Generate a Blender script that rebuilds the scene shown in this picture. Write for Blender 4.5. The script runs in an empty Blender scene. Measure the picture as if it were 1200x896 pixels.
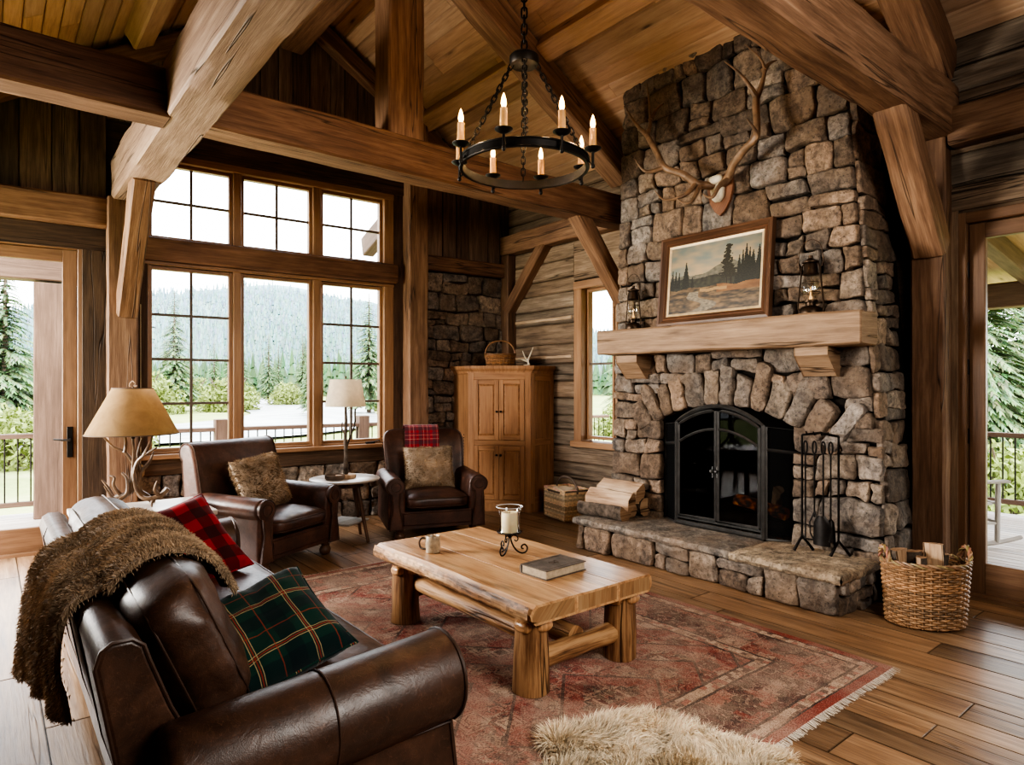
import bpy, bmesh, math, random
from math import sin, cos, pi, radians, sqrt, atan2, floor as ffloor
from mathutils import Vector as V, Matrix as M, noise as NZ, Euler
R = random.Random(7)
SC = bpy.context.scene
COL = SC.collection

# ------------------------------------------------------------------ node helpers
class NT:
    def __init__(s, name):
        s.m = bpy.data.materials.new(name); s.m.use_nodes = True
        s.t = s.m.node_tree; s.t.nodes.clear()
    def put(s, nd, k, v):
        sock = nd.inputs[k]
        if hasattr(v, 'is_output'): s.t.links.new(v, sock)
        elif isinstance(v, (tuple, list)) and len(v) == 3 and sock.type == 'RGBA': sock.default_value = (*v, 1)
        else: sock.default_value = v
    def n(s, t, ins=None, **pr):
        nd = s.t.nodes.new(t)
        for k, v in pr.items(): setattr(nd, k, v)
        for k, v in (ins or {}).items(): s.put(nd, k, v)
        return nd
    def uv(s): return s.n('ShaderNodeTexCoord').outputs['UV']
    def obj(s): return s.n('ShaderNodeTexCoord').outputs['Object']
    def map(s, vec, sc=(1, 1, 1), loc=(0, 0, 0), rot=(0, 0, 0)):
        return s.n('ShaderNodeMapping', {'Vector': vec, 'Scale': sc, 'Location': loc, 'Rotation': rot}).outputs[0]
    def noise(s, vec, scale=5, det=4, rough=.55, dist=0):
        return s.n('ShaderNodeTexNoise', {'Vector': vec, 'Scale': scale, 'Detail': det, 'Roughness': rough, 'Distortion': dist}).outputs[0]
    def voro(s, vec, scale=5, feature='F1', out='Distance', rnd=1):
        return s.n('ShaderNodeTexVoronoi', {'Vector': vec, 'Scale': scale, 'Randomness': rnd}, feature=feature).outputs[out]
    def ramp(s, fac, stops, interp='LINEAR'):
        nd = s.n('ShaderNodeValToRGB', {'Fac': fac}); cr = nd.color_ramp; cr.interpolation = interp
        while len(cr.elements) < len(stops): cr.elements.new(.5)
        for e, (p, c) in zip(cr.elements, stops):
            e.position = p; e.color = (*c, 1) if not isinstance(c, (int, float)) else (c, c, c, 1)
        return nd.outputs[0]
    def mix(s, fac, a, b, mode='MIX'):
        nd = s.n('ShaderNodeMix', data_type='RGBA', blend_type=mode, clamp_factor=True)
        s.put(nd, 0, fac); s.put(nd, 6, a); s.put(nd, 7, b)
        return nd.outputs[2]
    def ma(s, op, a, b=0.0, c=None, clamp=False):
        nd = s.n('ShaderNodeMath', operation=op, use_clamp=clamp)
        s.put(nd, 0, a); s.put(nd, 1, b)
        if c is not None: s.put(nd, 2, c)
        return nd.outputs[0]
    def sep(s, vec):
        return s.n('ShaderNodeSeparateXYZ', {'Vector': vec}).outputs
    def comb(s, x=0.0, y=0.0, z=0.0):
        return s.n('ShaderNodeCombineXYZ', {'X': x, 'Y': y, 'Z': z}).outputs[0]
    def col(s): return s.n('ShaderNodeAttribute', attribute_name='Col').outputs['Color']
    def bump(s, h, st=.3, d=.01, nrm=None):
        i = {'Height': h, 'Strength': st, 'Distance': d}
        if nrm is not None: i['Normal'] = nrm
        return s.n('ShaderNodeBump', i).outputs[0]
    def bsdf(s, color, rough=.6, nrm=None, metal=0.0, spec=.5, **kw):
        i = {'Base Color': color, 'Roughness': rough, 'Metallic': metal, 'Specular IOR Level': spec}
        if nrm is not None: i['Normal'] = nrm
        for k, v in kw.items(): i[k.replace('_', ' ')] = v
        b = s.n('ShaderNodeBsdfPrincipled', i)
        s.n('ShaderNodeOutputMaterial', {'Surface': b.outputs[0]})
        return s.m

def wood(name, dark, mid, light, rough=.6, fine=1.0, crack=.5, knot=.5, bump=.35, usecol=True, coat=0.0, spec=.35, pos=(.38, .53, .70)):
    k = NT(name); uv = k.uv()
    g1 = k.noise(k.map(uv, (.9, 13 * fine, 1)), 1.6, 6, .65, .35)
    g2 = k.noise(k.map(uv, (3, 70 * fine, 1)), 1.5, 3, .6, .3)
    big = k.noise(k.map(uv, (.9, 2.2, 1), (3, 1, 0)), 1.4, 4, .6, .2)
    f = k.ma('ADD', k.ma('MULTIPLY', g1, .55), k.ma('MULTIPLY', g2, .25))
    f = k.ma('ADD', f, k.ma('MULTIPLY', big, .30))
    c = k.ramp(f, [(pos[0], dark), (pos[1], mid), (pos[2], light)])
    h = k.ma('ADD', k.ma('MULTIPLY', g1, .6), k.ma('MULTIPLY', g2, .4))
    if knot:
        vo = k.voro(k.map(uv, (1.3, 5.5, 1), (.3, .7, 0)), 1.0, rnd=1)
        kn = k.ramp(vo, [(.03, 1.0), (.10, .25), (.2, 0.0)])
        c = k.mix(k.ma('MULTIPLY', kn, knot), c, tuple(x * .3 for x in dark))
    if crack:
        cn = k.noise(k.map(uv, (.32, 7, 1), (7, 3, 0)), 1.0, 3, .5, .15)
        cr = k.ramp(k.ma('ABSOLUTE', k.ma('SUBTRACT', cn, .60)), [(0.0, 1.0), (.004, .7), (.013, 0.0)])
        c = k.mix(k.ma('MULTIPLY', cr, crack), c, tuple(x * .22 for x in dark))
        h = k.ma('SUBTRACT', h, k.ma('MULTIPLY', cr, crack * 1.2))
    if usecol: c = k.mix(1.0, c, k.col(), 'MULTIPLY')
    c = k.n('ShaderNodeHueSaturation', {'Saturation': .91, 'Color': c}).outputs[0]
    rr = k.ma('ADD', rough - .08, k.ma('MULTIPLY', g1, .16))
    return k.bsdf(c, rr, k.bump(h, bump, .012), spec=spec, Coat_Weight=coat, Coat_Roughness=.25)

def plain(name, color, rough=.5, metal=0.0, var=.25, scale=12, bump=.1, spec=.5, usecol=False, **kw):
    k = NT(name); o = k.obj()
    n = k.noise(o, scale, 5, .6)
    c = k.mix(k.ramp(n, [(.3, 0.0), (.7, 1.0)]), tuple(x * (1 - var) for x in color), tuple(min(1, x * (1 + var)) for x in color))
    if usecol: c = k.mix(1.0, c, k.col(), 'MULTIPLY')
    n2 = k.noise(o, scale * 9, 3, .6)
    return k.bsdf(c, k.ma('ADD', rough - .05, k.ma('MULTIPLY', n, .1)), k.bump(n2, bump, .004), metal, spec, **kw)

def stone_mat(name, gain=1.0):
    k = NT(name); o = k.obj()
    n1 = k.noise(o, 9, 6, .65, .6); n2 = k.noise(o, 45, 5, .7); n3 = k.noise(o, 3.2, 3, .5)
    n4 = k.noise(o, 22, 5, .75, .4); c = k.mix(k.ramp(n1, [(.34, 0.0), (.64, 1.0)]), (.50, .47, .46), (1.32, 1.20, 1.08)); c = k.mix(1.0, c, k.ramp(n4, [(.33, .45), (.52, 1.0), (.7, 1.35)]), 'MULTIPLY')
    c = k.mix(1.0, c, k.col(), 'MULTIPLY')
    c = k.mix(k.ramp(n3, [(.45, 0.0), (.7, .55)]), c, tuple(gain * x for x in (.21, .140, .090)))
    c = k.mix(k.ramp(n2, [(.56, 0.0), (.66, .75)]), c, (.035, .03, .027))
    c = k.mix(k.ramp(n2, [(.25, .6), (.36, 0.0)]), c, tuple(gain * x for x in (.34, .31, .26)))
    h = k.ma('ADD', k.ma('MULTIPLY', n1, 1.0), k.ma('MULTIPLY', n2, .5))
    return k.bsdf(c, .85, k.bump(h, .75, .03), spec=.25)

def leather(name, a, b, worn):
    k = NT(name); o = k.obj()
    n1 = k.noise(o, 4.5, 5, .6, .8); n2 = k.noise(o, 16, 4, .65)
    c = k.ramp(n1, [(.3, a), (.55, b), (.78, worn)])
    c = k.mix(k.ramp(n2, [(.5, 0.0), (.75, .5)]), c, a)
    vo = k.voro(o, 260); wr = k.noise(k.map(o, (1, 1, 1)), 9, 5, .6, 2.2)
    scr = k.ramp(k.ma('ABSOLUTE', k.ma('SUBTRACT', k.noise(o, 14, 2, .5, 3.0), .5)), [(0.0, .35), (.012, 0.0)])
    c = k.mix(scr, c, tuple(min(1, 1.5 * x) for x in worn))
    nb = k.bump(vo, .12, .002); nb = k.bump(wr, .16, .014, nb)
    rr = k.ma('ADD', .27, k.ma('MULTIPLY', n2, .26))
    return k.bsdf(c, rr, nb, spec=.55)

# ------------------------------------------------------------------ mesh builder
class MB:
    def __init__(s): s.v = []; s.f = []; s.uv = []; s.c = []; s.sm = []; s.mi = []
    def add(s, vs):
        b = len(s.v); s.v += [V(p) for p in vs]; return b
    def face(s, idx, uv=None, col=(1, 1, 1), sm=False, mi=0):
        s.f.append(tuple(idx)); s.uv.append(uv or [(0, 0)] * len(idx)); s.c.append(col); s.sm.append(sm); s.mi.append(mi)
    def rings(s, rings, col=(1, 1, 1), sm=True, closed=True, cap0=True, cap1=True, uo=None, us=None, mi=0, capcol=None):
        """loft through rings of equal point counts; u runs along the loft, v round it (metres)"""
        n = len(rings[0]); bs = [s.add(r) for r in rings]
        u0, v0 = uo if uo else (R.random() * 40, R.random() * 40)
        mid = len(rings) // 2
        per = [0.0]; rg = rings[mid]
        for i in range(n): per.append(per[-1] + (V(rg[(i + 1) % n]) - V(rg[i])).length)
        lu = [0.0]
        for a, b in zip(rings, rings[1:]):
            lu.append(lu[-1] + (sum((V(p) for p in b), V()) / n - sum((V(p) for p in a), V()) / n).length)
        for k in range(len(rings) - 1):
            for i in range(n if closed else n - 1):
                j = (i + 1) % n
                s.face((bs[k] + i, bs[k] + j, bs[k + 1] + j, bs[k + 1] + i),
                       [(u0 + lu[k], v0 + per[i]), (u0 + lu[k], v0 + per[i + 1]), (u0 + lu[k + 1], v0 + per[i + 1]), (u0 + lu[k + 1], v0 + per[i])], col, sm, mi)
        for flag, b, rg, rev in ((cap0, bs[0], rings[0], True), (cap1, bs[-1], rings[-1], False)):
            if flag and closed:
                c0 = V(rg[0]); ax = (V(rg[n // 4]) - c0); ax = ax.normalized() if ax.length > 1e-9 else V((1, 0, 0))
                nr = V()
                for i in range(n): nr += (V(rg[i]) - c0).cross(V(rg[(i + 1) % n]) - c0)
                ay = nr.normalized().cross(ax) if nr.length > 1e-12 else V((0, 1, 0))
                bb = s.add(rg)
                idx = [bb + i for i in range(n)]; uvs = [(u0 + (V(p) - c0).dot(ax), v0 + (V(p) - c0).dot(ay)) for p in rg]
                if rev: idx.reverse(); uvs.reverse()
                s.face(idx, uvs, capcol or col, False, mi)
    def beam(s, p0, p1, w, h, up=(0, 0, 1), ch=.014, wob=0.0, seed=0, col=(1, 1, 1), seg=None, kp=2, taper=1.0, sm=None, capcol=None, mi=0):
        """a squared timber from p0 to p1 (w across, h along up), edges eased, optionally hand-hewn"""
        p0, p1 = V(p0), V(p1); d = (p1 - p0); L = d.length; d.normalize()
        up = V(up); x = d.cross(up).normalized(); z = x.cross(d).normalized()
        hw, hh = w / 2, h / 2; ch = min(ch, hw * .9, hh * .9)
        cs = []
        def side(a, b):
            for i in range(kp + 1):
                t = i / kp; cs.append((a[0] + (b[0] - a[0]) * t, a[1] + (b[1] - a[1]) * t))
        side((-hw + ch, -hh), (hw - ch, -hh)); side((hw, -hh + ch), (hw, hh - ch))
        side((hw - ch, hh), (-hw + ch, hh)); side((-hw, hh - ch), (-hw, -hh + ch))
        if seg is None: seg = max(1, int(L / .12)) if wob else 1
        e = min(ch * .7, L * .2)
        ts = [0, e / L] + [i / seg for i in range(1, seg)] + [1 - e / L, 1]
        rg = []
        off = V((seed * 3.7 + .3, seed * 1.3, seed * 2.1))
        for q, t in enumerate(ts):
            k = 1 - (ch * .7 / max(hw, hh)) if q in (0, len(ts) - 1) else 1
            k *= 1 + (taper - 1) * t
            r = []
            for (a, b) in cs:
                P = p0 + d * (L * t) + x * (a * k) + z * (b * k)
                if wob:
                    n = NZ.noise(P * 2.3 + off) * wob + NZ.noise(P * 7.1 + off) * wob * .55
                    dr = (x * a + z * b).normalized(); P = P + dr * n
                r.append(P)
            rg.append(r)
        s.rings(rg, col, bool(wob) if sm is None else sm, capcol=capcol, mi=mi)
    def box(s, c, size, rz=0.0, ch=.006, col=(1, 1, 1), rot=None, mi=0):
        """eased box, grain along its longest side"""
        c = V(c); Rm = rot if rot is not None else M.Rotation(rz, 3, 'Z')
        ax = max(range(3), key=lambda i: size[i])
        d = V((0, 0, 0)); d[ax] = size[ax] / 2
        o = [i for i in range(3) if i != ax]; upv = V((0, 0, 0)); upv[o[1]] = 1
        # beam's w runs along d x up
        s.beam(c - Rm @ d, c + Rm @ d, size[o[0]], size[o[1]], Rm @ upv, ch=ch, col=col, kp=1, seg=1, mi=mi)
    def tube(s, pts, rad, n=8, col=(1, 1, 1), cap=True, closed=False, sm=True, mi=0, wob=0.0):
        pts = [V(p) for p in pts]; m = len(pts)
        if not isinstance(rad, (list, tuple)): rad = [rad] * m
        prev = None; rg = []
        for i, p in enumerate(pts):
            if closed: t = pts[(i + 1) % m] - pts[i - 1]
            else: t = pts[min(i + 1, m - 1)] - pts[max(i - 1, 0)]
            if t.length < 1e-9: t = V((0, 0, 1))
            t.normalize()
            if prev is None:
                a = V((0, 0, 1)) if abs(t.z) < .9 else V((1, 0, 0)); prev = t.cross(a).normalized()
            x = (prev - t * prev.dot(t)); x = x.normalized() if x.length > 1e-6 else t.orthogonal().normalized()
            prev = x; y = t.cross(x)
            r = []
            for k in range(n):
                a = 2 * pi * k / n; q = rad[i]
                if wob: q *= 1 + wob * NZ.noise(p * 9 + V((cos(a), sin(a), 0)) * 1.5)
                r.append(p + x * (cos(a) * q) + y * (sin(a) * q))
            rg.append(r)
        if closed: rg.append(rg[0])
        s.rings(rg, col, sm, cap0=cap and not closed, cap1=cap and not closed, mi=mi)
    def lathe(s, prof, c=(0, 0, 0), n=24, col=(1, 1, 1), sm=True, mt=None, cap=True, mi=0):
        c = V(c); rg = []
        for r, z in prof:
            ring = [V((cos(2 * pi * k / n) * r, sin(2 * pi * k / n) * r, z)) for k in range(n)]
            rg.append([c + (mt @ p if mt is not None else p) for p in ring])
        s.rings(rg, col, sm, cap0=cap, cap1=cap, mi=mi)
    def prism(s, prof, fn, d, rnd=0.0, col=(1, 1, 1), sm=True, nr=3, mi=0):
        """2D outline (counter-clockwise) swept by depth d; fn(a, b, t) gives the 3D point; ends rounded by rnd"""
        n = len(prof); nor = []
        for i in range(n):
            a = V(prof[i - 1]); b = V(prof[i]); c = V(prof[(i + 1) % n])
            e = (b - a).normalized() + (c - b).normalized(); e = e.normalized() if e.length > 1e-6 else (b - a).normalized()
            nor.append(V((e.y, -e.x)))
        st = []
        if rnd:
            for k in range(nr + 1):
                a = pi / 2 * k / nr; st.append((rnd * (1 - sin(a)), rnd * (1 - cos(a))))
        else: st = [(0, 0)]
        seq = [(i, t) for i, t in st] + [(i, d - t) for i, t in reversed(st)]
        s.rings([[fn(p[0] - q.x * i, p[1] - q.y * i, t) for p, q in zip(prof, nor)] for i, t in seq], col, sm, mi=mi)
    def sell(s, c, half, a=6, b=3, rot=None, n=12, col=(1, 1, 1), bulge=0.0, wr=0.0, seed=0, fn=None, mi=0):
        """soft cushion: a super-ellipsoid box, a = squareness of its outline, b = of its section"""
        c = V(c); half = V(half); idx = {}
        def pt(x, y, z):
            k = (round(x, 5), round(y, 5), round(z, 5))
            if k in idx: return idx[k]
            m = ((abs(x) ** a + abs(y) ** a) ** (b / a) + abs(z) ** b) ** (1 / b)
            p = V((x, y, z)) / m
            q = V((p.x * half.x, p.y * half.y, p.z * half.z * (1 + bulge * (1 - p.x ** 2) * (1 - p.y ** 2))))
            if wr:
                w = NZ.noise(V((p.x * 2.2, p.y * 2.2, p.z * 1.2 + seed * 5.1))) * wr + NZ.noise(V((p.x * 5, p.y * 5, p.z * 2 + seed * 3.3))) * wr * .5
                q = q * (1 + 0 * w) + V((p.x * half.x * .3, p.y * half.y * .3, p.z)).normalized() * w
            if fn: q = fn(q)
            if rot is not None: q = rot @ q
            idx[k] = s.add([c + q])
            return idx[k]
        g = [-1 + 2 * i / n for i in range(n + 1)]
        g = [math.copysign(abs(t) ** .8, t) for t in g]
        for ax in range(3):
            for sg in (-1, 1):
                for i in range(n):
                    for j in range(n):
                        q = []
                        for (u, w) in ((g[i], g[j]), (g[i + 1], g[j]), (g[i + 1], g[j + 1]), (g[i], g[j + 1])):
                            p = [0, 0, 0]; p[ax] = sg; p[(ax + 1) % 3] = u; p[(ax + 2) % 3] = w
                            q.append((pt(*p), (u * half[(ax + 1) % 3], w * half[(ax + 2) % 3])))
                        if sg < 0: q.reverse()
                        s.face([x[0] for x in q], [x[1] for x in q], col, True, mi)
    def grid(s, fn, nu, nv, col=None, sm=True, uvfn=None, mi=0):
        b = s.add([fn(i / nu, j / nv) for i in range(nu + 1) for j in range(nv + 1)])
        uvfn = uvfn or (lambda u, v: (u, v))
        for i in range(nu):
            for j in range(nv):
                a = b + i * (nv + 1) + j
                s.face((a, a + nv + 1, a + nv + 2, a + 1), [uvfn(i / nu, j / nv), uvfn((i + 1) / nu, j / nv), uvfn((i + 1) / nu, (j + 1) / nv), uvfn(i / nu, (j + 1) / nv)],
                       col((i + .5) / nu, (j + .5) / nv) if callable(col) else (col or (1, 1, 1)), sm, mi)
    def build(s, name, mat, parent=None, world=True, weld=0.0, sharp=42):
        me = bpy.data.meshes.new(name)
        vs = s.v
        if parent is not None and world:
            inv = WM[parent.name].inverted(); vs = [inv @ p for p in vs]
        use = sorted({i for f in s.f for i in f}); rm = {j: i for i, j in enumerate(use)}
        me.from_pydata([tuple(vs[j]) for j in use], [], [tuple(rm[i] for i in f) for f in s.f])
        uvl = me.uv_layers.new(name='UVMap')
        uvl.data.foreach_set('uv', [x for f in s.uv for p in f for x in p])
        ca = me.color_attributes.new('Col', 'FLOAT_COLOR', 'CORNER')
        ca.data.foreach_set('color', [x for f, c in zip(s.f, s.c) for _ in f for x in (c[0], c[1], c[2], 1.0)])
        me.polygons.foreach_set('use_smooth', s.sm)
        me.polygons.foreach_set('material_index', s.mi)
        for mm in (mat if isinstance(mat, (list, tuple)) else [mat]): me.materials.append(mm)
        me.validate()
        if weld:
            bm = bmesh.new(); bm.from_mesh(me); bmesh.ops.remove_doubles(bm, verts=bm.verts, dist=weld); bm.to_mesh(me); bm.free()
        me.update()
        if any(s.sm): me.set_sharp_from_angle(angle=radians(sharp))
        o = bpy.data.objects.new(name, me); COL.objects.link(o)
        if parent is not None: o.parent = parent; WM[o.name] = WM[parent.name]
        else: WM[o.name] = M.Identity(4)
        return o

WM = {}
def thing(name, label, cat, loc=(0, 0, 0), rz=0.0, group=None, kind=None):
    o = bpy.data.objects.new(name, None); COL.objects.link(o)
    o.location = loc; o.rotation_euler = (0, 0, rz); o.empty_display_size = .1
    WM[o.name] = M.Translation(V(loc)) @ M.Rotation(rz, 4, 'Z')
    return tag(o, label, cat, group, kind)
def tag(o, label=None, cat=None, group=None, kind=None):
    if label: o['label'] = label
    if cat: o['category'] = cat
    if group: o['group'] = group
    if kind: o['kind'] = kind
    return o
def base_at(o, p):
    """move a finished single-mesh thing's origin to p without moving its shape"""
    p = V(p); o.data.transform(M.Translation(-p)); o.location = p; WM[o.name] = M.Translation(p); return o
def dup(root, loc, rz=None, label=None, group=None):
    r = root.copy(); COL.objects.link(r); r.location = loc
    if rz is not None: r.rotation_euler = (0, 0, rz)
    if label: r['label'] = label
    if group: r['group'] = group
    for ch in list(root.children):
        c = ch.copy(); COL.objects.link(c); c.parent = r
        for g in list(ch.children):
            e = g.copy(); COL.objects.link(e); e.parent = c
    return r
def fur(mb, tris, n, length, width, colfn, lean=(0, 0, -.3), curl=.4, seed=1):
    """many fine tapering strands rooted on the triangles (a, b, c, normal)"""
    rr = random.Random(seed)
    ar = [((b - a).cross(c - a)).length for a, b, c, _ in tris]; cum = []; t = 0
    for x in ar: t += x; cum.append(t)
    import bisect
    for _ in range(n):
        a, b, c, nr = tris[min(len(tris) - 1, bisect.bisect(cum, rr.random() * t))]
        r1 = sqrt(rr.random()); r2 = rr.random()
        p = a * (1 - r1) + b * (r1 * (1 - r2)) + c * (r1 * r2)
        cl = V((NZ.noise(p * 9), NZ.noise(p * 9 + V((31, 7, 3))), NZ.noise(p * 9 + V((5, 61, 9)))))
        d = (nr + V(lean) + cl * 1.5 * curl + V((rr.uniform(-1, 1), rr.uniform(-1, 1), rr.uniform(-1, 1))) * curl * .6).normalized()
        L = length * rr.uniform(.6, 1.2)
        sd = d.cross(V((rr.uniform(-1, 1), rr.uniform(-1, 1), rr.uniform(-1, 1)))); sd = sd.normalized() * width * rr.uniform(.6, 1.3) if sd.length > 1e-4 else V((width, 0, 0))
        d2 = (d + V(lean) * 1.2 + cl * curl).normalized()
        m = p + d * (L * .5); e = m + d2 * (L * .5)
        cc = colfn(p, rr)
        i = mb.add([p - sd, p + sd, m + sd * .75, m - sd * .75, e])
        mb.face((i, i + 1, i + 2, i + 3), None, tuple(x * .75 for x in cc), True); mb.face((i + 3, i + 2, i + 4), None, cc, True)
def tris_of(mb, keep=None):
    out = []
    for f in mb.f:
        p = [mb.v[i] for i in f]
        nr = (p[1] - p[0]).cross(p[2] - p[0])
        if nr.length < 1e-12: nr = (p[2] - p[0]).cross(p[-1] - p[0])
        if nr.length < 1e-12: continue
        nr = nr.normalized()
        if keep and not keep(sum(p, V()) / len(p), nr): continue
        for k in range(1, len(p) - 1): out.append((p[0], p[k], p[k + 1], nr))
    return out
def arc(c, r, a0, a1, n):
    return [(c[0] + r * cos(a0 + (a1 - a0) * i / n), c[1] + r * sin(a0 + (a1 - a0) * i / n)) for i in range(n + 1)]
def smooth_path(pts, n=6):
    pts = [V(p) for p in pts]; out = []
    for i in range(len(pts) - 1):
        p0, p1, p2, p3 = pts[max(i - 1, 0)], pts[i], pts[i + 1], pts[min(i + 2, len(pts) - 1)]
        for k in range(n):
            t = k / n
            out.append(.5 * ((2 * p1) + (p2 - p0) * t + (2 * p0 - 5 * p1 + 4 * p2 - p3) * t * t + (3 * p1 - p0 - 3 * p2 + p3) * t ** 3))
    out.append(pts[-1]); return out
def lerp(a, b, t): return a + (b - a) * t

# window-wall frame: s along the wall, o towards the room, z up
WA = radians(-4.0); WE = V((cos(WA), sin(WA), 0)); WN = V((sin(WA), -cos(WA), 0)); W0 = V((.2, 7.21, 0))
def W(s, o, z): return W0 + WE * s + WN * o + V((0, 0, z))
SKY, SUN, CANDLE_W, EXPO, LOOK = 4.8, 3.2, 11, 0.68, 'AgX - High Contrast'
FILLS = [((-2.8, 7.2, 2.1), 640, (radians(82), 0, radians(-122)), 2.4, 2.0), ((2.0, -.9, 2.7), 80, (radians(68), 0, radians(4)), 1.8, 1.4)]  # added fill lights: one outside the side opening, one behind the camera
# ------------------------------------------------------------------ materials
m_beam = wood('hewn_timber', (.100, .048, .024), (.225, .115, .058), (.40, .23, .125), .62, 1, .8, .5, .5)
m_beam_lt = wood('pale_hewn_timber', (.14, .080, .048), (.275, .170, .108), (.42, .285, .19), .66, 1, .9, .45, .55)
m_barn = wood('barn_board', (.050, .031, .020), (.135, .082, .050), (.26, .165, .10), .72, .9, .7, .6, .5)
m_log = wood('weathered_log', (.085, .057, .036), (.205, .140, .088), (.39, .285, .19), .75, .9, .9, .5, .6)
m_ceil = wood('pine_ceiling', (.30, .165, .088), (.48, .285, .158), (.60, .385, .225), .6, .8, .15, .9, .15)
m_floor = wood('oak_floor', (.085, .042, .019), (.27, .148, .070), (.47, .285, .145), .34, 1, .55, .55, .22, coat=.12, spec=.5)
m_trim = wood('fir_trim', (.20, .095, .038), (.31, .155, .066), (.41, .22, .10), .42, 1.2, .05, .1, .12)
m_trim_shaded = wood('shaded_fir_trim', (.085, .040, .018), (.15, .074, .034), (.22, .115, .055), .42, 1.2, .05, .1, .12)  # darker copy of the fir trim, standing for shade at the chimney-side door
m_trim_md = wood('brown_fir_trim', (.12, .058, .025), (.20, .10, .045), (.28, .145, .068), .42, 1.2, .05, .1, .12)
m_pine = wood('table_pine', (.17, .070, .024), (.48, .24, .090), (.66, .40, .18), .34, .8, .35, .8, .18, pos=(.40, .52, .66), coat=.15, spec=.5)
m_peel = wood('peeled_log', (.065, .027, .012), (.29, .140, .056), (.55, .32, .14), .5, .8, .9, .9, .6, pos=(.43, .52, .61))
m_oak = wood('armoire_oak', (.15, .062, .023), (.28, .128, .048), (.39, .195, .080), .38, 1.3, .1, .15, .14, coat=.1)
m_mantel = wood('mantel_timber', (.12, .066, .033), (.245, .145, .078), (.38, .245, .14), .66, 1, .85, .6, .5)
m_redcedar = wood('porch_cedar', (.085, .048, .032), (.135, .078, .050), (.20, .12, .08), .7, 1, .3, .3, .2)
m_deck = wood('deck_board', (.27, .21, .17), (.42, .35, .30), (.55, .48, .42), .6, 1, .2, .2, .2)
m_greywood = wood('grey_weathered_wood', (.18, .155, .13), (.31, .275, .235), (.43, .39, .34), .7, 1, .3, .2, .2)
m_stone = stone_mat('field_stone')
m_slabm = stone_mat('hearth_stone', 1.3)
m_mortar = plain('dark_mortar', (.018, .0145, .012), .95, 0, .3, 20, .3, .1)
m_iron = plain('black_iron', (.022, .019, .017), .45, .75, .35, 14, .12)
m_irongrey = plain('dark_grey_iron', (.105, .102, .098), .42, .7, .25, 14, .08)
m_bronze = plain('aged_bronze', (.055, .034, .021), .42, .8, .3, 18, .1)
m_soot = plain('sooty_firebrick', (.014, .012, .011), .95, 0, .5, 9, .2, .1)
m_leather = leather('brown_leather', (.028, .014, .009), (.075, .036, .022), (.145, .072, .044))
m_leather2 = leather('club_leather', (.032, .0155, .0115), (.085, .038, .025), (.16, .076, .05))
m_pipe = plain('leather_piping', (.06, .031, .020), .45, 0, .2, 20, .05)
m_tape = plain('leather_trim', (.05, .03, .018), .6, 0, .2, 20, .05)
m_antler = plain('antler', (.34, .22, .13), .45, 0, .5, 16, .25)
m_antler_tip = plain('antler_dark', (.20, .122, .072), .45, 0, .45, 11, .25)
m_bone = plain('bone', (.62, .55, .42), .6, 0, .25, 14, .2)
m_antler_dk = plain('lamp_antler', (.135, .080, .044), .45, 0, .5, 14, .25)
m_dark = wood('dark_stained_wood', (.045, .020, .010), (.10, .047, .024), (.17, .085, .045), .4, 1, 0, 0, .1, usecol=False)
m_plaque = wood('plaque_wood', (.10, .035, .015), (.18, .07, .03), (.26, .11, .05), .4, 1, 0, 0, .1, usecol=False)
m_wax = plain('ivory_wax', (.80, .70, .48), .5, 0, .06, 8, .03, Subsurface_Weight=.3, Subsurface_Radius=(.02, .012, .006), Subsurface_Scale=.5)
m_sleeve = plain('honey_candle_sleeve', (.62, .33, .12), .5, 0, .15, 20, .1)
m_ceramic = plain('speckled_stoneware', (.33, .25, .165), .35, 0, .4, 30, .08)
m_mugrim = plain('dark_glaze', (.06, .035, .022), .3, 0, .3, 22, .05)
m_paper = plain('aged_paper', (.42, .34, .24), .85, 0, .2, 40, .2)
m_bookcover = plain('worn_book_cloth', (.105, .082, .064), .65, 0, .45, 15, .2)
m_wicker = plain('honey_wicker', (.36, .21, .11), .5, 0, .35, 30, .2, usecol=True)
m_seagrass = plain('pale_seagrass', (.74, .58, .38), .75, 0, .25, 40, .3, usecol=True)
m_bark = plain('bark', (.11, .085, .066), .9, 0, .75, 16, .9, .2)
m_split = wood('split_firewood', (.20, .105, .055), (.45, .285, .165), (.64, .46, .30), .75, 1.2, .9, .6, .6, pos=(.42, .53, .64))
m_linen = plain('linen_shade', (.60, .50, .37), .8, 0, .08, 60, .1)
m_white = plain('pale_stone_top', (.48, .42, .36), .3, 0, .12, 6, .05)
m_plate = plain('beige_plate', (.55, .40, .24), .4, 0, .05, 8, .02)
m_darkbrass = m_bronze
m_fur_t = plain('taupe_fur', (.47, .365, .275), .9, 0, .25, 8, .1, .15, usecol=True)
m_fur_p = plain('brown_fur', (.45, .355, .265), .9, 0, .25, 8, .1, .15, usecol=True)
m_fur_s = plain('cream_fleece', (.84, .76, .64), .9, 0, .12, 6, .1, .15, usecol=True)
m_char = plain('charred_log', (.028, .022, .018), .9, 0, .5, 12, .4, .2)
m_foil = plain('conifer_needles', (.135, .195, .095), .8, 0, .25, .6, .1, .2, usecol=True)
m_leaf = plain('shrub_leaves', (.26, .31, .115), .8, 0, .25, 1.5, .1, .2, usecol=True)
m_bark2 = plain('tree_bark', (.16, .12, .095), .9, 0, .4, 6, .3, .2)
m_far = plain('far_forest', (1, 1, 1), .95, 0, .10, .05, 0, .0, usecol=True)
m_rock = plain('river_gravel', (.55, .52, .48), .9, 0, .3, .35, .1, .2)
def emis(name, color, st):
    k = NT(name); e = k.n('ShaderNodeEmission', {'Color': (*color, 1), 'Strength': st})
    k.n('ShaderNodeOutputMaterial', {'Surface': e.outputs[0]}); return k.m
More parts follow.
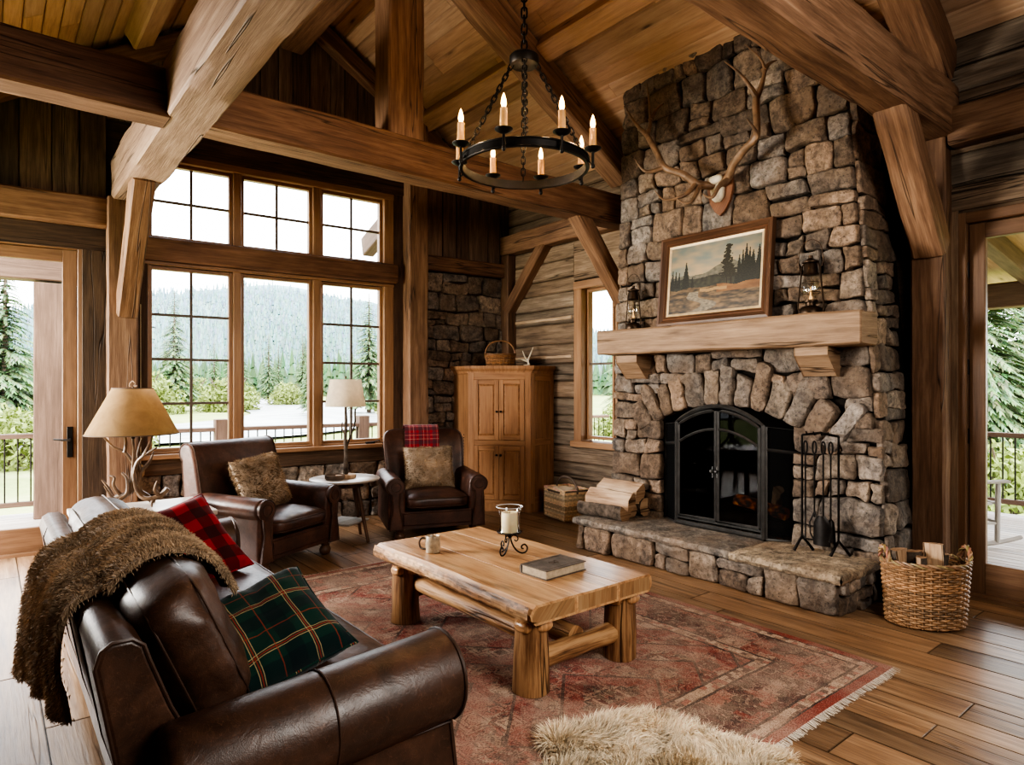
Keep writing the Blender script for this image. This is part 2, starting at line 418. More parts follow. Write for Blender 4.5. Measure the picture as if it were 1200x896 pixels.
m_flame = emis('candle_bulb_glow', (1.0, .60, .20), 8)
m_bulb = emis('lamp_bulb_glow', (1.0, .72, .42), 12)
m_lantern_glow = emis('lantern_filament', (1.0, .55, .2), 1.0)
def ember():
    k = NT('ember'); n = k.noise(k.obj(), 22, 4, .6)
    c = k.ramp(n, [(.45, (.02, .015, .012)), (.6, (.5, .11, .02)), (.75, (1, .45, .1))])
    b = k.n('ShaderNodeBsdfPrincipled', {'Base Color': (.03, .025, .02, 1), 'Roughness': .9})
    k.put(b, 'Emission Color', c); b.inputs['Emission Strength'].default_value = .25
    k.n('ShaderNodeOutputMaterial', {'Surface': b.outputs[0]}); return k.m
m_ember = ember()
def glass(name, tint=(.97, .98, .97), refl=.10):
    k = NT(name)
    lw = k.n('ShaderNodeLayerWeight', {'Blend': .35}).outputs['Facing']
    f = k.ma('ADD', refl * .35, k.ma('MULTIPLY', k.ma('POWER', lw, 3.0), .75), clamp=True)
    t = k.n('ShaderNodeBsdfTransparent', {'Color': (*tint, 1)}); g = k.n('ShaderNodeBsdfGlossy', {'Color': (1, 1, 1, 1), 'Roughness': .02})
    x = k.n('ShaderNodeMixShader', {0: f, 1: t.outputs[0], 2: g.outputs[0]})
    k.n('ShaderNodeOutputMaterial', {'Surface': x.outputs[0]}); return k.m
m_rim = plain('glass_rim', (.55, .56, .55), .08, 0, .05, 10, 0, .8)
m_glass = glass('window_glass', (.97, .98, .97), .02)
m_smoke = glass('smoked_fire_glass', (.42, .40, .38), .03)
m_lglass = glass('lantern_glass', (.90, .89, .85), .22)
def mesh_screen():
    k = NT('fire_mesh'); t = k.n('ShaderNodeBsdfTransparent', {'Color': (.34, .32, .30, 1)}); d = k.n('ShaderNodeBsdfDiffuse', {'Color': (.02, .02, .02, 1)})
    x = k.n('ShaderNodeMixShader', {0: .45, 1: t.outputs[0], 2: d.outputs[0]}); k.n('ShaderNodeOutputMaterial', {'Surface': x.outputs[0]}); return k.m
m_mesh = mesh_screen()
def translucent_shade(name, c, tr):
    k = NT(name); n = k.noise(k.obj(), 9, 5, .6, .5)
    cc = k.mix(k.ramp(n, [(.3, 0.0), (.7, 1.0)]), tuple(x * .72 for x in c), c)
    d = k.n('ShaderNodeBsdfDiffuse', {'Color': cc}); t = k.n('ShaderNodeBsdfTranslucent', {'Color': cc})
    x = k.n('ShaderNodeMixShader', {0: tr, 1: d.outputs[0], 2: t.outputs[0]}); k.n('ShaderNodeOutputMaterial', {'Surface': x.outputs[0]}); return k.m
m_rawhide = translucent_shade('rawhide_shade', (.40, .27, .145), .3)
m_linen_sh = translucent_shade('linen_lampshade', (.66, .57, .44), .3)
def plaid(name, base, stripes, size, rough=.9):
    """woven check: stripes = (lo, hi, colour, strength) in one repeat, laid both ways"""
    k = NT(name); x, y, _ = k.sep(k.uv()); c = None
    fx = k.ma('FRACT', k.ma('DIVIDE', x, size)); fy = k.ma('FRACT', k.ma('DIVIDE', y, size))
    w = k.ma('ADD', .5, k.ma('MULTIPLY', k.ma('SINE', k.ma('MULTIPLY', k.ma('ADD', x, y), 2200)), .5))
    def band(f, lo, hi): return k.ma('MULTIPLY', k.ma('GREATER_THAN', f, lo), k.ma('LESS_THAN', f, hi))
    c = base
    for lo, hi, cc, s in stripes:
        c = k.mix(k.ma('MULTIPLY', band(fx, lo, hi), s), c, cc)
        c = k.mix(k.ma('MULTIPLY', band(fy, lo, hi), s), c, cc)
    nz = k.noise(k.obj(), 320, 2, .5)
    c = k.mix(k.ma('MULTIPLY', nz, .35), c, (.01, .01, .01))
    return k.bsdf(c, rough, k.bump(nz, .25, .002), spec=.15, Sheen_Weight=.15)
m_buffalo = plaid('red_buffalo_check', (.40, .012, .020), [(0, .5, (.012, .007, .008), .66)], .15)
m_tartan = plaid('green_tartan', (.008, .042, .030), [(0, .30, (.004, .012, .018), .55), (.46, .475, (.55, .42, .22), .75), (.495, .52, (.35, .05, .03), .75), (.54, .555, (.55, .42, .22), .75), (.88, .9, (.35, .06, .03), .6)], .21)
m_redplaid = plaid('red_tartan_wool', (.36, .018, .030), [(.0, .26, (.035, .03, .04), .55), (.34, .37, (.45, .40, .33), .55), (.5, .53, (.03, .03, .04), .7), (.62, .65, (.45, .40, .33), .5), (.74, .80, (.04, .03, .05), .6)], .15)
# ================================================================== ROOM SHELL
RX, RZ, RS = 2.62, 5.76, .60                       # ridge line x, deck height there, roof slope
def deck(x): return RZ - RS * abs(x - RX)
def shade(lo=.7, hi=1.15, warm=.05):
    b = R.uniform(lo, hi); w = R.uniform(-warm, warm); return (b * (1 + w), b, b * (1 - w))
def struct(name, mb, mat, label, cat, world=True):
    o = mb.build(name, mat); return tag(o, label, cat, None, 'structure')

# floor: oak planks running towards the windows
mb = MB(); x = -1.0
while x < 5.6:
    w = R.choice([.15, .18, .21, .24]); y = -1.3 - R.random() * 1.5
    while y < 7.4:
        L = R.uniform(1.4, 3.2); a, b = max(y, -1.3), min(y + L, 7.4)
        if b > a + .05:
            g = .0022; c = shade(.62, 1.18, .05); uo = (R.random() * 50, R.random() * 50)
            e = .004; zz = [(-.02), -.003, 0]
            r0 = [(x + g, a + g, -.02), (x + w - g, a + g, -.02), (x + w - g, b - g, -.02), (x + g, b - g, -.02)]
            i = mb.add(r0); j = mb.add([(p[0], p[1], -.0012) for p in r0]); k = mb.add([(x + g + e, a + g + e, 0), (x + w - g - e, a + g + e, 0), (x + w - g - e, b - g - e, 0), (x + g + e, b - g - e, 0)])
            U = lambda idx: [(uo[0] + mb.v[q].y, uo[1] + mb.v[q].x) for q in idx]
            for p in range(4):
                q = (p + 1) % 4
                for lo, hi in ((i, j), (j, k)):
                    ix = (lo + p, lo + q, hi + q, hi + p); mb.face(ix, U(ix), tuple(t * .6 for t in c))
            ix = (k, k + 1, k + 2, k + 3); mb.face(ix, U(ix), c)
        y += L
    x += w
ix = mb.add([(-1.2, -1.5, -.021), (5.7, -1.5, -.021), (5.7, 7.6, -.021), (-1.2, 7.6, -.021)])
mb.face((ix, ix + 1, ix + 2, ix + 3), None, (.1, .08, .06))
struct('floor', mb, m_floor, 'wide oak plank floor with dark seams', 'floor')

# board helper: one board of a wall, drawn as an eased slab. P(a, b, o) -> point (a along, b up, o out of the wall)
def slab(mb, P, a0, a1, b0, b1, o0, o1, col, along='b', ch=.006, wave=0.0):
    n = max(1, int(((b1 - b0) if along == 'b' else (a1 - a0)) / .25)) if wave else 1
    rg = []
    for i in range(n + 1):
        t = i / n; wv = [NZ.noise(V((a0 * 3 + 7.1 * q, b0 * 5, (a0 + t * (a1 - a0) + b0 + t * (b1 - b0)) * 1.7))) * wave for q in range(3)]
        if along == 'b':
            bb = lerp(b0, b1, t); A0, A1 = a0 + wv[0], a1 + wv[1]
            rg.append([P(A0, bb, o0), P(A0, bb, o1 - ch + wv[2]), P(A0 + ch, bb, o1 + wv[2]), P(A1 - ch, bb, o1 + wv[2]), P(A1, bb, o1 - ch + wv[2]), P(A1, bb, o0)])
        else:
            aa = lerp(a0, a1, t); B0, B1 = b0 + wv[0], b1 + wv[1]
            rg.append([P(aa, B1, o0), P(aa, B1, o1 - ch + wv[2]), P(aa, B1 - ch, o1 + wv[2]), P(aa, B0 + ch, o1 + wv[2]), P(aa, B0, o1 - ch + wv[2]), P(aa, B0, o0)])
    mb.rings(rg, col, bool(wave))
def boards_v(mb, P, a0, a1, zb, zt, w=(.14, .26), o=(0, .025), lo=.55, hi=1.2, wave=0.0):
    a = a0
    while a < a1 - .01:
        ww = R.uniform(*w); e = min(a + ww, a1)
        if a1 - e < .05: e = a1
        t0 = zt(a) if callable(zt) else zt; t1 = zt(e) if callable(zt) else zt
        slab(mb, P, a + .003, e - .003, zb, min(t0, t1), o[0], o[1] + R.uniform(0, .01), shade(lo, hi, .08), 'b', wave=wave)
        a = e
def boards_h(mb, P, a0, a1, z0, z1, w=(.17, .26), o=(0, .04), lo=.6, hi=1.2, chink=None, wave=.006):
    z = z0
    while z < z1 - .01:
        ww = R.uniform(*w); e = min(z + ww, z1)
        if z1 - e < .07: e = z1
        slab(mb, P, a0, a1, z + .004, e - .004, o[0], o[1] + R.uniform(-.008, .012), shade(lo, hi, .08), 'a', ch=.016, wave=wave)
        z = e

# --- stones: a rough coursed patchwork of irregular blocks
PAL = [(.225, .200, .178), (.27, .215, .165), (.185, .166, .150), (.32, .268, .215), (.165, .132, .108), (.24, .170, .118), (.25, .235, .222), (.285, .205, .145), (.21, .158, .118)]
PAL = [tuple(lerp(x, sum(c) / 3 * t, .30) for x, t in zip(c, (1.06, .99, .92))) for c in PAL]
def split_cells(a0, b0, a1, b1, hmin, hmax, out):
    """rough courses broken into blocks, some two courses tall"""
    b = b0
    while b < b1 - 1e-6:
        h = R.uniform(hmin, hmax); e = b + h
        if b1 - e < hmin * .7: e = b1
        a = a0 - R.uniform(0, .1)
        while a < a1 - 1e-6:
            w = (e - b) * R.uniform(.75, 2.1); f = a + w
            if a1 - f < hmin * .8: f = a1
            A, B, C, D = max(a, a0), b, min(f, a1), e
            t = R.random()
            if (D - B) > hmin * 1.25 and t < .34 and C - A > .1:
                m = B + (D - B) * R.uniform(.35, .65)
                if R.random() < .5 and C - A > .24:
                    q = A + (C - A) * R.uniform(.35, .65)
                    out += [(A, B, q, m), (q, B, C, m), (A, m, C, D)]
                else: out += [(A, B, C, m), (A, m, C, D)]
            elif C - A > .02: out.append((A, B, C, D))
            a = f
        b = e
def stone(mb, poly, P, depth=.05, gap=.007, col=None, seed=0, rough=1.0):
    """one stone: polygon (a, b) with roughened rim, bulging out of the wall; P(a, b, o)"""
    n = len(poly); cx = sum(p[0] for p in poly) / n; cy = sum(p[1] for p in poly) / n
    pts = []
    per = sum(math.hypot(poly[(i + 1) % n][0] - poly[i][0], poly[(i + 1) % n][1] - poly[i][1]) for i in range(n))
    for i in range(n):
        p, q = poly[i], poly[(i + 1) % n]; L = math.hypot(q[0] - p[0], q[1] - p[1]); m = max(2, int(L / per * 22 + .5))
        for k in range(m): pts.append((lerp(p[0], q[0], k / m), lerp(p[1], q[1], k / m)))
    size = min(max(p[0] for p in poly) - min(p[0] for p in poly), max(p[1] for p in poly) - min(p[1] for p in poly))
    pts = [((pts[q - 1][0] + 4 * pts[q][0] + pts[(q + 1) % len(pts)][0]) / 6, (pts[q - 1][1] + 4 * pts[q][1] + pts[(q + 1) % len(pts)][1]) / 6) for q in range(len(pts))]
    c = col or R.choice(PAL); f = R.uniform(.72, 1.22); c = tuple(x * f for x in c)
    tx, ty = R.uniform(-.13, .13), R.uniform(-.13, .13); lift = R.uniform(-.012, .014)
    rg = []
    for k, (ins, o) in enumerate(((0, -.05), (.0, .50), (.035, .80), (.10, .93), (.24, 1.0), (.42, 1.03), (.62, 1.05), (.82, 1.06))):
        r = []
        for (a, b) in pts:
            dx, dy = cx - a, cy - b; d = math.hypot(dx, dy) + 1e-6
            g = gap + ins * size * .5 if ins < .2 else None
            if g is None: A, B = a + dx * ins, b + dy * ins
            else: g = min(g, d * .8); A, B = a + dx / d * g, b + dy / d * g
            nz = NZ.noise(V((A * 7, B * 7, seed * 1.7))); nz2 = NZ.noise(V((A * 21, B * 21, seed)))
            if k <= 3: A += nz2 * .010 * rough; B += NZ.noise(V((B * 19, A * 19, seed + 4))) * .010 * rough
            fc = NZ.voronoi(V((A * 9, B * 9, seed * .7)))[0][0] - .35 if k > 1 else 0
            oo = depth * o + (0 if k == 0 else lift + (A - cx) * tx + (B - cy) * ty + (nz * .018 + fc * .022) * rough * min(1, o) + nz2 * .008 * rough)
            r.append(P(A, B, oo))
        rg.append(r)
    mb.rings(rg, c, True, cap0=False, cap1=True)
    mb.sm[-1] = True
def warp(a, b, s, k=.035):
    return (a + NZ.noise(V((a * 2.6, b * 2.6, s))) * k + NZ.noise(V((a * 6, b * 6, s + 2))) * k * .45, b + NZ.noise(V((a * 2.6 + 9, b * 2.6, s))) * k + NZ.noise(V((a * 6 + 4, b * 6, s + 5))) * k * .45)
def stones(mb, P, a0, b0, a1, b1, h=(.13, .27), depth=.05, skip=None, keep_edge=True, xf=None, seed=1, k=.05, gap=.0045):
    cells = []; split_cells(a0, b0, a1, b1, h[0], h[1], cells)
    for q, (A, B, C, D) in enumerate(cells):
        if skip and skip((A + C) / 2, (B + D) / 2): continue
        j = .012
        poly = [(A, B), (lerp(A, C, R.uniform(.3, .7)), B), (C, B), (C, lerp(B, D, R.uniform(.3, .7))), (C, D), (lerp(A, C, R.uniform(.3, .7)), D), (A, D), (A, lerp(B, D, R.uniform(.3, .7)))]
        out = []
        for (a, b) in poly:
            wa, wb = warp(a, b, seed, k)
            ea = min((a - a0), (a1 - a)); eb = min(b - b0, b1 - b)
            ta = min(1, ea / .05) if keep_edge else 1; tb = min(1, eb / .05)
            pa, pb = a + (wa - a) * ta + R.uniform(-.013, .013) * ta, b + (wb - b) * tb + R.uniform(-.013, .013) * tb
            out.append(xf(pa, pb) if xf else (pa, pb))
        stone(mb, out, P, depth, gap, seed=q + seed * 31)

# --- the window wall, wall frame: a = s, b = z
PW = lambda a, b, o: W(a, o, b)
HOLES = [(-.58, .48, -.02, 2.77), (1.02, 3.50, .84, 2.70), (1.02, 3.50, 2.97, 3.80)]   # door, lower and upper window band
mb = MB()
def wall_plate(mb, P, a0, a1, z0, zt, holes, o0, o1, col):
    xs = sorted({a0, a1, *[h[0] for h in holes], *[h[1] for h in holes]}); xs = [x for x in xs if a0 <= x <= a1]
    if a0 < RX - .2 < a1 and callable(zt): xs = sorted(set(xs) | {RX - .2})
    for x0, x1 in zip(xs, xs[1:]):
        spans = [(z0, None)]; blk = sorted([(h[2], h[3]) for h in holes if h[0] <= x0 + 1e-6 and h[1] >= x1 - 1e-6])
        z = z0; segs = []
        for lo, hi in blk:
            if lo > z: segs.append((z, lo, lo))
            z = hi
        segs.append((z, zt(x0) if callable(zt) else zt, zt(x1) if callable(zt) else zt))
        for zb, t0, t1 in segs:
            A = [P(x0, zb, o0), P(x1, zb, o0), P(x1, t1, o0), P(x0, t0, o0)]; B = [P(x0, zb, o1), P(x1, zb, o1), P(x1, t1, o1), P(x0, t0, o1)]
            mb.rings([A, B], col, False)
wtop = lambda s: deck((W(s, 0, 0)).x) + .04
wall_plate(mb, PW, -1.1, 5.36, -.05, wtop, HOLES, -.16, -.002, (.35, .3, .25))
# barn boards above the door, above the windows, in the gable
boards_v(mb, PW, -1.1, .68, 3.25, wtop, lo=.45, hi=1.0)
slab(mb, PW, -1.1, .68, 2.775, 2.985, 0, .03, (.42, .36, .33), 'a')
slab(mb, PW, .485, .68, 0, 2.775, 0, .035, (.42, .38, .32), 'b')
slab(mb, PW, .93, 1.015, 0, 3.85, 0, .03, (.55, .48, .42), 'b')
slab(mb, PW, .93, 3.72, 3.81, 4.04, 0, .05, (.55, .45, .40), 'a')
boards_v(mb, PW, .68, 3.72, 4.04, wtop, lo=.55, hi=1.25)
slab(mb, PW, 3.60, 3.72, 0, 3.81, 0, .03, (.6, .5, .42), 'b')
boards_v(mb, PW, 3.98, 5.32, 3.13, wtop, w=(.16, .3), lo=.65, hi=1.25)
slab(mb, PW, .93, 3.60, .64, .80, 0, .035, (.85, .78, .7), 'a', wave=.003)
o = struct('wall_back', mb, m_barn, 'wall of dark vertical barn boards around the big windows', 'wall')
mb = MB()
stones(mb, PW, .93, 0, 3.70, .64, (.17, .24), .035, seed=3)
stones(mb, PW, 3.99, 0, 5.30, 2.94, (.14, .27), .045, seed=4)
o = mb.build('stone_veneer', m_stone, o)

# --- fireplace wall, x = 5.5: a = y, b = z, out = -x
PR = lambda a, b, o: V((5.5 - o, a, b))
RH = [(.60, 1.60, -.02, 2.70), (4.55, 5.48, .84, 2.70)]
mb = MB()
wall_plate(mb, PR, -1.4, 6.95, -.05, 4.06, RH, -.16, -.002, (.35, .3, .25))
boards_h(mb, PR, 4.3, 6.82, 0, .80, lo=.7, hi=1.15)
boards_h(mb, PR, 5.56, 6.82, .80, 3.25, lo=.65, hi=1.25)
slab(mb, PR, 5.60, 6.80, 2.33, 2.37, 0, .052, (2.0, 2.0, 1.9), 'a', wave=.006)
slab(mb, PR, 5.60, 6.80, 1.86, 1.90, 0, .052, (1.9, 1.85, 1.75), 'a', wave=.006)
slab(mb, PR, 4.3, 5.56, 2.78, 3.25, 0, .045, (1.1, 1.05, 1.0), 'a', wave=.006)
slab(mb, PR, 4.3, 4.50, .8, 2.78, 0, .04, (.9, .85, .8), 'b')
boards_h(mb, PR, 1.9, 6.82, 3.25, 4.03, lo=.5, hi=.9)
boards_h(mb, PR, -1.4, 1.66, 2.78, 4.03, lo=.45, hi=.8)
boards_h(mb, PR, -1.4, .56, 0, 2.78, lo=.45, hi=.8)
slab(mb, PR, 1.62, 1.68, 0, 2.78, 0, .03, (.8, .7, .6), 'b')
struct('wall_right', mb, m_log, 'weathered horizontal log siding beside the stone chimney', 'wall')

# --- unseen sides close the room: wall behind the camera, and the side wall with an opening added for light
PL = lambda a, b, o: V((-1.05 + o, a, b)); PF = lambda a, b, o: V((a, -1.3 + o, b))
mb = MB(); wall_plate(mb, PL, -1.4, 7.4, -.05, 3.62, [(4.9, 7.1, .25, 2.85)], -.1, -.002, (.5, .4, .32)); struct('wall_left', mb, m_barn, 'plain barn board side wall', 'wall')
mb = MB(); wall_plate(mb, PF, -1.1, 5.6, -.05, lambda x: deck(x) + .04, [], -.1, -.002, (.5, .4, .32)); struct('wall_front', mb, m_barn, 'plain barn board wall opposite the windows', 'wall')

# --- ceiling planks along the ridge on both slopes
mb = MB()
nl = sqrt(1 + RS * RS)
for sg in (-1, 1):
    X = RX
    lim = -1.2 if sg < 0 else 5.7
    while (X - lim) * sg < 0:
        w = R.uniform(.14, .17) / nl; X2 = X + sg * w
        y = -1.4 - R.random() * 2
        while y < 7.45:
            L = R.uniform(2.2, 4.2); a, b = max(-1.4, y), min(7.45, y + L)
            if b > a:
                c = shade(.78, 1.15, .06)
                def P(aa, bb, o, X=X, X2=X2): 
                    xx = X + (X2 - X) * aa; return V((xx, bb, deck(xx) + o))
                g = .012
                pr = [(.015, .03), (.015, .014), (.07, 0), (.93, 0), (.985, .014), (.985, .03)]
                r0 = [P(p, a + .002, q) for p, q in pr]; r1 = [P(p, b - .002, q) for p, q in pr]
                if sg > 0: r0.reverse(); r1.reverse()
                mb.rings([r0, r1], c, False)
            y += L
        X = X2
for x0_, x1_ in ((-1.3, RX + .01), (RX - .01, 5.75)):
    mb.rings([[V((x, y, deck(x) + o)) for x, o in ((x0_, .031), (x1_, .031), (x1_, .12), (x0_, .12))] for y in (-1.5, 7.5)], (.22, .18, .15), False)
struct('ceiling', mb, m_ceil, 'knotty pine plank ceiling sloping up to the ridge', 'ceiling')

# ================================================================== TIMBER FRAME
def timber(name, p0, p1, w, h, label, mat=None, up=(0, 0, 1), wob=.008, ch=.016, col=(1, 1, 1), cat='beam', seed=None):
    mb = MB(); mb.beam(p0, p1, w, h, up, ch, wob, R.randint(1, 90) if seed is None else seed, col, kp=3)
    o = mb.build(name, mat or m_beam); base_at(o, p0); return tag(o, label, cat, None, 'structure')
timber('tie_beam', (1.16, 4.765, 3.40), (5.46, 4.765, 3.40), .26, .31, 'long horizontal beam under the king post, crossing in front of the windows', col=(.82, .76, .70))  # tint darkens the whole beam to stand for its unlit front
timber('tie_beam', (-1.0, 4.765, 3.40), (.93, 4.765, 3.40), .26, .31, 'short dark beam over the glazed door, ending at the cracked pale beam', col=(.66, .60, .55))  # tinted darker still for the shade on its front face
timber('ceiling_beam', (1.04, -1.2, 3.44), (1.04, 7.08, 3.44), .285, .38, 'thick pale cracked beam running overhead to the window wall', m_beam_lt, wob=.014)
timber('tie_beam', (1.16, 1.735, 3.49), (5.46, 1.735, 3.49), .25, .37, 'heavy beam in front of the chimney top, ending at the dark post', wob=.014)
timber('king_post', (2.665, 4.775, 3.54), (2.665, 4.775, 5.45), .33, .26, 'square post standing on the long beam', up=(0, 1, 0), cat='post')
timber('post', W(3.85, .10, 0), W(3.85, .10, deck(4.03) + .02), .26, .20, 'tall square post between the windows and the stone panel', m_beam, up=WN, cat='post')
timber('post', W(.80, .08, 0), W(.80, .08, 3.28), .25, .17, 'square post between the glazed door and the windows', m_beam, up=WN, cat='post', col=(.85, .85, .85))
timber('post', (5.42, 1.775, 0), (5.42, 1.775, deck(5.42)), .16, .23, 'dark post beside the glazed door by the chimney', up=(0, 1, 0), cat='post', col=(.7, .68, .66))
timber('corner_post', (5.40, 6.74, 0), (5.40, 6.74, 3.25), .16, .16, 'dark corner post behind the corner cupboard', up=(0, 1, 0), cat='post', col=(.6, .58, .55))
timber('header_beam', W(-1.1, .06, 3.12), W(.68, .06, 3.12), .14, .27, 'rough header log above the glazed door by the lamp', up=(0, 0, 1), col=(.8, .75, .7))
timber('wall_girt', W(3.98, .06, 3.04), W(5.28, .06, 3.04), .13, .18, 'horizontal timber above the stone panel', col=(.75, .7, .65))
timber('wall_plate', (5.40, 4.40, 3.38), (5.40, 6.85, 3.38), .17, .25, 'horizontal beam over the narrow window beyond the mantel')
timber('wall_plate', (5.40, -1.3, 3.36), (5.40, 1.64, 3.36), .17, .27, 'horizontal beam above the door that opens to the rocking chair', col=(.7, .68, .65))
timber('window_beam', W(.93, .05, 2.85), W(3.62, .05, 2.85), .12, .225, 'horizontal beam between the upper and lower windows', up=(0, 0, 1), col=(.72, .62, .56), wob=.003)
timber('brace', (1.03, 6.25, 3.30), W(.83, .13, 2.20), .19, .17, 'short brace under the cracked pale beam at the windows', up=(1, 0, 0), cat='brace')
timber('brace', (4.70, 4.765, 3.32), (5.46, 4.765, 2.42), .17, .17, 'diagonal brace beneath the long beam beside the chimney', up=(0, 1, 0), cat='brace')
timber('brace', (5.40, 5.98, 3.32), (5.40, 6.74, 2.50), .14, .16, 'diagonal brace in the corner above the cupboard', up=(1, 0, 0), cat='brace', col=(.8, .76, .72))
timber('brace', (4.60, 1.735, 3.38), (5.38, 1.755, 2.50), .185, .21, 'diagonal brace from the heavy beam down to the dark post', up=(0, 1, 0), cat='brace')
timber('ridge_beam', (RX - .04, -1.3, 5.40), (RX - .04, 7.0, 5.40), .24, .5, 'ridge beam at the top of the ceiling', cat='beam')
def rafter(y0, y1, side, under, label, depth=.33, xe=None, col=(1, 1, 1)):
    """a sloping rafter hung under the deck: its lower face lies `under` below the deck"""
    xe = xe if xe is not None else (5.45 if side > 0 else -1.0)
    h = depth / nl; z = lambda x: deck(x) - under + depth / 2
    timber('rafter', (RX + .02 * side, (y0 + y1) / 2, z(RX)), (xe, (y0 + y1) / 2, z(xe)), y1 - y0, h, label, cat='rafter', col=col)
rafter(4.64, 4.90, 1, .41, 'sloping rafter from the king post down to the chimney side')
rafter(4.64, 4.90, -1, .41, 'sloping rafter above the glazed door side')
rafter(1.62, 1.86, 1, .41, 'sloping rafter above the heavy beam by the chimney top', col=(.85, .82, .8))
rafter(1.62, 1.86, -1, .41, 'sloping rafter over the sofa side')
rafter(6.84, 6.99, 1, .30, 'thin dark rafter against the gable boards on the chimney side', .22, xe=5.36, col=(.7, .65, .6))
rafter(6.98, 7.12, -1, .30, 'thin dark rafter against the gable boards on the door side', .22, col=(.7, .65, .6))
def purlin(x, y0, y1, label, w=.20, h=.20, under=.18):
    sl = RS if x > RX else -RS; up = V((sl, 0, 1)).normalized()
    z = deck(x) - under + h / 2
    timber('purlin', (x, y0, z), (x, y1, z), w, h, label, cat='beam', up=up, wob=.006, mat=m_ceil, col=(.92, .9, .88))
for x, nm in ((4.17, 'chimney'), (1.10, 'door')):
    for y0, y1, w in ((1.86, 4.64, 'between the two roof trusses'), (4.90, 6.9, 'between the king post truss and the gable'), (-1.3, 1.62, 'over the near end of the room')):
        purlin(x, y0, y1, f'roof purlin {w} on the {nm} side')

# ================================================================== WINDOWS AND DOORS
def sash(name, P, a0, a1, b0, b1, cols, rows, label, fr=.035, dep=(-.10, -.03), mu=.026):
    """one window: frame, pane, muntins (a0..b1 = the glass); P(a, b, o)"""
    mb = MB(); z = (dep[0] + dep[1]) / 2; d = dep[1] - dep[0]
    def bar(mb, A0, A1, B0, B1, o0, o1, col=(1, 1, 1), ch=.005, mi=0):
        long = (A1 - A0) > (B1 - B0)
        slab(mb, P, A0, A1, B0, B1, o0, o1, col, 'a' if long else 'b', ch)
    bar(mb, a0 - fr, a0, b0 - fr, b1 + fr, *dep); bar(mb, a1, a1 + fr, b0 - fr, b1 + fr, *dep)
    bar(mb, a0, a1, b0 - fr, b0, *dep); bar(mb, a0, a1, b1, b1 + fr, *dep)
    o = mb.build(name, m_trim); o['label'] = label; o['category'] = 'window'; o['kind'] = 'structure'
    g = MB(); i = g.add([P(a0 - .004, b0 - .004, z), P(a1 + .004, b0 - .004, z), P(a1 + .004, b1 + .004, z), P(a0 - .004, b1 + .004, z)]); g.face((i, i + 1, i + 2, i + 3))
    g.build('pane', m_glass, o)
    if cols * rows > 1:
        mm = MB()
        for c in range(1, cols): x = lerp(a0, a1, c / cols); bar(mm, x - mu / 2, x + mu / 2, b0, b1, z - .012, z + .012, ch=.003)
        for r in range(1, rows): y = lerp(b0, b1, r / rows); bar(mm, a0, a1, y - mu / 2, y + mu / 2, z - .011, z + .011, ch=.003)
        mm.build('muntin_lattice', m_muntin, o)
    return o
m_muntin = plain('dark_window_clad', (.13, .09, .065), .5, 0, .15, 20, .03)
GL = [(1.061, 1.765), (1.916, 2.601), (2.765, 3.444)]
nm = ['above the armchair with the brown fur cushion', 'in the middle of the row', 'nearest the tall post']
for i, (a, b) in enumerate(GL):
    sash(f'window_{i + 1}', PW, a, b, 3.0, 3.70, 2, 2, f'upper four pane window {nm[i]}')
for i, (a, b) in enumerate(GL):
    if i == 1: sash('window_5', PW, a, b, .90, 2.665, 1, 1, 'undivided picture window looking out to the river')
    else: sash(f'window_{i + 4}', PW, a, b, .90, 2.665, 2, 4, f'tall eight pane casement window {nm[i]}')
def trim(n, pieces, label, P=PW, mat=None, col=(1, 1, 1)):
    mb = MB()
    for (A0, A1, B0, B1, o0, o1) in pieces: slab(mb, P, A0, A1, B0, B1, o0, o1, col, 'a' if A1 - A0 > B1 - B0 else 'b', .006)
    return struct(f'trim_{n}', mb, mat or m_trim, label, 'trim')
fr = .035
trim(1, [(1.015, GL[0][0] - fr, .84, 2.70, -.14, .02), (1.015, GL[0][0] - fr, 2.97, 3.80, -.14, .02), (GL[2][1] + fr, 3.60, .80, 2.73, -.14, .03), (GL[2][1] + fr, 3.60, 2.97, 3.85, -.14, .03)] +
     [(p[1] + fr, q[0] - fr, .84, 2.70, -.14, .012) for p, q in zip(GL, GL[1:])] + [(p[1] + fr, q[0] - fr, 2.97, 3.80, -.14, .012) for p, q in zip(GL, GL[1:])] +
     [(.98, 3.60, 3.735, 3.81, -.14, .035), (.98, 3.60, 2.70, 2.735, -.14, .035), (1.0, 3.5, 2.962, 2.968, -.14, .03), (1.02, 3.5, .845, .866, -.14, .0)], 'golden fir casing around the big window group')
trim(2, [(.93, 3.72, .80, .845, -.02, .10)], 'golden window sill shelf above the low stone wall')
# hinges / latches on casements
for a, z in ((GL[0][1] + .05, 1.0), (GL[2][0] - .05, 1.0)):
    pass
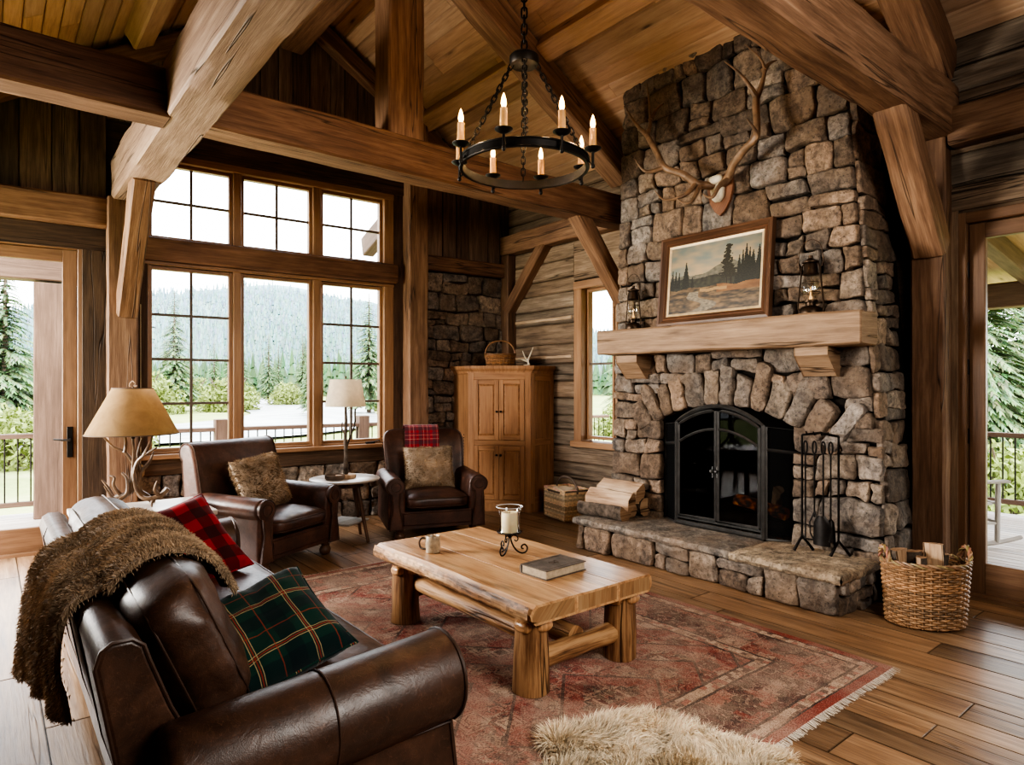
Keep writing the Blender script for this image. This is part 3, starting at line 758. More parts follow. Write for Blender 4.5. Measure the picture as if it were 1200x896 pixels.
# glazed door beside the lamp
def glazed_door(n, P, ga, gb, stile, hand, label, zt=2.655, z0=.245, flip=1, hinges=None, lever=True, mat=None):
    """ga..gb = glass; stiles outside it; hand = a of the lever plate"""
    mb = MB()
    slab(mb, P, ga - stile, ga, .02, zt + .11, -.085, -.035, (1, 1, 1), 'b'); slab(mb, P, gb, gb + stile, .02, zt + .11, -.085, -.035, (1, 1, 1), 'b')
    slab(mb, P, ga, gb, .02, z0, -.085, -.035, (1, 1, 1), 'a'); slab(mb, P, ga, gb, zt, zt + .11, -.085, -.035, (1, 1, 1), 'a')
    o = mb.build(f'door_{n}', mat or m_trim); tag(o, label, 'door', None, 'structure')
    g = MB(); i = g.add([P(ga, z0, -.06), P(gb, z0, -.06), P(gb, zt, -.06), P(ga, zt, -.06)]); g.face((i, i + 1, i + 2, i + 3)); g.build('pane', m_glass, o)
    if lever:
        h = MB(); slab(h, P, hand - .023, hand + .023, .86, 1.14, -.036, -.022, (1, 1, 1), 'b', .004)
        pl = h.build('lock_plate', m_iron, o)
        h = MB(); h.tube([P(hand, 1.02, -.03), P(hand, 1.02, .03)], .011); h.tube([P(hand, 1.02, .027), P(hand - .06 * flip, 1.022, .03), P(hand - .125 * flip, 1.03, .026)], [.011, .010, .008])
        h.build('lever_handle', m_irongrey, pl)
    if hinges is not None:
        for z in (.30, 1.15, 1.65, 2.35):
            h = MB(); h.tube([P(hinges, z - .055, -.028), P(hinges, z + .055, -.028)], .013, 8); h.build('hinge', m_iron, o)
    return o
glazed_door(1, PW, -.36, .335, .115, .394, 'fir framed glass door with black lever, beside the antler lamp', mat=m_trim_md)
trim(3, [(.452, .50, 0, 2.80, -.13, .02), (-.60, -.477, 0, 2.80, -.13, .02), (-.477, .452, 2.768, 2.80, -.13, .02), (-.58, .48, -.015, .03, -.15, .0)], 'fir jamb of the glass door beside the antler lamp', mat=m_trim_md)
glazed_door(2, PR, .72, 1.470, .10, .66, 'fir framed glass door opening to the deck with rocking chair', zt=2.57, hinges=1.578, lever=False, mat=m_trim_shaded)
trim(4, [(1.572, 1.625, 0, 2.76, -.13, .02), (.575, .618, 0, 2.76, -.13, .02), (.618, 1.572, 2.684, 2.76, -.13, .02), (.60, 1.60, -.015, .03, -.15, .0)], 'fir jamb of the glass door by the chimney', P=PR, mat=m_trim_shaded)
sash('window_7', PR, 5.03, 5.40, .93, 2.63, 1, 2, 'narrow two pane window between the cupboard and chimney', dep=(-.11, -.04))
sash('window_8', PR, 4.60, 4.95, .93, 2.63, 1, 2, 'window sash almost hidden behind the chimney edge', dep=(-.11, -.04))
trim(5, [(5.435, 5.56, .84, 2.74, -.14, .05), (4.50, 4.565, .84, 2.74, -.14, .05), (4.50, 5.56, 2.665, 2.76, -.14, .056), (4.45, 5.58, .80, .87, -.14, .09)], 'golden casing of the narrow window beyond the mantel', P=PR)
# baseboard by the door post
# ================================================================== STONE FIREPLACE
FX = 4.9                                                    # front plane of the chimney
def yr(z): return 1.88 + max(0, z - .4) * .075              # its right and left edges (tapering)
def yl(z): return 4.41 - max(0, z - .4) * .036
AC = (3.175, -.155); AR = 1.515                             # the arch of the firebox
OY0, OY1 = 2.52, 3.83
fire = thing('stone_fireplace', 'tall tapering fieldstone chimney and fireplace with arched firebox', 'fireplace', (5.1, 3.15, 0))
PC = lambda a, b, o: V((FX - o, a, b))
# core with the arched opening cut through it
a0 = atan2(1.2 - AC[1], OY1 - AC[0]); a1 = atan2(1.215 - AC[1], OY0 - AC[0])
arch_pts = [(AC[0] + AR * cos(t), AC[1] + AR * sin(t)) for t in [lerp(a0, a1, i / 20) for i in range(21)]]   # from the far side to the near
mb = MB()
out = [(yr(0), 0), (OY0, 0)] + [(OY0, .2)] + list(reversed(arch_pts)) + [(OY1, .2), (OY1, 0), (yl(0), 0), (yl(2), 2), (yl(4.6), 4.6), (yr(4.6), 4.6), (yr(2), 2), (yr(.4), .4)]
ca, cb = [(5.49, a, b) for a, b in out], [(FX + .012, a, b) for a, b in out]
mb.rings([ca, cb], (1, 1, 1), False)
mb.build('chimney_core', m_mortar, fire)
mb = MB()
hi = lambda z: z < 4.45
# jambs, then the breast above them in tapered coordinates
stones(mb, PC, 3.80, .25, 4.41, 1.20, (.13, .26), .05, seed=11, gap=.0045)
stones(mb, PC, 1.88, .25, 2.54, 1.22, (.13, .26), .05, seed=12, gap=.0045)
def tap(a, b): t = (a - 1.88) / (4.41 - 1.88); return (lerp(yr(b), yl(b), t), b)
AR2 = AR + .36
stones(mb, PC, 1.88, 1.20, 4.41, 4.62, (.15, .29), .05, seed=13, xf=tap, gap=.0045, k=.045,
       skip=lambda a, b: (math.hypot(a - AC[0], b - AC[1]) < AR + .24 and a0 - .12 < atan2(b - AC[1], a - AC[0]) < a1 + .14) or (b < 1.3 and OY0 < a < OY1) or (2.07 < tap(a, b)[0] < 4.33 and 1.86 < b < 1.96))
# voussoirs
ang = a0 - .15
q = 0
while ang < a1 + .17:
    da = R.uniform(.075, .125); r2 = AR + R.uniform(.27, .40); r1 = AR - .01
    e = min(ang + da, a1 + .24)
    f = lambda r, t: (AC[0] + r * cos(t), AC[1] + r * sin(t))
    jt = R.uniform(-.02, .02)
    stone(mb, [f(r1, ang), f(r2 * .5 + r1 * .5, ang + jt * .3), f(r2, ang + .008), f(r2 + R.uniform(-.03, .04), (ang + e) / 2), f(r2 - R.uniform(0, .05), e - .008), f(r2 * .5 + r1 * .5, e), f(r1, e), f(r1 - .012, (ang + e) / 2)][::-1],
          PC, .070, .004, seed=300 + q, col=R.choice(PAL)); ang = e; q += 1
mb.build('stone_face', m_stone, fire)
# the returning side towards the glazed door
mb = MB()
def PS(a, b, o): return V((a, yr(b) - o * .8, b))
stones(mb, PS, FX - .03, .0, 5.33, 4.2, (.14, .27), .04, seed=15, gap=.0045)
mb.build('stone_side', m_stone, fire)
mb = MB()
PSl = lambda a, b, o: V((a, yl(b) + o * .6, b))
cells = []
stones(mb, lambda a, b, o: PSl(FX + 5.5 - a - .02, b, o), FX - .03, .0, 5.48, 4.3, (.16, .3), .03, seed=16)
mb.build('stone_side', m_stone, fire)
# firebox
mb = MB()
mb.box((5.47, 3.175, .75), (.03, 1.5, 1.5)); mb.box((5.19, 3.175, .17), (.6, 1.31, .06)); 
mb.build('firebox_lining', m_soot, fire)
# hearth
hb = MB()
PH = lambda a, b, o: V((4.34 - o, a, b)); PHs = lambda a, b, o: V((a, 1.96 - o, b))
stones(hb, PH, 1.95, .0, 4.34, .225, (.10, .225), .035, seed=21, gap=.005, k=.02)
stones(hb, PHs, 4.33, .0, 4.95, .225, (.10, .225), .03, seed=22, gap=.005, k=.02)
stones(hb, lambda a, b, o: V((9.28 - a, 4.33 + o, b)), 4.33, .0, 4.93, .225, (.10, .225), .03, seed=23, gap=.005, k=.02)
hb.build('hearth_base', m_stone, fire)
hb = MB(); hb.box((4.64, 3.145, .105), (.58, 2.36, .20)); hb.build('hearth_core', m_mortar, fire)
def hslab(y0, y1, col, seed, name, x0=4.275):
    mb = MB(); nx, ny = 18, int((y1 - y0) / .035); z0, z1 = .222, .292
    def edge(y): return x0 + NZ.noise(V((y * 5, seed, 0))) * .018 + NZ.noise(V((y * 17, seed, 3))) * .009
    def top(u, v):
        y = lerp(y0, y1, v); y += (NZ.noise(V((u * 6, seed, 9))) * .012 if v in (0, 1) else 0); x = lerp(edge(y), 4.96, u)
        e = min(u * .68 / .02, 1) * min(1, min(v, 1 - v) * (y1 - y0) / .018)
        return V((x, y, z1 + NZ.noise(V((x * 7, y * 7, seed))) * .006 + NZ.noise(V((x * 25, y * 25, seed))) * .0025 - .010 * (1 - e)))
    mb.grid(top, nx, ny, col)
    def rim(pt, n, sgn):
        rg = []
        for i in range(n + 1):
            p = pt(i / n); o = sgn
            col_ = []
            for k, (dz, oo) in enumerate(((0, 0), (.22, .008), (.5, .012), (.8, .004), (1, -.012))):
                nzv = NZ.noise(V((p.x * 14, p.y * 14, k * .9 + seed))) * .014 + NZ.noise(V((p.x * 40, p.y * 40, k * 1.9 + seed))) * .006
                col_.append(p + o * (oo + (nzv if k else 0)) + V((0, 0, lerp(0, z0 - p.z, dz))))
            rg.append(col_)
        b = [mb.add(r) for r in rg]
        for i in range(n):
            for k in range(4): mb.face((b[i] + k, b[i] + k + 1, b[i + 1] + k + 1, b[i + 1] + k), None, tuple(c * .92 for c in col), True)
    rim(lambda t: top(0, t), ny, V((-1, 0, 0))); rim(lambda t: top(1 - t, 0), nx, V((0, -1, 0))); rim(lambda t: top(t, 1), nx, V((0, 1, 0)))
    i = mb.add([(4.30, y0 + .03, z0), (4.96, y0 + .03, z0), (4.96, y1 - .03, z0), (4.30, y1 - .03, z0)]); mb.face((i, i + 3, i + 2, i + 1), None, col)
    o = mb.build(name, m_slabm, fire); return o
o = hslab(1.905, 2.72, (.40, .34, .26), 1, 'hearth_slab', 4.265); o['label'] = 'tan hearth slab under the fire tools'
o = hslab(2.725, 4.385, (.27, .25, .225), 2, 'hearth_slab', 4.29); o['label'] = 'grey pitted hearth slab before the fire screen'
# logs and embers in the grate
gr = thing('fire_grate', 'black iron grate inside the firebox', 'fire grate', (5.14, 3.0, .20))
mb = MB()
for y in (2.78, 2.93, 3.08, 3.23): mb.tube([(4.98, y, .20), (4.98, y, .30), (5.0, y, .285), (5.32, y, .27)], .009, 6)
mb.tube([(5.02, 2.72, .285), (5.02, 3.3, .285)], .009, 6); mb.tube([(5.28, 2.72, .275), (5.28, 3.3, .275)], .009, 6); mb.tube([(5.28, 2.78, .275), (5.28, 2.78, .2)], .009, 6); mb.tube([(5.28, 3.23, .275), (5.28, 3.23, .2)], .009, 6)
mb.build('grate_bars', m_iron, gr)
for k, (p0, p1, r, lb, mm) in enumerate((((5.04, 2.66, .35), (5.06, 3.30, .36), .055, 'charred log low in the fire grate, nearest the glass', m_char), ((5.19, 2.70, .35), (5.17, 3.36, .34), .06, 'charred log low in the fire grate, behind the first', m_char),
        ((5.10, 2.72, .46), (5.14, 3.2, .52), .052, 'burnt log lying on top of the others in the grate', m_ember), ((5.20, 2.86, .50), (5.05, 2.76, .66), .045, 'split log propped upright in the fire', m_split))):
    mb = MB(); mb.tube([lerp(V(p0), V(p1), t / 6) for t in range(7)], r, 10, wob=.25); o = mb.build('fire_log', mm); base_at(o, p0); tag(o, lb, 'log', 'logs in the fire')
mb = MB()
for _ in range(60): mb.sell((R.uniform(4.96, 5.3), R.uniform(2.68, 3.4), .212), (R.uniform(.012, .03),) * 3, 3, 2.5, n=3, rot=Euler((R.random() * 3, R.random() * 3, 0)).to_matrix())
o = mb.build('ember_bed', m_ember); tag(o, 'bed of glowing embers and ash under the grate', 'embers', None, 'stuff')

# mantel
man = thing('mantel_shelf', 'long rough-hewn timber mantel across the stone chimney', 'mantel', (4.76, 3.15, 1.92))
mb = MB(); mb.beam((4.745, 1.93, 1.915), (4.745, 4.39, 1.93), .27, .235, (0, 0, 1), .014, .012, 5, seg=60, kp=4); mb.build('beam', m_mantel, man)
for y in (4.05, 2.30):
    mb = MB(); pr = [(4.93, 1.80), (4.66, 1.80), (4.66, 1.735), (4.80, 1.585), (4.93, 1.585)]
    mb.prism(pr[::-1], lambda a, b, t, y=y: V((a, y - .125 + t, b)), .25, .006, sm=False, nr=1); mb.build('corbel', m_mantel, man)

# fire screen: two arched doors between two folding wings
fs = thing('fire_screen', 'black arched fireplace screen with two glass doors and folded side wings', 'fire screen', (4.80, 3.15, .295))
SX = 4.775; y0, y1 = 2.735, 3.56; ym = (y0 + y1) / 2; zb = .30
def ztop(y): return 1.345 - .145 * ((y - ym) / ((y1 - y0) / 2)) ** 2
Psc = lambda a, b, o: V((SX - o, a, b))
def strip(mb, pts, w, o0=0, o1=.022):
    """flat iron strip through points in the screen's plane"""
    mb.tube([Psc(a, b, (o0 + o1) / 2) for a, b in pts], w, 4, sm=False)
mb = MB()
N = 18; top = [(lerp(y0, y1, i / N), ztop(lerp(y0, y1, i / N))) for i in range(N + 1)]
strip(mb, [(y0, zb)] + top + [(y1, zb)], .018); strip(mb, [(y0, zb + .012), (y1, zb + .012)], .022); strip(mb, [(y0, zb + .06), (y1, zb + .06)], .01)
mb.build('outer_frame', m_irongrey, fs)
for s, (ya, yb) in ((0, (y0 + .028, ym - .012)), (1, (ym + .012, y1 - .028))):
    d = MB(); n = 10; t2 = [(lerp(ya, yb, i / n), ztop(lerp(ya, yb, i / n)) - .04) for i in range(n + 1)]; t3 = [(a, b - .155) for a, b in t2]
    strip(d, [(ya, zb + .085)] + t2 + [(yb, zb + .085), (ya, zb + .085)], .014, .004, .03); strip(d, t3, .012, .004, .028)
    do = d.build('screen_door', m_irongrey, fs)
    g = MB(); bb = g.add([Psc(a, zb + .085, .01) for a, _ in t2] + [Psc(a, b, .01) for a, b in t2]); k = n + 1
    for i in range(n): g.face((bb + i, bb + i + 1, bb + k + i + 1, bb + k + i))
    g.build('door_glass', m_smoke, do)
    yh = yb - .035 if s == 0 else ya + .035
    h = MB(); yy = ym - .022 if s == 0 else ym + .022; h.tube([Psc(yy, .80, .02), Psc(yy, .80, .055)], .006); h.sell(Psc(yy, .80, .062), (.016, .016, .016), 2, 2, n=4); h.tube([Psc(yy, .76, .03), Psc(yy, .745, .045), Psc(yy, .84, .045)], .005, 6); h.build('knob', m_irongrey, do)
for (yA, xA, yB, xB) in ((y0 - .01, SX, 2.515, 4.93), (y1 + .01, SX, 3.80, 4.925)):
    w = MB(); d = V((xB - xA, yB - yA, 0)); L = d.length; d.normalize()
    def Q(a, b): return V((xA, yA, 0)) + d * a + V((0, 0, b))
    za, zc = 1.19, 1.165
    for path in ([Q(.01, zb), Q(.01, za), Q(L, zc), Q(L, zb), Q(.01, zb)], [Q(.01, za - .18), Q(L, zc - .18)]): w.tube(path, .013, 4, sm=False)
    wo = w.build('side_wing', m_irongrey, fs)
    g = MB(); i = g.add([Q(.015, zb), Q(L, zb), Q(L, zc), Q(.015, za)]); g.face((i, i + 1, i + 2, i + 3)); g.build('wire_mesh', m_mesh, wo)

# fire tools on their stand
ts = thing('fire_tool_stand', 'black wrought iron fire tool stand at the end of the hearth', 'tool stand', (4.74, 2.27, .292))
A, B = V((4.70, 2.385, 0)), V((4.735, 2.135, 0))
mb = MB()
for P0 in (A, B):
    mb.tube([P0 + V((0, 0, .40)), P0 + V((0, 0, 1.15))], .008, 8)
    mb.tube([P0 + V((0, 0, .40)), P0 + V((-.03, .01, .36)), P0 + V((-.06, .03, .297))], [.009, .009, .011], 8); mb.tube([P0 + V((0, 0, .40)), P0 + V((.03, -.02, .36)), P0 + V((.07, -.05, .297))], [.009, .009, .011], 8)
mb.build('upright', m_iron, ts)
mb = MB(); mb.tube([A + V((0, 0, 1.15)), A * .5 + B * .5 + V((0, 0, 1.17)), B + V((0, 0, 1.15))], .009, 8)
for t in (.2, .4, .6, .8):
    p = A.lerp(B, t) + V((0, 0, 1.16)); mb.tube([p, p + V((-.03, 0, -.005)), p + V((-.045, 0, .02))], .005, 6)
mb.build('hook_bar', m_iron, ts)
mb = MB(); mb.tube([A + V((0, 0, .385)), B + V((0, 0, .385))], .006, 6); mb.build('cross_bar', m_iron, ts)
def tool(name, t, label, endf):
    p = A.lerp(B, t) + V((-.04, 0, 0)); o = thing(name, label, 'fire tool', (p.x, p.y, .40), group=None)
    mb = MB(); mb.tube([p + V((0, 0, 1.02)), p + V((0, 0, .56))], .006, 8)
    mb.build('shaft', m_iron, o)
    mb = MB(); mb.tube([p + V((0, .014 * sin(a), 1.065 + .045 * cos(a))) for a in [2 * pi * i / 14 for i in range(14)]], .006, 6, closed=True); mb.build('loop_handle', m_iron, o)
    mb = MB(); endf(mb, p); mb.build(endf.__name__, m_iron, o)
def poker_hook(mb, p): mb.tube([p + V((0, 0, .58)), p + V((0, 0, .40)), p + V((0, .03, .43))], [.007, .006, .003], 6)
def tong_jaws(mb, p):
    for s in (-1, 1): mb.tube([p + V((0, 0, .60)), p + V((0, s * .035, .52)), p + V((0, s * .03, .44)), p + V((0, s * .008, .40))], .006, 6)
def shovel_blade(mb, p):
    def f(u, v): 
        z = lerp(.58, .365, v); w = .062 * (1 - max(0, .35 - v) ** 2 * 5); y = (u - .5) * 2 * w
        return V((p.x - .02 - .02 * (1 - (2 * u - 1) ** 2), p.y + y, z))
    mb.grid(f, 8, 8)
def brush_head(mb, p): mb.lathe([(.006, .56), (.022, .54), (.028, .50), (.034, .40), (.02, .395)], (p.x, p.y, 0), 12)
tool('poker', .17, 'iron poker hanging nearest the fire screen', poker_hook)
tool('fire_tongs', .42, 'iron fire tongs hanging between poker and shovel', tong_jaws)
tool('ash_shovel', .66, 'iron ash shovel with broad rounded blade on the tool stand', shovel_blade)
tool('hearth_brush', .86, 'slim iron hearth brush hanging behind the shovel', brush_head)

# split logs stacked on the hearth
def log_shape(mb_s, mb_b, p, L, r, a0, a1, yaw=0.0, seed=0):
    """wedge-split log lying along y: bark round the arc a0..a1, pale split faces elsewhere"""
    d = V((sin(yaw), -cos(yaw), 0)); x = V((cos(yaw), sin(yaw), 0)); z = V((0, 0, 1)); n = 10
    arc_ = [(r * cos(lerp(a0, a1, i / n)), r * sin(lerp(a0, a1, i / n))) for i in range(n + 1)]
    full = a1 - a0 > 6.2
    cen = [] if full else [(R.uniform(-.1, .1) * r - .15 * r * cos((a0 + a1) / 2), -.15 * r * sin((a0 + a1) / 2))]
    prof = arc_[:-1] + ([] if full else [arc_[-1]] + cen)
    segs = 9; rg = []
    for k in range(segs + 1):
        t = k / segs; rr = []
        for (a, b) in prof:
            P = V(p) + d * ((t - .5) * L); nz = NZ.noise(V((a * 12, b * 12, t * 3 + seed * 3))) * .012 + NZ.noise(V((a * 30, b * 30, t * 8 + seed))) * .004
            f = 1 + nz / r; rr.append(P + x * (a * f) + z * (b * f))
        rg.append(rr)
    m = len(prof); uo = R.random() * 20
    bs = [mb_s.add(r_) for r_ in rg]; bb = [mb_b.add(r_) for r_ in rg]
    for k in range(segs):
        for i in range(m):
            j = (i + 1) % m; bark = full or i < n
            tgt, B = (mb_b, bb) if bark else (mb_s, bs)
            u0, u1 = uo + k / segs * L, uo + (k + 1) / segs * L; w0, w1 = i * .05, (i + 1) * .05
            tgt.face((B[k] + i, B[k] + j, B[k + 1] + j, B[k + 1] + i), [(u0, w0), (u0, w1), (u1, w1), (u1, w0)], (1, 1, 1), bark)
    for k, rev in ((0, True), (segs, False)):
        ii = [bs[k] + i for i in range(m)]; 
        if rev: ii.reverse()
        mb_s.face(ii, [(mb_s.v[i].x * .4 + uo, mb_s.v[i].z) for i in ii], (.82, .72, .6))
def firewood(p, L, r, a0, a1, label, group, yaw=0.0, seed=0):
    ms, mbk = MB(), MB(); log_shape(ms, mbk, p, L, r, a0, a1, yaw, seed)
    o = thing('firewood_log', label, 'firewood', (p[0], p[1], p[2] - r), group=group); mbk.build('bark', m_bark, o)
    if a1 - a0 < 6.2: ms.build('split_face', m_split, o)
    else:
        for q in (0, 1):
            e = MB(); e.v = ms.v; e.f = [ms.f[q]]; e.uv = [ms.uv[q]]; e.c = [ms.c[q]]; e.sm = [False]; e.mi = [0]; e.build('cut_end', m_split, o)
    return o
HZ = .296
FG = 'split logs stacked on the hearth'
firewood((4.475, 4.17, HZ + .072), .50, .085, pi * .75, pi * 1.9, 'hearth log with dark bark facing out, at the bottom front of the stack', FG, .10, 1)
firewood((4.63, 4.19, HZ + .070), .46, .072, 0, 2 * pi, 'round hearth log beneath the stack, mostly hidden', FG, .06, 2)
firewood((4.79, 4.17, HZ + .085), .46, .088, 0, 2 * pi, 'round hearth log at the bottom back of the stack', FG, .06, 3)
firewood((4.525, 4.17, HZ + .165), .50, .10, -pi * .55, pi * .28, 'pale split hearth log in the middle of the stack with flat face out', FG, .10, 4)
firewood((4.69, 4.19, HZ + .235), .48, .115, -pi * .62, pi * .22, 'pale split hearth log on top of the stack', FG, .06, 5)

# ================================================================== ON THE MANTEL AND CHIMNEY
def canvas_col(u, v):
    """the painted landscape: u across (0 = far end), v up"""
    nz = lambda a, b, s=0: NZ.noise(V((a, b, s)))
    f = nz(u * 4, v * 9, 1) * .5 + nz(u * 11, v * 20, 2) * .3
    sky = [lerp(a, b, min(1, max(0, .5 + f * 1.5 - (v - .75) * .6))) for a, b in zip((.33, .40, .42), (.62, .53, .40))]
    c = sky
    ridge = .55 + .15 * math.exp(-((u - .66) / .16) ** 2) + nz(u * 9, 0, 4) * .02
    if v < ridge: c = [x * (1 + nz(u * 30, v * 30, 5) * .4) for x in (.25, .25, .22)]
    r2 = .50 + .05 * nz(u * 5, 3, 6)
    if v < r2: c = [x * (1 + nz(u * 25, v * 25, 8) * .5) for x in (.085, .085, .06)]
    for (tu, tb, th, tw) in ((.19, .32, .44, .075), (.07, .38, .26, .03), (.11, .38, .24, .028), (.03, .36, .30, .03), (.27, .36, .16, .03), (.85, .33, .55, .075), (.92, .32, .46, .09), (.98, .32, .52, .08), (.78, .34, .40, .06), (.815, .34, .46, .05), (.885, .32, .5, .06)):
        t = (v - tb) / th
        if 0 < t < 1 and abs(u - tu) < tw * (1 - t) * (.7 + .45 * nz(u * 60, v * 45, 3)) + .003: c = [x * (1 + nz(u * 70, v * 70) * .7) for x in (.045, .048, .028)]
    for (tu, tb, tt) in ((.655, .33, .93), (.70, .33, .62)):
        if tb < v < tt and abs(u - tu) < .007: c = (.05, .035, .02)
        if .45 < v < tt and abs(u - tu + nz(v * 14, 5) * .03) < .095 * (1.05 - (v - .45) / (tt - .45) * .7) * (.45 + 1.0 * abs(nz(u * 22, v * 26, 7))): c = [x * (1 + nz(u * 80, v * 80) * .8) for x in (.065, .060, .032)]
    if v < .36 + .03 * nz(u * 6, 1, 9):
        g = nz(u * 8, v * 22, 10) + .5 * nz(u * 24, v * 50, 11)
        c = [lerp(a, b, min(1, max(0, .42 + g * .9))) for a, b in zip((.085, .065, .04), (.40, .29, .165))]
        if u > .55 and v > .26: c = [lerp(a, b, .6) for a, b in zip(c, (.45, .23, .08))]
        st = .34 + .20 * (.36 - v) / .36 * math.sin(v * 16) + nz(v * 12, 2) * .05
        if abs(u - (st + (.36 - v) * -.1)) < .05 + .16 * (.33 - v) and v < .30: c = [lerp(a, b, .55 + nz(u * 30, v * 60, 3) * .7) for a, b in zip((.17, .17, .16), (.52, .46, .36))]
        if abs(v - .31 - .02 * nz(u * 10, 0)) < .022 and .36 < u < .66: c = (.52, .38, .20)
    vg = 1 - .35 * ((u - .5) ** 2 + (v - .5) ** 2) * 2
    return tuple(max(.004, (x * vg) ** 1.25 * .70 * q) for x, q in zip(c, (1.08, .96, .78)))
pt = thing('framed_painting', 'framed landscape painting of pines and a stream leaning above the mantel', 'painting', (4.80, 3.2, 2.05))
py0, py1, pz0, pz1 = 2.665, 3.745, 2.052, 2.845; TL = .075
def PP(a, b, o): return V((4.755 + (b - pz0) * TL / (pz1 - pz0) * 1.0 - o, a, b))
mb = MB()
def fr_piece(mb, wi, wo, o0, o1, col):
    A, B, C, D = py0 + wi, py1 - wi, pz0 + wi, pz1 - wi; E_, F_, G_, H_ = py0 + wo, py1 - wo, pz0 + wo, pz1 - wo
    for quad in (((A, C), (B, C), (F_, G_), (E_, G_)), ((B, C), (B, D), (F_, H_), (F_, G_)), ((B, D), (A, D), (E_, H_), (F_, H_)), ((A, D), (A, C), (E_, G_), (E_, H_))):
        i = mb.add([PP(quad[0][0], quad[0][1], o0), PP(quad[1][0], quad[1][1], o0), PP(quad[2][0], quad[2][1], o1), PP(quad[3][0], quad[3][1], o1)])
        L = max(abs(quad[1][0] - quad[0][0]), abs(quad[1][1] - quad[0][1])); mb.face((i, i + 1, i + 2, i + 3), [(0, 0), (L, 0), (L, .04), (0, .04)], col)
fr_piece(mb, 0, 0, -.02, .036, (1, 1, 1)); fr_piece(mb, 0, .022, .036, .042, (1, 1, 1)); fr_piece(mb, .022, .05, .042, .018, (.8, .8, .8)); fr_piece(mb, .05, .062, .018, .024, (1.1, 1, .9)); fr_piece(mb, .062, .08, .024, .010, (.9, .85, .8))
mb.build('frame', wood('walnut_frame', (.055, .024, .012), (.12, .056, .028), (.20, .10, .052), .35, 1.3, 0, 0, .1), pt)
mb = MB(); fr_piece(mb, .08, .105, .011, .005, (1, 1, 1)); mb.build('liner', plain('gilt_liner', (.52, .38, .21), .45, .2, .2, 20, .05), pt)
mb = MB(); NA, NB = 200, 136
mb.grid(lambda u, v: PP(lerp(py1 - .1, py0 + .1, u), lerp(pz0 + .1, pz1 - .1, v), .006), NA, NB, canvas_col, False)
k = NT('oil_paint'); m_oil = k.bsdf(k.col(), .38, k.bump(k.noise(k.obj(), 160, 3), .25, .002), spec=.4)
mb.build('canvas', m_oil, pt)
mb = MB(); i = mb.add([PP(py0, pz0, -.02), PP(py1, pz0, -.02), PP(py1, pz1, -.02), PP(py0, pz1, -.02)]); mb.face((i, i + 3, i + 2, i + 1)); mb.build('backing_board', m_bark2, pt)

def lantern(c, s, label):
    o = thing('oil_lantern', label, 'lantern', c); c = V(c); Q = lambda prof: [(r * s, z * s) for r, z in prof]
    mb = MB(); mb.lathe(Q([(.0, 0), (.078, 0), (.082, .012), (.076, .05), (.060, .066), (.034, .074), (.034, .095), (.050, .10), (.050, .112), (.03, .118)]), c, 28); mb.build('fuel_tank', m_bronze, o)
    mb = MB(); mb.lathe(Q([(.040, .115), (.058, .15), (.066, .19), (.060, .235), (.044, .285), (.040, .30)]), c, 24, cap=False); mb.build('glass_globe', m_lglass, o)
    mb = MB(); mb.lathe(Q([(.050, .30), (.056, .305), (.050, .325), (.046, .37), (.040, .385), (.058, .392), (.058, .40), (.03, .415), (.016, .425), (.016, .445), (.0, .447)]), c, 24); mb.build('chimney_cap', m_bronze, o)
    mb = MB(); mb.lathe(Q([(.012, .115), (.012, .135), (.006, .15), (.006, .20), (.001, .215)]), c, 10); mb.build('burner', m_lantern_glow, o)
    mb = MB()
    for sg in (-1, 1): mb.tube(smooth_path([c + V((0, sg * x * s, z * s)) for x, z in ((.07, .03), (.095, .06), (.092, .12), (.078, .25), (.066, .36), (.05, .385))], 5), .006 * s, 8)
    for z, r in ((.17, .068), (.245, .060)): mb.tube([c + V((r * s * cos(a), r * s * sin(a), z * s)) for a in [2 * pi * i / 20 for i in range(20)]], .002 * s, 5, closed=True)
    mb.build('side_tubes', m_bronze, o)
    mb = MB(); mb.tube(smooth_path([c + V((0, x * s, z * s)) for x, z in ((-.085, .36), (-.092, .42), (-.07, .52), (0, .565), (.07, .52), (.092, .42), (.085, .36))], 5), .0035 * s, 6); mb.build('wire_bail', m_bronze, o)
lantern((4.74, 4.035, 2.045), .93, 'bronze oil lantern at the window end of the mantel')
lantern((4.75, 2.345, 2.033), 1.0, 'bronze oil lantern with raised wire handle at the door end of the mantel')

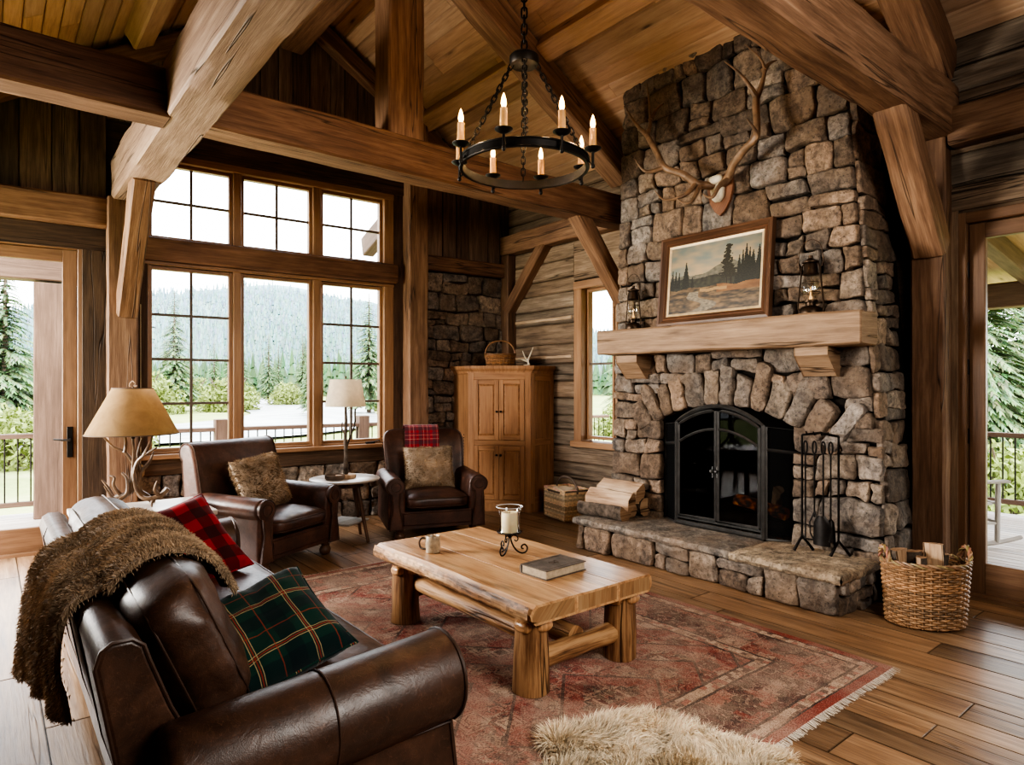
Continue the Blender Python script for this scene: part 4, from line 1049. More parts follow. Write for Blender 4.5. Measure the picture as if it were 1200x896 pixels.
# antlers on the chimney
am = thing('antler_trophy', 'large branching antlers with white skull plate on a wooden shield above the painting', 'antler mount', (4.86, 3.16, 3.15))
mb = MB(); sh = [(-.115, .12), (-.07, .145), (0, .13), (.07, .145), (.115, .12), (.125, .02), (.10, -.09), (.05, -.17), (0, -.21), (-.05, -.17), (-.10, -.09), (-.125, .02)]
mb.prism(sh[::-1], lambda a, b, t: V((4.845 - t - (b + .2) * -.02, 3.155 + a, 3.16 + b)), .035, .008, sm=False, nr=2); mb.build('shield_plaque', m_plaque, am)
mb = MB(); mb.sell((4.80, 3.165, 3.165), (.03, .062, .10), 3.5, 2.4, n=8, wr=.008); mb.sell((4.785, 3.165, 3.25), (.045, .075, .04), 3, 2.2, n=7, wr=.006); mb.build('skull_plate', m_bone, am)
LA = {'beamL': [(4.80, 3.19, 3.205), (4.72, 3.25, 3.215), (4.66, 3.281, 3.224), (4.6, 3.364, 3.308), (4.54, 3.515, 3.397), (4.55, 3.613, 3.563), (4.6, 3.758, 3.766)],
 'L1': [(4.6, 3.758, 3.766), (4.57, 3.878, 3.909), (4.56, 3.977, 4.082)], 'L2': [(4.6, 3.751, 3.763), (4.66, 3.767, 3.934), (4.7, 3.84, 4.285)],
 'L3': [(4.66, 3.767, 3.915), (4.74, 3.764, 4.031), (4.8, 3.728, 4.092)], 'L4': [(4.54, 3.515, 3.397), (4.44, 3.639, 3.372), (4.4, 3.729, 3.497)],
 'L5': [(4.66, 3.281, 3.224), (4.54, 3.32, 3.108), (4.46, 3.453, 3.089), (4.42, 3.528, 3.178)], 'L6': [(4.68, 3.264, 3.207), (4.56, 3.251, 3.053), (4.52, 3.306, 3.04), (4.5, 3.354, 3.082)],
 'beamR': [(4.80, 3.12, 3.21), (4.74, 3.023, 3.232), (4.68, 2.937, 3.3), (4.62, 2.807, 3.367), (4.58, 2.698, 3.407), (4.58, 2.677, 3.481), (4.6, 2.696, 3.605), (4.62, 2.707, 3.744)],
 'R1': [(4.58, 2.698, 3.407), (4.56, 2.657, 3.419), (4.5, 2.665, 3.473), (4.46, 2.689, 3.526)], 'R2': [(4.62, 2.707, 3.744), (4.58, 2.747, 3.844), (4.55, 2.819, 3.959), (4.54, 2.933, 4.082)],
 'R3': [(4.62, 2.707, 3.728), (4.65, 2.678, 3.839), (4.67, 2.668, 3.963), (4.66, 2.706, 4.064), (4.66, 2.828, 4.215)], 'R4': [(4.67, 2.673, 3.949), (4.74, 2.664, 4.024), (4.82, 2.648, 4.068)],
 'R5': [(4.74, 3.023, 3.215), (4.64, 3.046, 3.141), (4.58, 3.064, 3.049), (4.55, 3.103, 3.052), (4.53, 3.123, 3.078)]}
for side, keys in (('L', ('beamL', 'L1', 'L2', 'L3', 'L4', 'L5', 'L6')), ('R', ('beamR', 'R1', 'R2', 'R3', 'R4', 'R5'))):
    mb = MB()
    for k in keys:
        p = smooth_path(LA[k], 6); n = len(p) - 1
        r0, r1 = (.036, .026) if k.startswith('beam') else (.026, .004)
        mb.tube(p, [lerp(r0, r1, (i / n) ** .8) for i in range(n + 1)], 10, wob=.12)
    mb.build('antler_beam', m_antler_tip, am)

# ================================================================== SEATING
def pillow(name, label, cat, c, sx, sy, th, rot, mat, group=None, seed=1, furry=None, wr=.012):
    c = V(c); o = thing(name, label, cat, c, group=group); mb = MB(); N = 22
    def f(sgn):
        def g(u, v):
            a, b = u * 2 - 1, v * 2 - 1
            x = sx * a * (1 - .075 * (1 - b * b)); y = sy * b * (1 - .075 * (1 - a * a))
            h = th * max(0, (1 - a ** 4) * (1 - b ** 4)) ** .48 * (1 + .12 * NZ.noise(V((a * 1.3, b * 1.3, seed))))
            e = min(1, (1 - max(abs(a), abs(b))) * 6)
            h += (NZ.noise(V((a * 3.1, b * 3.1, seed + 9))) * wr + NZ.noise(V((a * 6, b * 6, seed + 3))) * wr * .4) * e
            return c + rot @ V((x, y, sgn * h))
        return g
    uvf = lambda u, v: (u * 2 * sx + seed * .031, v * 2 * sy + seed * .047)
    mb.grid(f(1), N, N, uvfn=uvf); k = len(mb.f)
    b = MB(); b.grid(f(-1), N, N, uvfn=uvf)
    base = mb.add(b.v)
    for ff, uv in zip(b.f, b.uv): mb.face(tuple(base + i for i in reversed(ff)), list(reversed(uv)), (1, 1, 1), True)
    if furry:
        mb.build('cushion_body', furry[0], o, weld=.0015)
        fm = MB(); fur(fm, tris_of(mb), furry[1], furry[2], furry[3], furry[4], (0, 0, -.35), .55, seed); fm.build('fur', furry[0], o)
    else:
        mb.build('cushion_cover', mat, o, weld=.0015)
        e = MB(); pts = []
        for a, bb in [(t, -1) for t in [i / 10 - 1 for i in range(20)]] + [(1, t) for t in [i / 10 - 1 for i in range(20)]] + [(1 - t, 1) for t in [i / 10 for i in range(20)]] + [(-1, 1 - t) for t in [i / 10 for i in range(20)]]:
            pts.append(f(1)((a + 1) / 2, (bb + 1) / 2))
        e.tube(pts, .005, 6, closed=True); e.build('piping', mat, o)
    return o
def frame_from(x, z):
    """rotation whose local x runs along x and local z (the thickness) along z"""
    z = V(z).normalized(); x = V(x); x = (x - z * x.dot(z)).normalized(); y = z.cross(x)
    return M((x, y, z)).transposed()

sofa = thing('leather_sofa', 'big worn brown leather rolled arm sofa facing the fireplace', 'sofa', (.75, 3.2, 0))
prof = [(.37, .09), (.62, .09), (.50, .40), (.405, .60), (.352, .745), (.338, .79), (.31, .812), (.262, .812), (.236, .795), (.222, .75), (.285, .40)]
mb = MB(); mb.prism(prof, lambda a, b, t: V((a, 2.03 + t, b)), 2.36, .012, nr=2); bf = mb.build('back_frame', m_leather, sofa)
mb = MB(); mb.tube([V((a, 2.032, b)) for a, b in prof], .006, 6, closed=True); mb.build('piping', m_pipe, bf)
for y in (2.42, 2.95, 3.48, 4.0): mb = MB(); mb.tube([V((a, y, b)) for a, b in ((.37, .10), (.284, .40), (.221, .75), (.236, .796))], .0035, 6); mb.build('seam', m_pipe, bf)
mb = MB(); mb.box((.80, 3.2, .20), (.92, 2.5, .22), ch=.02); mb.build('base_frame', m_leather, sofa)
armp = [(-.135, .09), (.105, .09), (.10, .20), (.07, .34), (.075, .36)] + arc((.015, .49), .15, -radians(58), pi, 16)
for nm_, fy in (('near', lambda a: 1.945 - a), ('far', lambda a: 4.455 + a)):
    mb = MB(); mb.prism(armp, lambda a, b, t: V((.36 + t, fy(a), b + (t / .91 * .06 - .05) * min(1, b / .4))), .91, .035, nr=4); ao = mb.build('rolled_arm', m_leather, sofa)
    s = MB(); inset = [(a, b) for a, b in armp]
    for xx, rr_ in ((.80, .0035),):
        s.tube([V((xx, fy(a * 1.004), b + .002 - .02 * min(1, b / .4))) for a, b in armp[3:]], rr_, 6)
    s.tube([V((1.245, fy(a), b + .008 * min(1, b / .4))) for a, b in armp], .0065, 8, closed=True)
    s.tube([V((x, fy(.076), .352)) for x in (.40, .8, 1.24)], .005, 6)
    s.build('seam', m_pipe, ao)
for i, yc in enumerate((2.645, 3.755)):
    mb = MB(); mb.sell((.92, yc, .385), (.365, .552, .095), 7, 3.0, n=18, bulge=.22, wr=.012, seed=i + 3); co = mb.build('seat_cushion', m_leather, sofa)
    s = MB(); q = []
    for k in range(60):
        a = 2 * pi * k / 60; ca, sa = cos(a), sin(a); m = (abs(ca) ** 7 + abs(sa) ** 7) ** (1 / 7)
        q.append(V((.92 + .362 * ca / m, yc + .55 * sa / m, .425)))
    s.tube(q, .006, 6, closed=True); s.build('piping', m_pipe, co)
    t = radians(23); rot = M(((0, -sin(t), cos(t)), (1, 0, 0), (0, cos(t), sin(t))))
    mb = MB(); c = V((.51, yc, .672)); half = V((.545, .255, .15))
    mb.sell(c, half, 5.5, 2.6, rot=rot, n=20, bulge=.10, wr=.022, seed=i + 6); co = mb.build('back_cushion', m_leather, sofa)
    s = MB()
    for zz in (.075, -.075):
        q = []
        for k in range(64):
            a = 2 * pi * k / 64; ca, sa = cos(a), sin(a); m = (abs(ca) ** 5.5 + abs(sa) ** 5.5) ** (1 / 5.5)
            f = (1 - (abs(zz) / (.15 * 1.04)) ** 2.6) ** (1 / 2.6)
            q.append(c + rot @ V((half.x * ca / m * f * 1.012, half.y * sa / m * f * 1.012, zz)))
        s.tube(q, .004, 6, closed=True)
    s.build('seam', m_pipe, co)
for x in (.42, 1.18):
    for y in (1.95, 4.45):
        mb = MB(); mb.lathe([(.03, 0), (.042, .02), (.045, .06), (.035, .10)], (x, y, 0 if not (x > .9) else .011), 16); mb.build('foot', m_bark2, sofa)

# fur throw over the sofa back
th = thing('fur_throw', 'shaggy taupe fur throw draped over the sofa back', 'throw blanket', (.4, 3.1, .34))
tq = radians(23)
def cush(y, z): return (.51 - sin(tq) * y + cos(tq) * z, 0, .672 + cos(tq) * y + sin(tq) * z)
path = smooth_path([cush(-.02, .195), cush(.10, .188), cush(.185, .155), cush(.245, .08), cush(.262, -.01), cush(.24, -.09), (.325, 0, .845), (.275, 0, .822), (.222, 0, .785), (.205, 0, .70), (.205, 0, .58), (.215, 0, .50), (.225, 0, .40)], 5)
NP = len(path) - 1
def thr(u, v, off=0.0):
    i = min(int(u * NP), NP - 1); p = path[i].lerp(path[i + 1], u * NP - i)
    tg = (path[i + 1] - path[i]).normalized(); nr = V((tg.z, 0, -tg.x))
    yn = lerp(2.52, 2.40, min(1, u / .35)) if u < .35 else lerp(2.40, 2.57, ((u - .35) / .65) ** .8)
    yf = lerp(3.22, 3.36, min(1, u * 2)) + .06 * max(0, u - .6) / .4
    y = lerp(yn, yf, v) + NZ.noise(V((u * 5, v * 2, 4))) * .03 * (1 if v in (0, 1) else .5)
    fold = sin(v * 20 + NZ.noise(V((u * 2.5, v * 2, 1))) * 5) * .5 + NZ.noise(V((v * 9, u * 2.5, 8))) * .9
    d = .018 + (.016 + .016 * max(0, u - .45)) * (fold + .9)
    h = max(0, u - .62) / .38; q = p + nr * (d + off); return V((q.x - .085 * h * v, y, q.z - .08 * h * v + .03 * h * NZ.noise(V((v * 4, 1, 2)))))
mb = MB(); NU, NV = 64, 40
rg = [[thr(i / NU, j / NV) for j in range(NV + 1)] + [thr(i / NU, 1 - j / NV, -.018) for j in range(NV + 1)] for i in range(NU + 1)]
def furc(base, var):
    def f(p, rr):
        k = 1 + NZ.noise(p * 6) * var + rr.uniform(-.25, .25); return tuple(max(.02, x * k) for x in base)
    return f
mb.rings(rg, (.62, .58, .52), True); mb.build('fleece', m_fur_t, th)
tr = tris_of(mb); cen_ = [sum(r, V()) / len(r) for r in rg]
g = MB(); g.grid(lambda u, v: thr(u, v), NU, NV); t2 = tris_of(g); ctr = V((.45, 3.1, .6)); tr = [(a, b, c, n if n.dot((a - ctr)) > 0 else -n) for a, b, c, n in t2]
for sgn, v_ in ((-1, 0.0), (1, 1.0)):
    for i in range(NU):
        a, b, c = thr(i / NU, v_), thr((i + 1) / NU, v_), thr(i / NU, v_, -.03); nn = V((0, sgn, 0)); tr += [(a, b, c, nn)] * 2
for j in range(NV): a, b, c = thr(1, j / NV), thr(1, (j + 1) / NV), thr(1, j / NV, -.03); tr += [(a, b, c, V((0, 0, -1)))]
fm = MB(); fur(fm, tr, 34000, .016, .0014, furc((.95, .90, .80), .5), (0, 0, -.45), .5, 5); fm.build('fur', m_fur_t, th)

pillow('plaid_cushion', 'red and black checked cushion by the far sofa arm', 'cushion', (.81, 3.82, .645), .27, .27, .085, frame_from((.468, .149, .09), (.05, -.70, .71)), m_buffalo, 'cushions on the sofa', 2)
pillow('plaid_cushion', 'dark green tartan cushion in the corner of the sofa', 'cushion', (.79, 2.43, .59), .255, .23, .10, frame_from((.92, .20, -.06), (-.20, -.46, .84)), m_tartan, 'cushions on the sofa', 5, wr=.02)

def club_chair(name, label, loc, rz, style):
    ch = thing(name, label, 'armchair', loc, rz)
    B = lambda mb, n, m=m_leather2, p=None, weld=0: mb.build(n, m, p or ch, world=False, weld=weld)
    mb = MB(); mb.box((0, .0, .205), (.76, .80, .17), ch=.018); B(mb, 'base_frame')
    mb = MB(); mb.box((0, -.405, .215), (.62, .02, .12), ch=.008); B(mb, 'front_rail')
    mb = MB(); mb.sell((0, -.09, .375), (.295, .365, .088), 7, 3.2, n=16, bulge=.22, wr=.008, seed=style); co = B(mb, 'seat_cushion')
    s = MB()
    for z in (.415, .335):
        q = []
        for k in range(50):
            a = 2 * pi * k / 50; ca, sa = cos(a), sin(a); m = (abs(ca) ** 7 + abs(sa) ** 7) ** (1 / 7); q.append(V((.293 * ca / m, -.09 + .363 * sa / m, z)))
        s = MB(); s.tube(q, .005, 6, closed=True); B(s, 'piping', m_pipe, co)
    ap = [(-.085, .12), (.075, .12), (.072, .38), (.065, .46)] + arc((.012, .535), .088, -radians(45), pi - .25, 14) + [(-.085, .44)]
    for sg in (-1, 1):
        mb = MB(); mb.prism(ap, lambda a, b, t: V((sg * (.375 + a), -.40 + t, b + .02 * (t / .75))), .74, .025, nr=3); ao = B(mb, 'rolled_arm')
        pn = arc((.008, .537), .080, -radians(62), pi + radians(62), 18) + [(-.030, .42), (-.024, .34), (-.045, .22), (-.055, .12), (.062, .12), (.052, .22), (.034, .34), (.044, .42)]
        mb = MB(); mb.prism(pn, lambda a, b, t: V((sg * (.375 + a), -.425 + t, b)), .04, .012, nr=2); po = B(mb, 'arm_front', m_leather2, ao)
        s = MB(); s.tube([V((sg * (.375 + a), -.421, b)) for a, b in pn], .006, 6, closed=True); B(s, 'piping', m_pipe, ao)
        s = MB(); s.tube([V((sg * (.383 + .045 * cos(t)), -.428, .537 + .045 * sin(t))) for t in [2 * pi * i / 20 for i in range(20)]], .005, 6, closed=True)
        B(s, 'scroll_piping', m_pipe, ao)
    if style == 1:       # back with a rolled-over top
        bp = [(.16, .16), (.40, .16), (.425, .50), (.445, .80), (.45, .86)] + arc((.395, .955), .085, -radians(52), pi * .93, 14) + [(.285, .88), (.235, .62), (.19, .40)]
        mb = MB(); mb.prism(bp, lambda a, b, t: V((-.43 + t, a, b)), .86, .03, nr=3); bo = B(mb, 'backrest')
        for x in (-.415, .415): s = MB(); s.tube([V((x, a, b)) for a, b in bp], .007, 6, closed=True); B(s, 'piping', m_pipe, bo)
    else:                # tall rounded back with slight wings
        mb = MB(); t = radians(10)
        def fn(q): return V((q.x * (1 + .06 * q.y / .40), q.y, q.z + .11 * (q.x / .40) ** 4 + (.04 * max(0, q.y) ** 2 / .16) * -1))
        mb.sell((0, .33, .62), (.385, .44, .085), 7, 3, rot=M.Rotation(radians(90) - t, 3, 'X'), n=18, fn=fn); bo = B(mb, 'backrest')
        s = MB()
        q = []
        for k in range(60):
            a = 2 * pi * k / 60; ca, sa = cos(a), sin(a); m = (abs(ca) ** 7 + abs(sa) ** 7) ** (1 / 7); qq = fn(V((.385 * ca / m * .985, .44 * sa / m * .985, .055)))
            q.append(V((0, .33, .62)) + M.Rotation(radians(90) - t, 3, 'X') @ qq)
        s.tube(q, .006, 6, closed=True)
        B(s, 'piping', m_pipe, bo)
        for sg in (-1, 1):
            for k in range(14):
                nh = MB(); z = .56 + k * .032
                nh.sell((sg * (.395 + (z - .62) * .05), .235 + (z - .62) * .17, z), (.006, .007, .007), 2, 2, n=3)
                if k == 0: acc = nh
                else:
                    b = acc.add(nh.v)
                    for ff in nh.f: acc.face(tuple(b + i for i in ff), None, (1, 1, 1), True)
            B(acc, 'nail_stud_trim', m_bronze, bo)
    for x in (-.34, .34):
        mb = MB(); mb.lathe([(.0, 0), (.026, .002), (.045, .02), (.05, .05), (.04, .075), (.028, .085), (.036, .095), (.036, .125)], (x, -.35, .0), 18); B(mb, 'bun_foot', m_dark)
        mb = MB(); mb.beam((x * .95, .35, .0), (x * .95, .33, .13), .045, .045, (0, 1, 0)); B(mb, 'back_foot', m_dark)
    ch.scale = (1.09, 1, 1); return ch
C1 = V((1.875, 5.73, 0)); A1 = atan2(.48, .88)
club_chair('club_armchair', 'dark leather club armchair with rolled back and brown fur cushion, by the antler lamp', C1, A1, 1)
C2 = V((3.60, 5.82, 0)); A2 = atan2(-.33, .92)
club_chair('club_armchair', 'dark leather armchair with red plaid throw over its tall back, near the cupboard', C2, A2, 2)
def in_chair(C, A, p): return C + M.Rotation(A, 3, 'Z') @ V(p)
def dirc(A, p): return M.Rotation(A, 3, 'Z') @ V(p)
brown = (m_fur_p, 9000, .034, .0017, furc((.88, .78, .66), .55))
taup = (m_fur_p, 9000, .026, .0017, furc((.92, .82, .68), .6))
pillow('fur_cushion', 'brown fur cushion propped in the armchair with the rolled back', 'cushion', in_chair(C1, A1, (-.04, .0, .685)), .265, .235, .08, frame_from(dirc(A1, (1, 0, .12)), dirc(A1, (.02, -1, .38))), m_fur_p, 'fur cushions', 3, furry=brown)
pillow('fur_cushion', 'grey-brown fur cushion propped in the armchair with the plaid throw', 'cushion', in_chair(C2, A2, (-.0, .01, .665)), .26, .225, .08, frame_from(dirc(A2, (1, 0, 0)), dirc(A2, (0, -1, .34))), m_fur_p, 'fur cushions', 4, furry=taup)
# plaid throw over the second chair
tt = thing('plaid_throw', 'red plaid wool throw hanging over the tall chair back', 'throw blanket', in_chair(C2, A2, (0, .3, .6)))
pth = smooth_path([(0, .17, .60), (0, .205, .75), (0, .235, .90), (0, .265, 1.02), (0, .325, 1.083), (0, .41, 1.085), (0, .495, 1.03), (0, .51, .90), (0, .49, .75)], 5)
mb = MB(); n = len(pth) - 1; lens = [0]
for a, b in zip(pth, pth[1:]): lens.append(lens[-1] + (b - a).length)
def plf(u, v, off=0):
    i = min(int(u * n), n - 1); p = pth[i].lerp(pth[i + 1], u * n - i); x = lerp(-.21, .16, v) + .03 * (u - .4) 
    tg = (pth[i + 1] - pth[i]).normalized(); nr = V((0, -tg.z, tg.y))
    return in_chair(C2, A2, V((x, p.y, p.z)) + nr * (.004 + off + NZ.noise(V((v * 5, u * 3, 2))) * .006))
rg = [[plf(i / 40, j / 16) for j in range(17)] + [plf(i / 40, 1 - j / 16, -.006) for j in range(17)] for i in range(41)]
mb.rings(rg, (1, 1, 1), True, uo=(0, 0)); mb.build('wool_cloth', m_redplaid, tt)

# ================================================================== TABLES
ct = thing('coffee_table', 'rustic pine slab coffee table on peeled log legs', 'coffee table', (2.43, 3.10, .012))
mb = MB(); x0, x1, y0, y1 = 1.985, 2.86, 2.305, 3.89
W3 = [(x0, 2.28), (2.28, 2.59), (2.59, x1)]
for i, (a, b) in enumerate(W3):
    N = 26; rg = []; c = shade(.92, 1.08, .04); L = y1 - y0
    for k in range(N + 3):
        t = min(max((k - 1) / N, 0), 1); y = y0 + t * L; e = .012 if k in (0, N + 2) else 0
        w0 = NZ.noise(V((y * 2.6, 1.3, i))) * .018 + NZ.noise(V((y * 9, 1.3, i))) * .006 if i == 0 else 0; w1 = NZ.noise(V((y * 2.6, 5.3, i))) * .014 if i == 2 else 0
        A, B_ = a + .0006 + w0 + e, b - .0006 + w1 - e; zt, zb = .472 - e, .375 + e
        if i == 0: ring = [(A + .035, zt), (A + .012, zt - .014), (A - .006, zt - .04), (A + .002, zt - .07), (A + .03, zb), (B_, zb), (B_, zt - .002), (B_ - .003, zt)]
        elif i == 2: ring = [(A + .003, zt), (A, zt - .002), (A, zb), (B_ - .025, zb), (B_ - .004, zt - .07), (B_, zt - .045), (B_ - .004, zt - .02), (B_ - .02, zt)]
        else: ring = [(A + .003, zt), (A, zt - .002), (A, zb), ((A + B_) / 2, zb), (B_, zb), (B_, zt - .002), (B_ - .003, zt), ((A + B_) / 2, zt)]
        rg.append([V((p, y, z)) for p, z in ring])
    mb.rings(rg, c, False, capcol=tuple(q * .62 for q in c))
mb.build('slab_top', m_pine, ct)
mb = MB(); N = 40   # bark-scarred live edge
def le(u, v):
    y = lerp(y0 + .01, y1 - .01, u); a = lerp(.18, 1.0, v)
    w = NZ.noise(V((y * 2.6, 1.3, 0))) * .018 + NZ.noise(V((y * 9, 1.3, 0))) * .006
    x = x0 + w - .012 * sin(pi * v) - .004 + .036 * max(0, v - .72) / .28 + NZ.noise(V((y * 14, v * 5, 2))) * .006; z = .468 - .093 * v
    return V((x, y, z))
mb.grid(le, 60, 8, lambda u, v: shade(.6, 1.3, .05), uvfn=lambda u, v: (u * 1.5, v * .1)); mb.build('live_edge', m_peel, ct)
for (x, y) in ((2.085, 2.425), (2.735, 2.425), (2.085, 3.66), (2.735, 3.66)):
    mb = MB(); n = 10; rg = []
    for k in range(n + 1):
        t = k / n; r = .093 - .012 * t
        rg.append([V((x + r * cos(a) * (1 + .10 * NZ.noise(V((cos(a) * 2, sin(a) * 2, t * 2 + x * 3 + y)))), y + r * sin(a) * (1 + .10 * NZ.noise(V((cos(a) * 2, sin(a) * 2, t * 2 + 5 + x * 3 + y)))), .0125 + t * .365)) for a in [2 * pi * i / 20 for i in range(20)]])
    mb.rings(rg, (.74, .68, .62), True); lo = mb.build('log_leg', m_peel, ct)
    mb = MB(); mb.sell((x - .07, y - .02, .345), (.03, .05, .03), 3, 2.2, n=6, wr=.004); mb.sell((x + .02, y - .07, .345), (.05, .03, .03), 3, 2.2, n=6, wr=.004); mb.build('tenon_cap', m_pine, lo)
for x in (2.735, 2.085)[:0]: pass
for p0, p1, r in (((2.085, 2.43, .155), (2.735, 2.43, .155), .055), ((2.085, 3.66, .20), (2.735, 3.66, .20), .050), ((2.40, 2.43, .20), (2.40, 3.66, .20), .055), ((2.14, 2.50, .255), (2.14, 3.6, .255), .048)):
    mb = MB(); p0, p1 = V(p0), V(p1); mb.tube([p0.lerp(p1, i / 10) for i in range(11)], [r * (1 + .06 * sin(i * 1.7)) for i in range(11)], 14, (.85, .8, .72), wob=.12); mb.build('log_stretcher', m_peel, ct)

# things on the coffee table
TZ = .4725
mg = thing('mug', 'speckled brown stoneware mug on the coffee table', 'mug', (2.165, 3.46, TZ))
mb = MB(); mb.lathe([(.040, 0), (.044, .004), (.046, .05), (.045, .10), (.043, .104), (.040, .10), (.040, .012), (.0, .010)], (2.165, 3.46, TZ), 28); mb.build('cup', m_ceramic, mg)
mb = MB(); hd = V((-.85, .50, 0)).normalized(); mb.tube(smooth_path([V((2.165, 3.46, TZ)) + hd * r + V((0, 0, z)) for r, z in ((.042, .088), (.068, .09), (.083, .065), (.074, .03), (.043, .02))], 5), .006, 8); mb.build('handle', m_mugrim, mg)
bk = thing('book', 'thick old cloth-bound book lying on the coffee table', 'book', (2.463, 2.672, TZ), radians(3))
for z, n_ in ((.003, 'cover'), (.049, 'cover')):
    mb = MB(); mb.box((0, 0, z), (.315, .205, .005), ch=.0015); mb.build(n_, m_bookcover, bk, world=False)
mb = MB(); mb.box((-.002, -.003, .026), (.303, .190, .041), ch=.002); mb.build('page_block', m_paper, bk, world=False)
mb = MB(); mb.prism([(.100, .001), (.108, .012), (.110, .026), (.108, .040), (.100, .051), (.096, .040), (.096, .012)], lambda a, b, t: V((-.157 + t, a, b)), .315); mb.build('spine', m_bookcover, bk, world=False)
mb = MB(); 
for s_ in (1, -1): mb.tube(smooth_path([(-.05 + .03 * cos(t) * s_ + .05, .02 * sin(t * 2), .0518) for t in [i * .5 for i in range(13)]], 3), .0016, 4)
mb.tube([(-.13, -.08, .0517), (.13, -.08, .0517), (.13, .08, .0517), (-.13, .08, .0517)], .0012, 4, closed=True); mb.build('cover_tooling', m_mugrim, bk, world=False)
cs = V((2.515, 3.13, TZ)); ch = thing('candle_holder', 'black scrolled iron candle stand with glass hurricane on the coffee table', 'candle holder', cs)
mb = MB()
for k in range(3):
    a = radians(-40 + 120 * k); d = V((cos(a), sin(a), 0))
    sp = [(0.006, .128), (.010, .08), (.035, .03), (.070, .006), (.100, .012), (.110, .038), (.095, .058), (.076, .050), (.076, .034), (.088, .032)]
    mb.tube(smooth_path([cs + d * r + V((0, 0, z)) for r, z in sp], 4), .005, 6)
    sp = [(.008, .10), (.022, .115), (.045, .11), (.052, .09), (.040, .078), (.030, .088)]
    mb.tube(smooth_path([cs + d * r + V((0, 0, z)) for r, z in sp], 4), .004, 6)
mb.build('scroll_base', m_iron, ch)
mb = MB(); mb.lathe([(.0, .124), (.05, .126), (.078, .132), (.080, .138), (.072, .138), (.0, .134)], cs, 28); mb.build('dish', m_iron, ch)
mb = MB(); mb.lathe([(.068, .139), (.062, .16), (.060, .20), (.064, .25), (.076, .285), (.082, .292)], cs, 32, cap=False); hg = mb.build('hurricane_glass', m_lglass, ch)
mb = MB(); mb.tube([cs + V((.082 * cos(t), .082 * sin(t), .292)) for t in [2 * pi * i / 40 for i in range(40)]], .0028, 6, closed=True); mb.build('glass_rim', m_rim, hg)
cd = thing('pillar_candle', 'ivory pillar candle inside the glass hurricane', 'candle', cs + V((0, 0, .136)))
mb = MB(); mb.lathe([(.049, .0), (.050, .003), (.050, .118), (.047, .122), (.042, .116), (.0, .112)], cs + V((0, 0, .136)), 28); mb.build('wax', m_wax, cd)
mb = MB(); mb.tube([cs + V((0, 0, .245)), cs + V((.002, 0, .262))], .0015, 5); mb.build('wick', m_char, cd)

# round side table with the branch lamp
st = V((2.74, 6.0, 0)); o = thing('side_table', 'small round side table with pale top and splayed legs between the armchairs', 'side table', st)
mb = MB(); mb.lathe([(.0, .585), (.30, .585), (.335, .595), (.338, .608), (.330, .613), (.0, .613)], st, 44); mb.build('round_top', m_white, o)
mb = MB(); mb.lathe([(.17, .53), (.18, .53), (.18, .586), (.17, .586)], st, 30); mb.build('apron', m_dark, o)
for k in range(4):
    a = radians(-60 + 90 * k); d = V((cos(a), sin(a), 0)); mb = MB(); mb.tube([st + d * .14 + V((0, 0, .585)), st + d * .20 + V((0, 0, .3)), st + d * .27], [.022, .018, .015], 10, wob=.15); mb.build('splayed_leg', m_dark, o)
mb = MB(); mb.box(st + V((0, 0, .185)), (.34, .34, .018), radians(30)); mb.build('lower_shelf', m_greywood, o)
lb = lb0 = st + V((0, -.02, .614)); o = thing('table_lamp', 'branch stemmed table lamp with linen drum shade on the round side table', 'lamp', lb)
mb = MB(); mb.lathe([(.0, 0), (.095, 0), (.10, .006), (.10, .03), (.094, .036), (.0, .036)], lb, 26); mb.build('wood_slice_base', m_split, o)
mb = MB(); mb.tube([lb + V((x, 0, z)) for x, z in ((0, .03), (.006, .2), (-.004, .38), (.004, .55), (0, .70))], [.024, .020, .018, .015, .012], 10, wob=.25); mb.tube(smooth_path([lb + V((x, y, z)) for x, y, z in ((.01, 0, .30), (.05, -.01, .42), (.085, -.02, .52), (.09, -.02, .68))], 4), .009, 8, wob=.25); mb.tube([lb + V((-.005, 0, .40)), lb + V((-.04, 0, .5)), lb + V((-.035, 0, .55))], .006, 6); mb.build('branch_stem', m_bark, o)
mb = MB(); mb.lathe([(.195, .70), (.150, .965)], lb, 40, cap=False); mb.build('drum_shade', m_linen_sh, o)
mb = MB(); mb.lathe([(.0, .90), (.018, .89), (.03, .85), (.022, .80), (.014, .78), (.014, .70)], lb, 14); mb.tube([lb + V((0, 0, .90)), lb + V((0, 0, .985))], .004, 6); mb.sell(lb + V((0, 0, .99)), (.01, .01, .012), 2, 2, n=4); mb.build('bulb_and_finial', m_bronze, o)
c_ = st + V((-.13, -.06, .6135)); o = thing('dish', 'low round wooden dish beside the branch lamp', 'dish', c_)
mb = MB(); mb.lathe([(.0, 0), (.080, 0), (.092, .012), (.095, .045), (.088, .048), (.083, .016), (.0, .010)], c_, 30); mb.build('bowl', m_bark2, o)

# square end table with the antler lamp
et = V((.87, 5.32, 0)); o = thing('end_table', 'square end table with pale top behind the far sofa arm', 'end table', et)
mb = MB(); mb.box(et + V((0, 0, .605)), (.84, .74, .035), ch=.008); mb.build('table_top', m_white, o)
mb = MB(); 
for sx_, sy_, w_, h_ in ((0, -.33, .74, .02), (0, .33, .74, .02), (-.38, 0, .02, .64), (.38, 0, .02, .64)): mb.box(et + V((sx_, sy_, .54)), (w_, h_, .09), ch=.003)
mb.build('apron_frame', m_trim, o)
for sx_ in (-.37, .37):
    for sy_ in (-.32, .32): mb = MB(); mb.beam(et + V((sx_, sy_, 0)), et + V((sx_, sy_, .588)), .06, .06, (0, 1, 0)); mb.build('table_leg', m_trim, o)
al = V((.84, 5.50, .6225)); o = thing('antler_lamp', 'antler table lamp with wide parchment shade on the square end table', 'lamp', al)
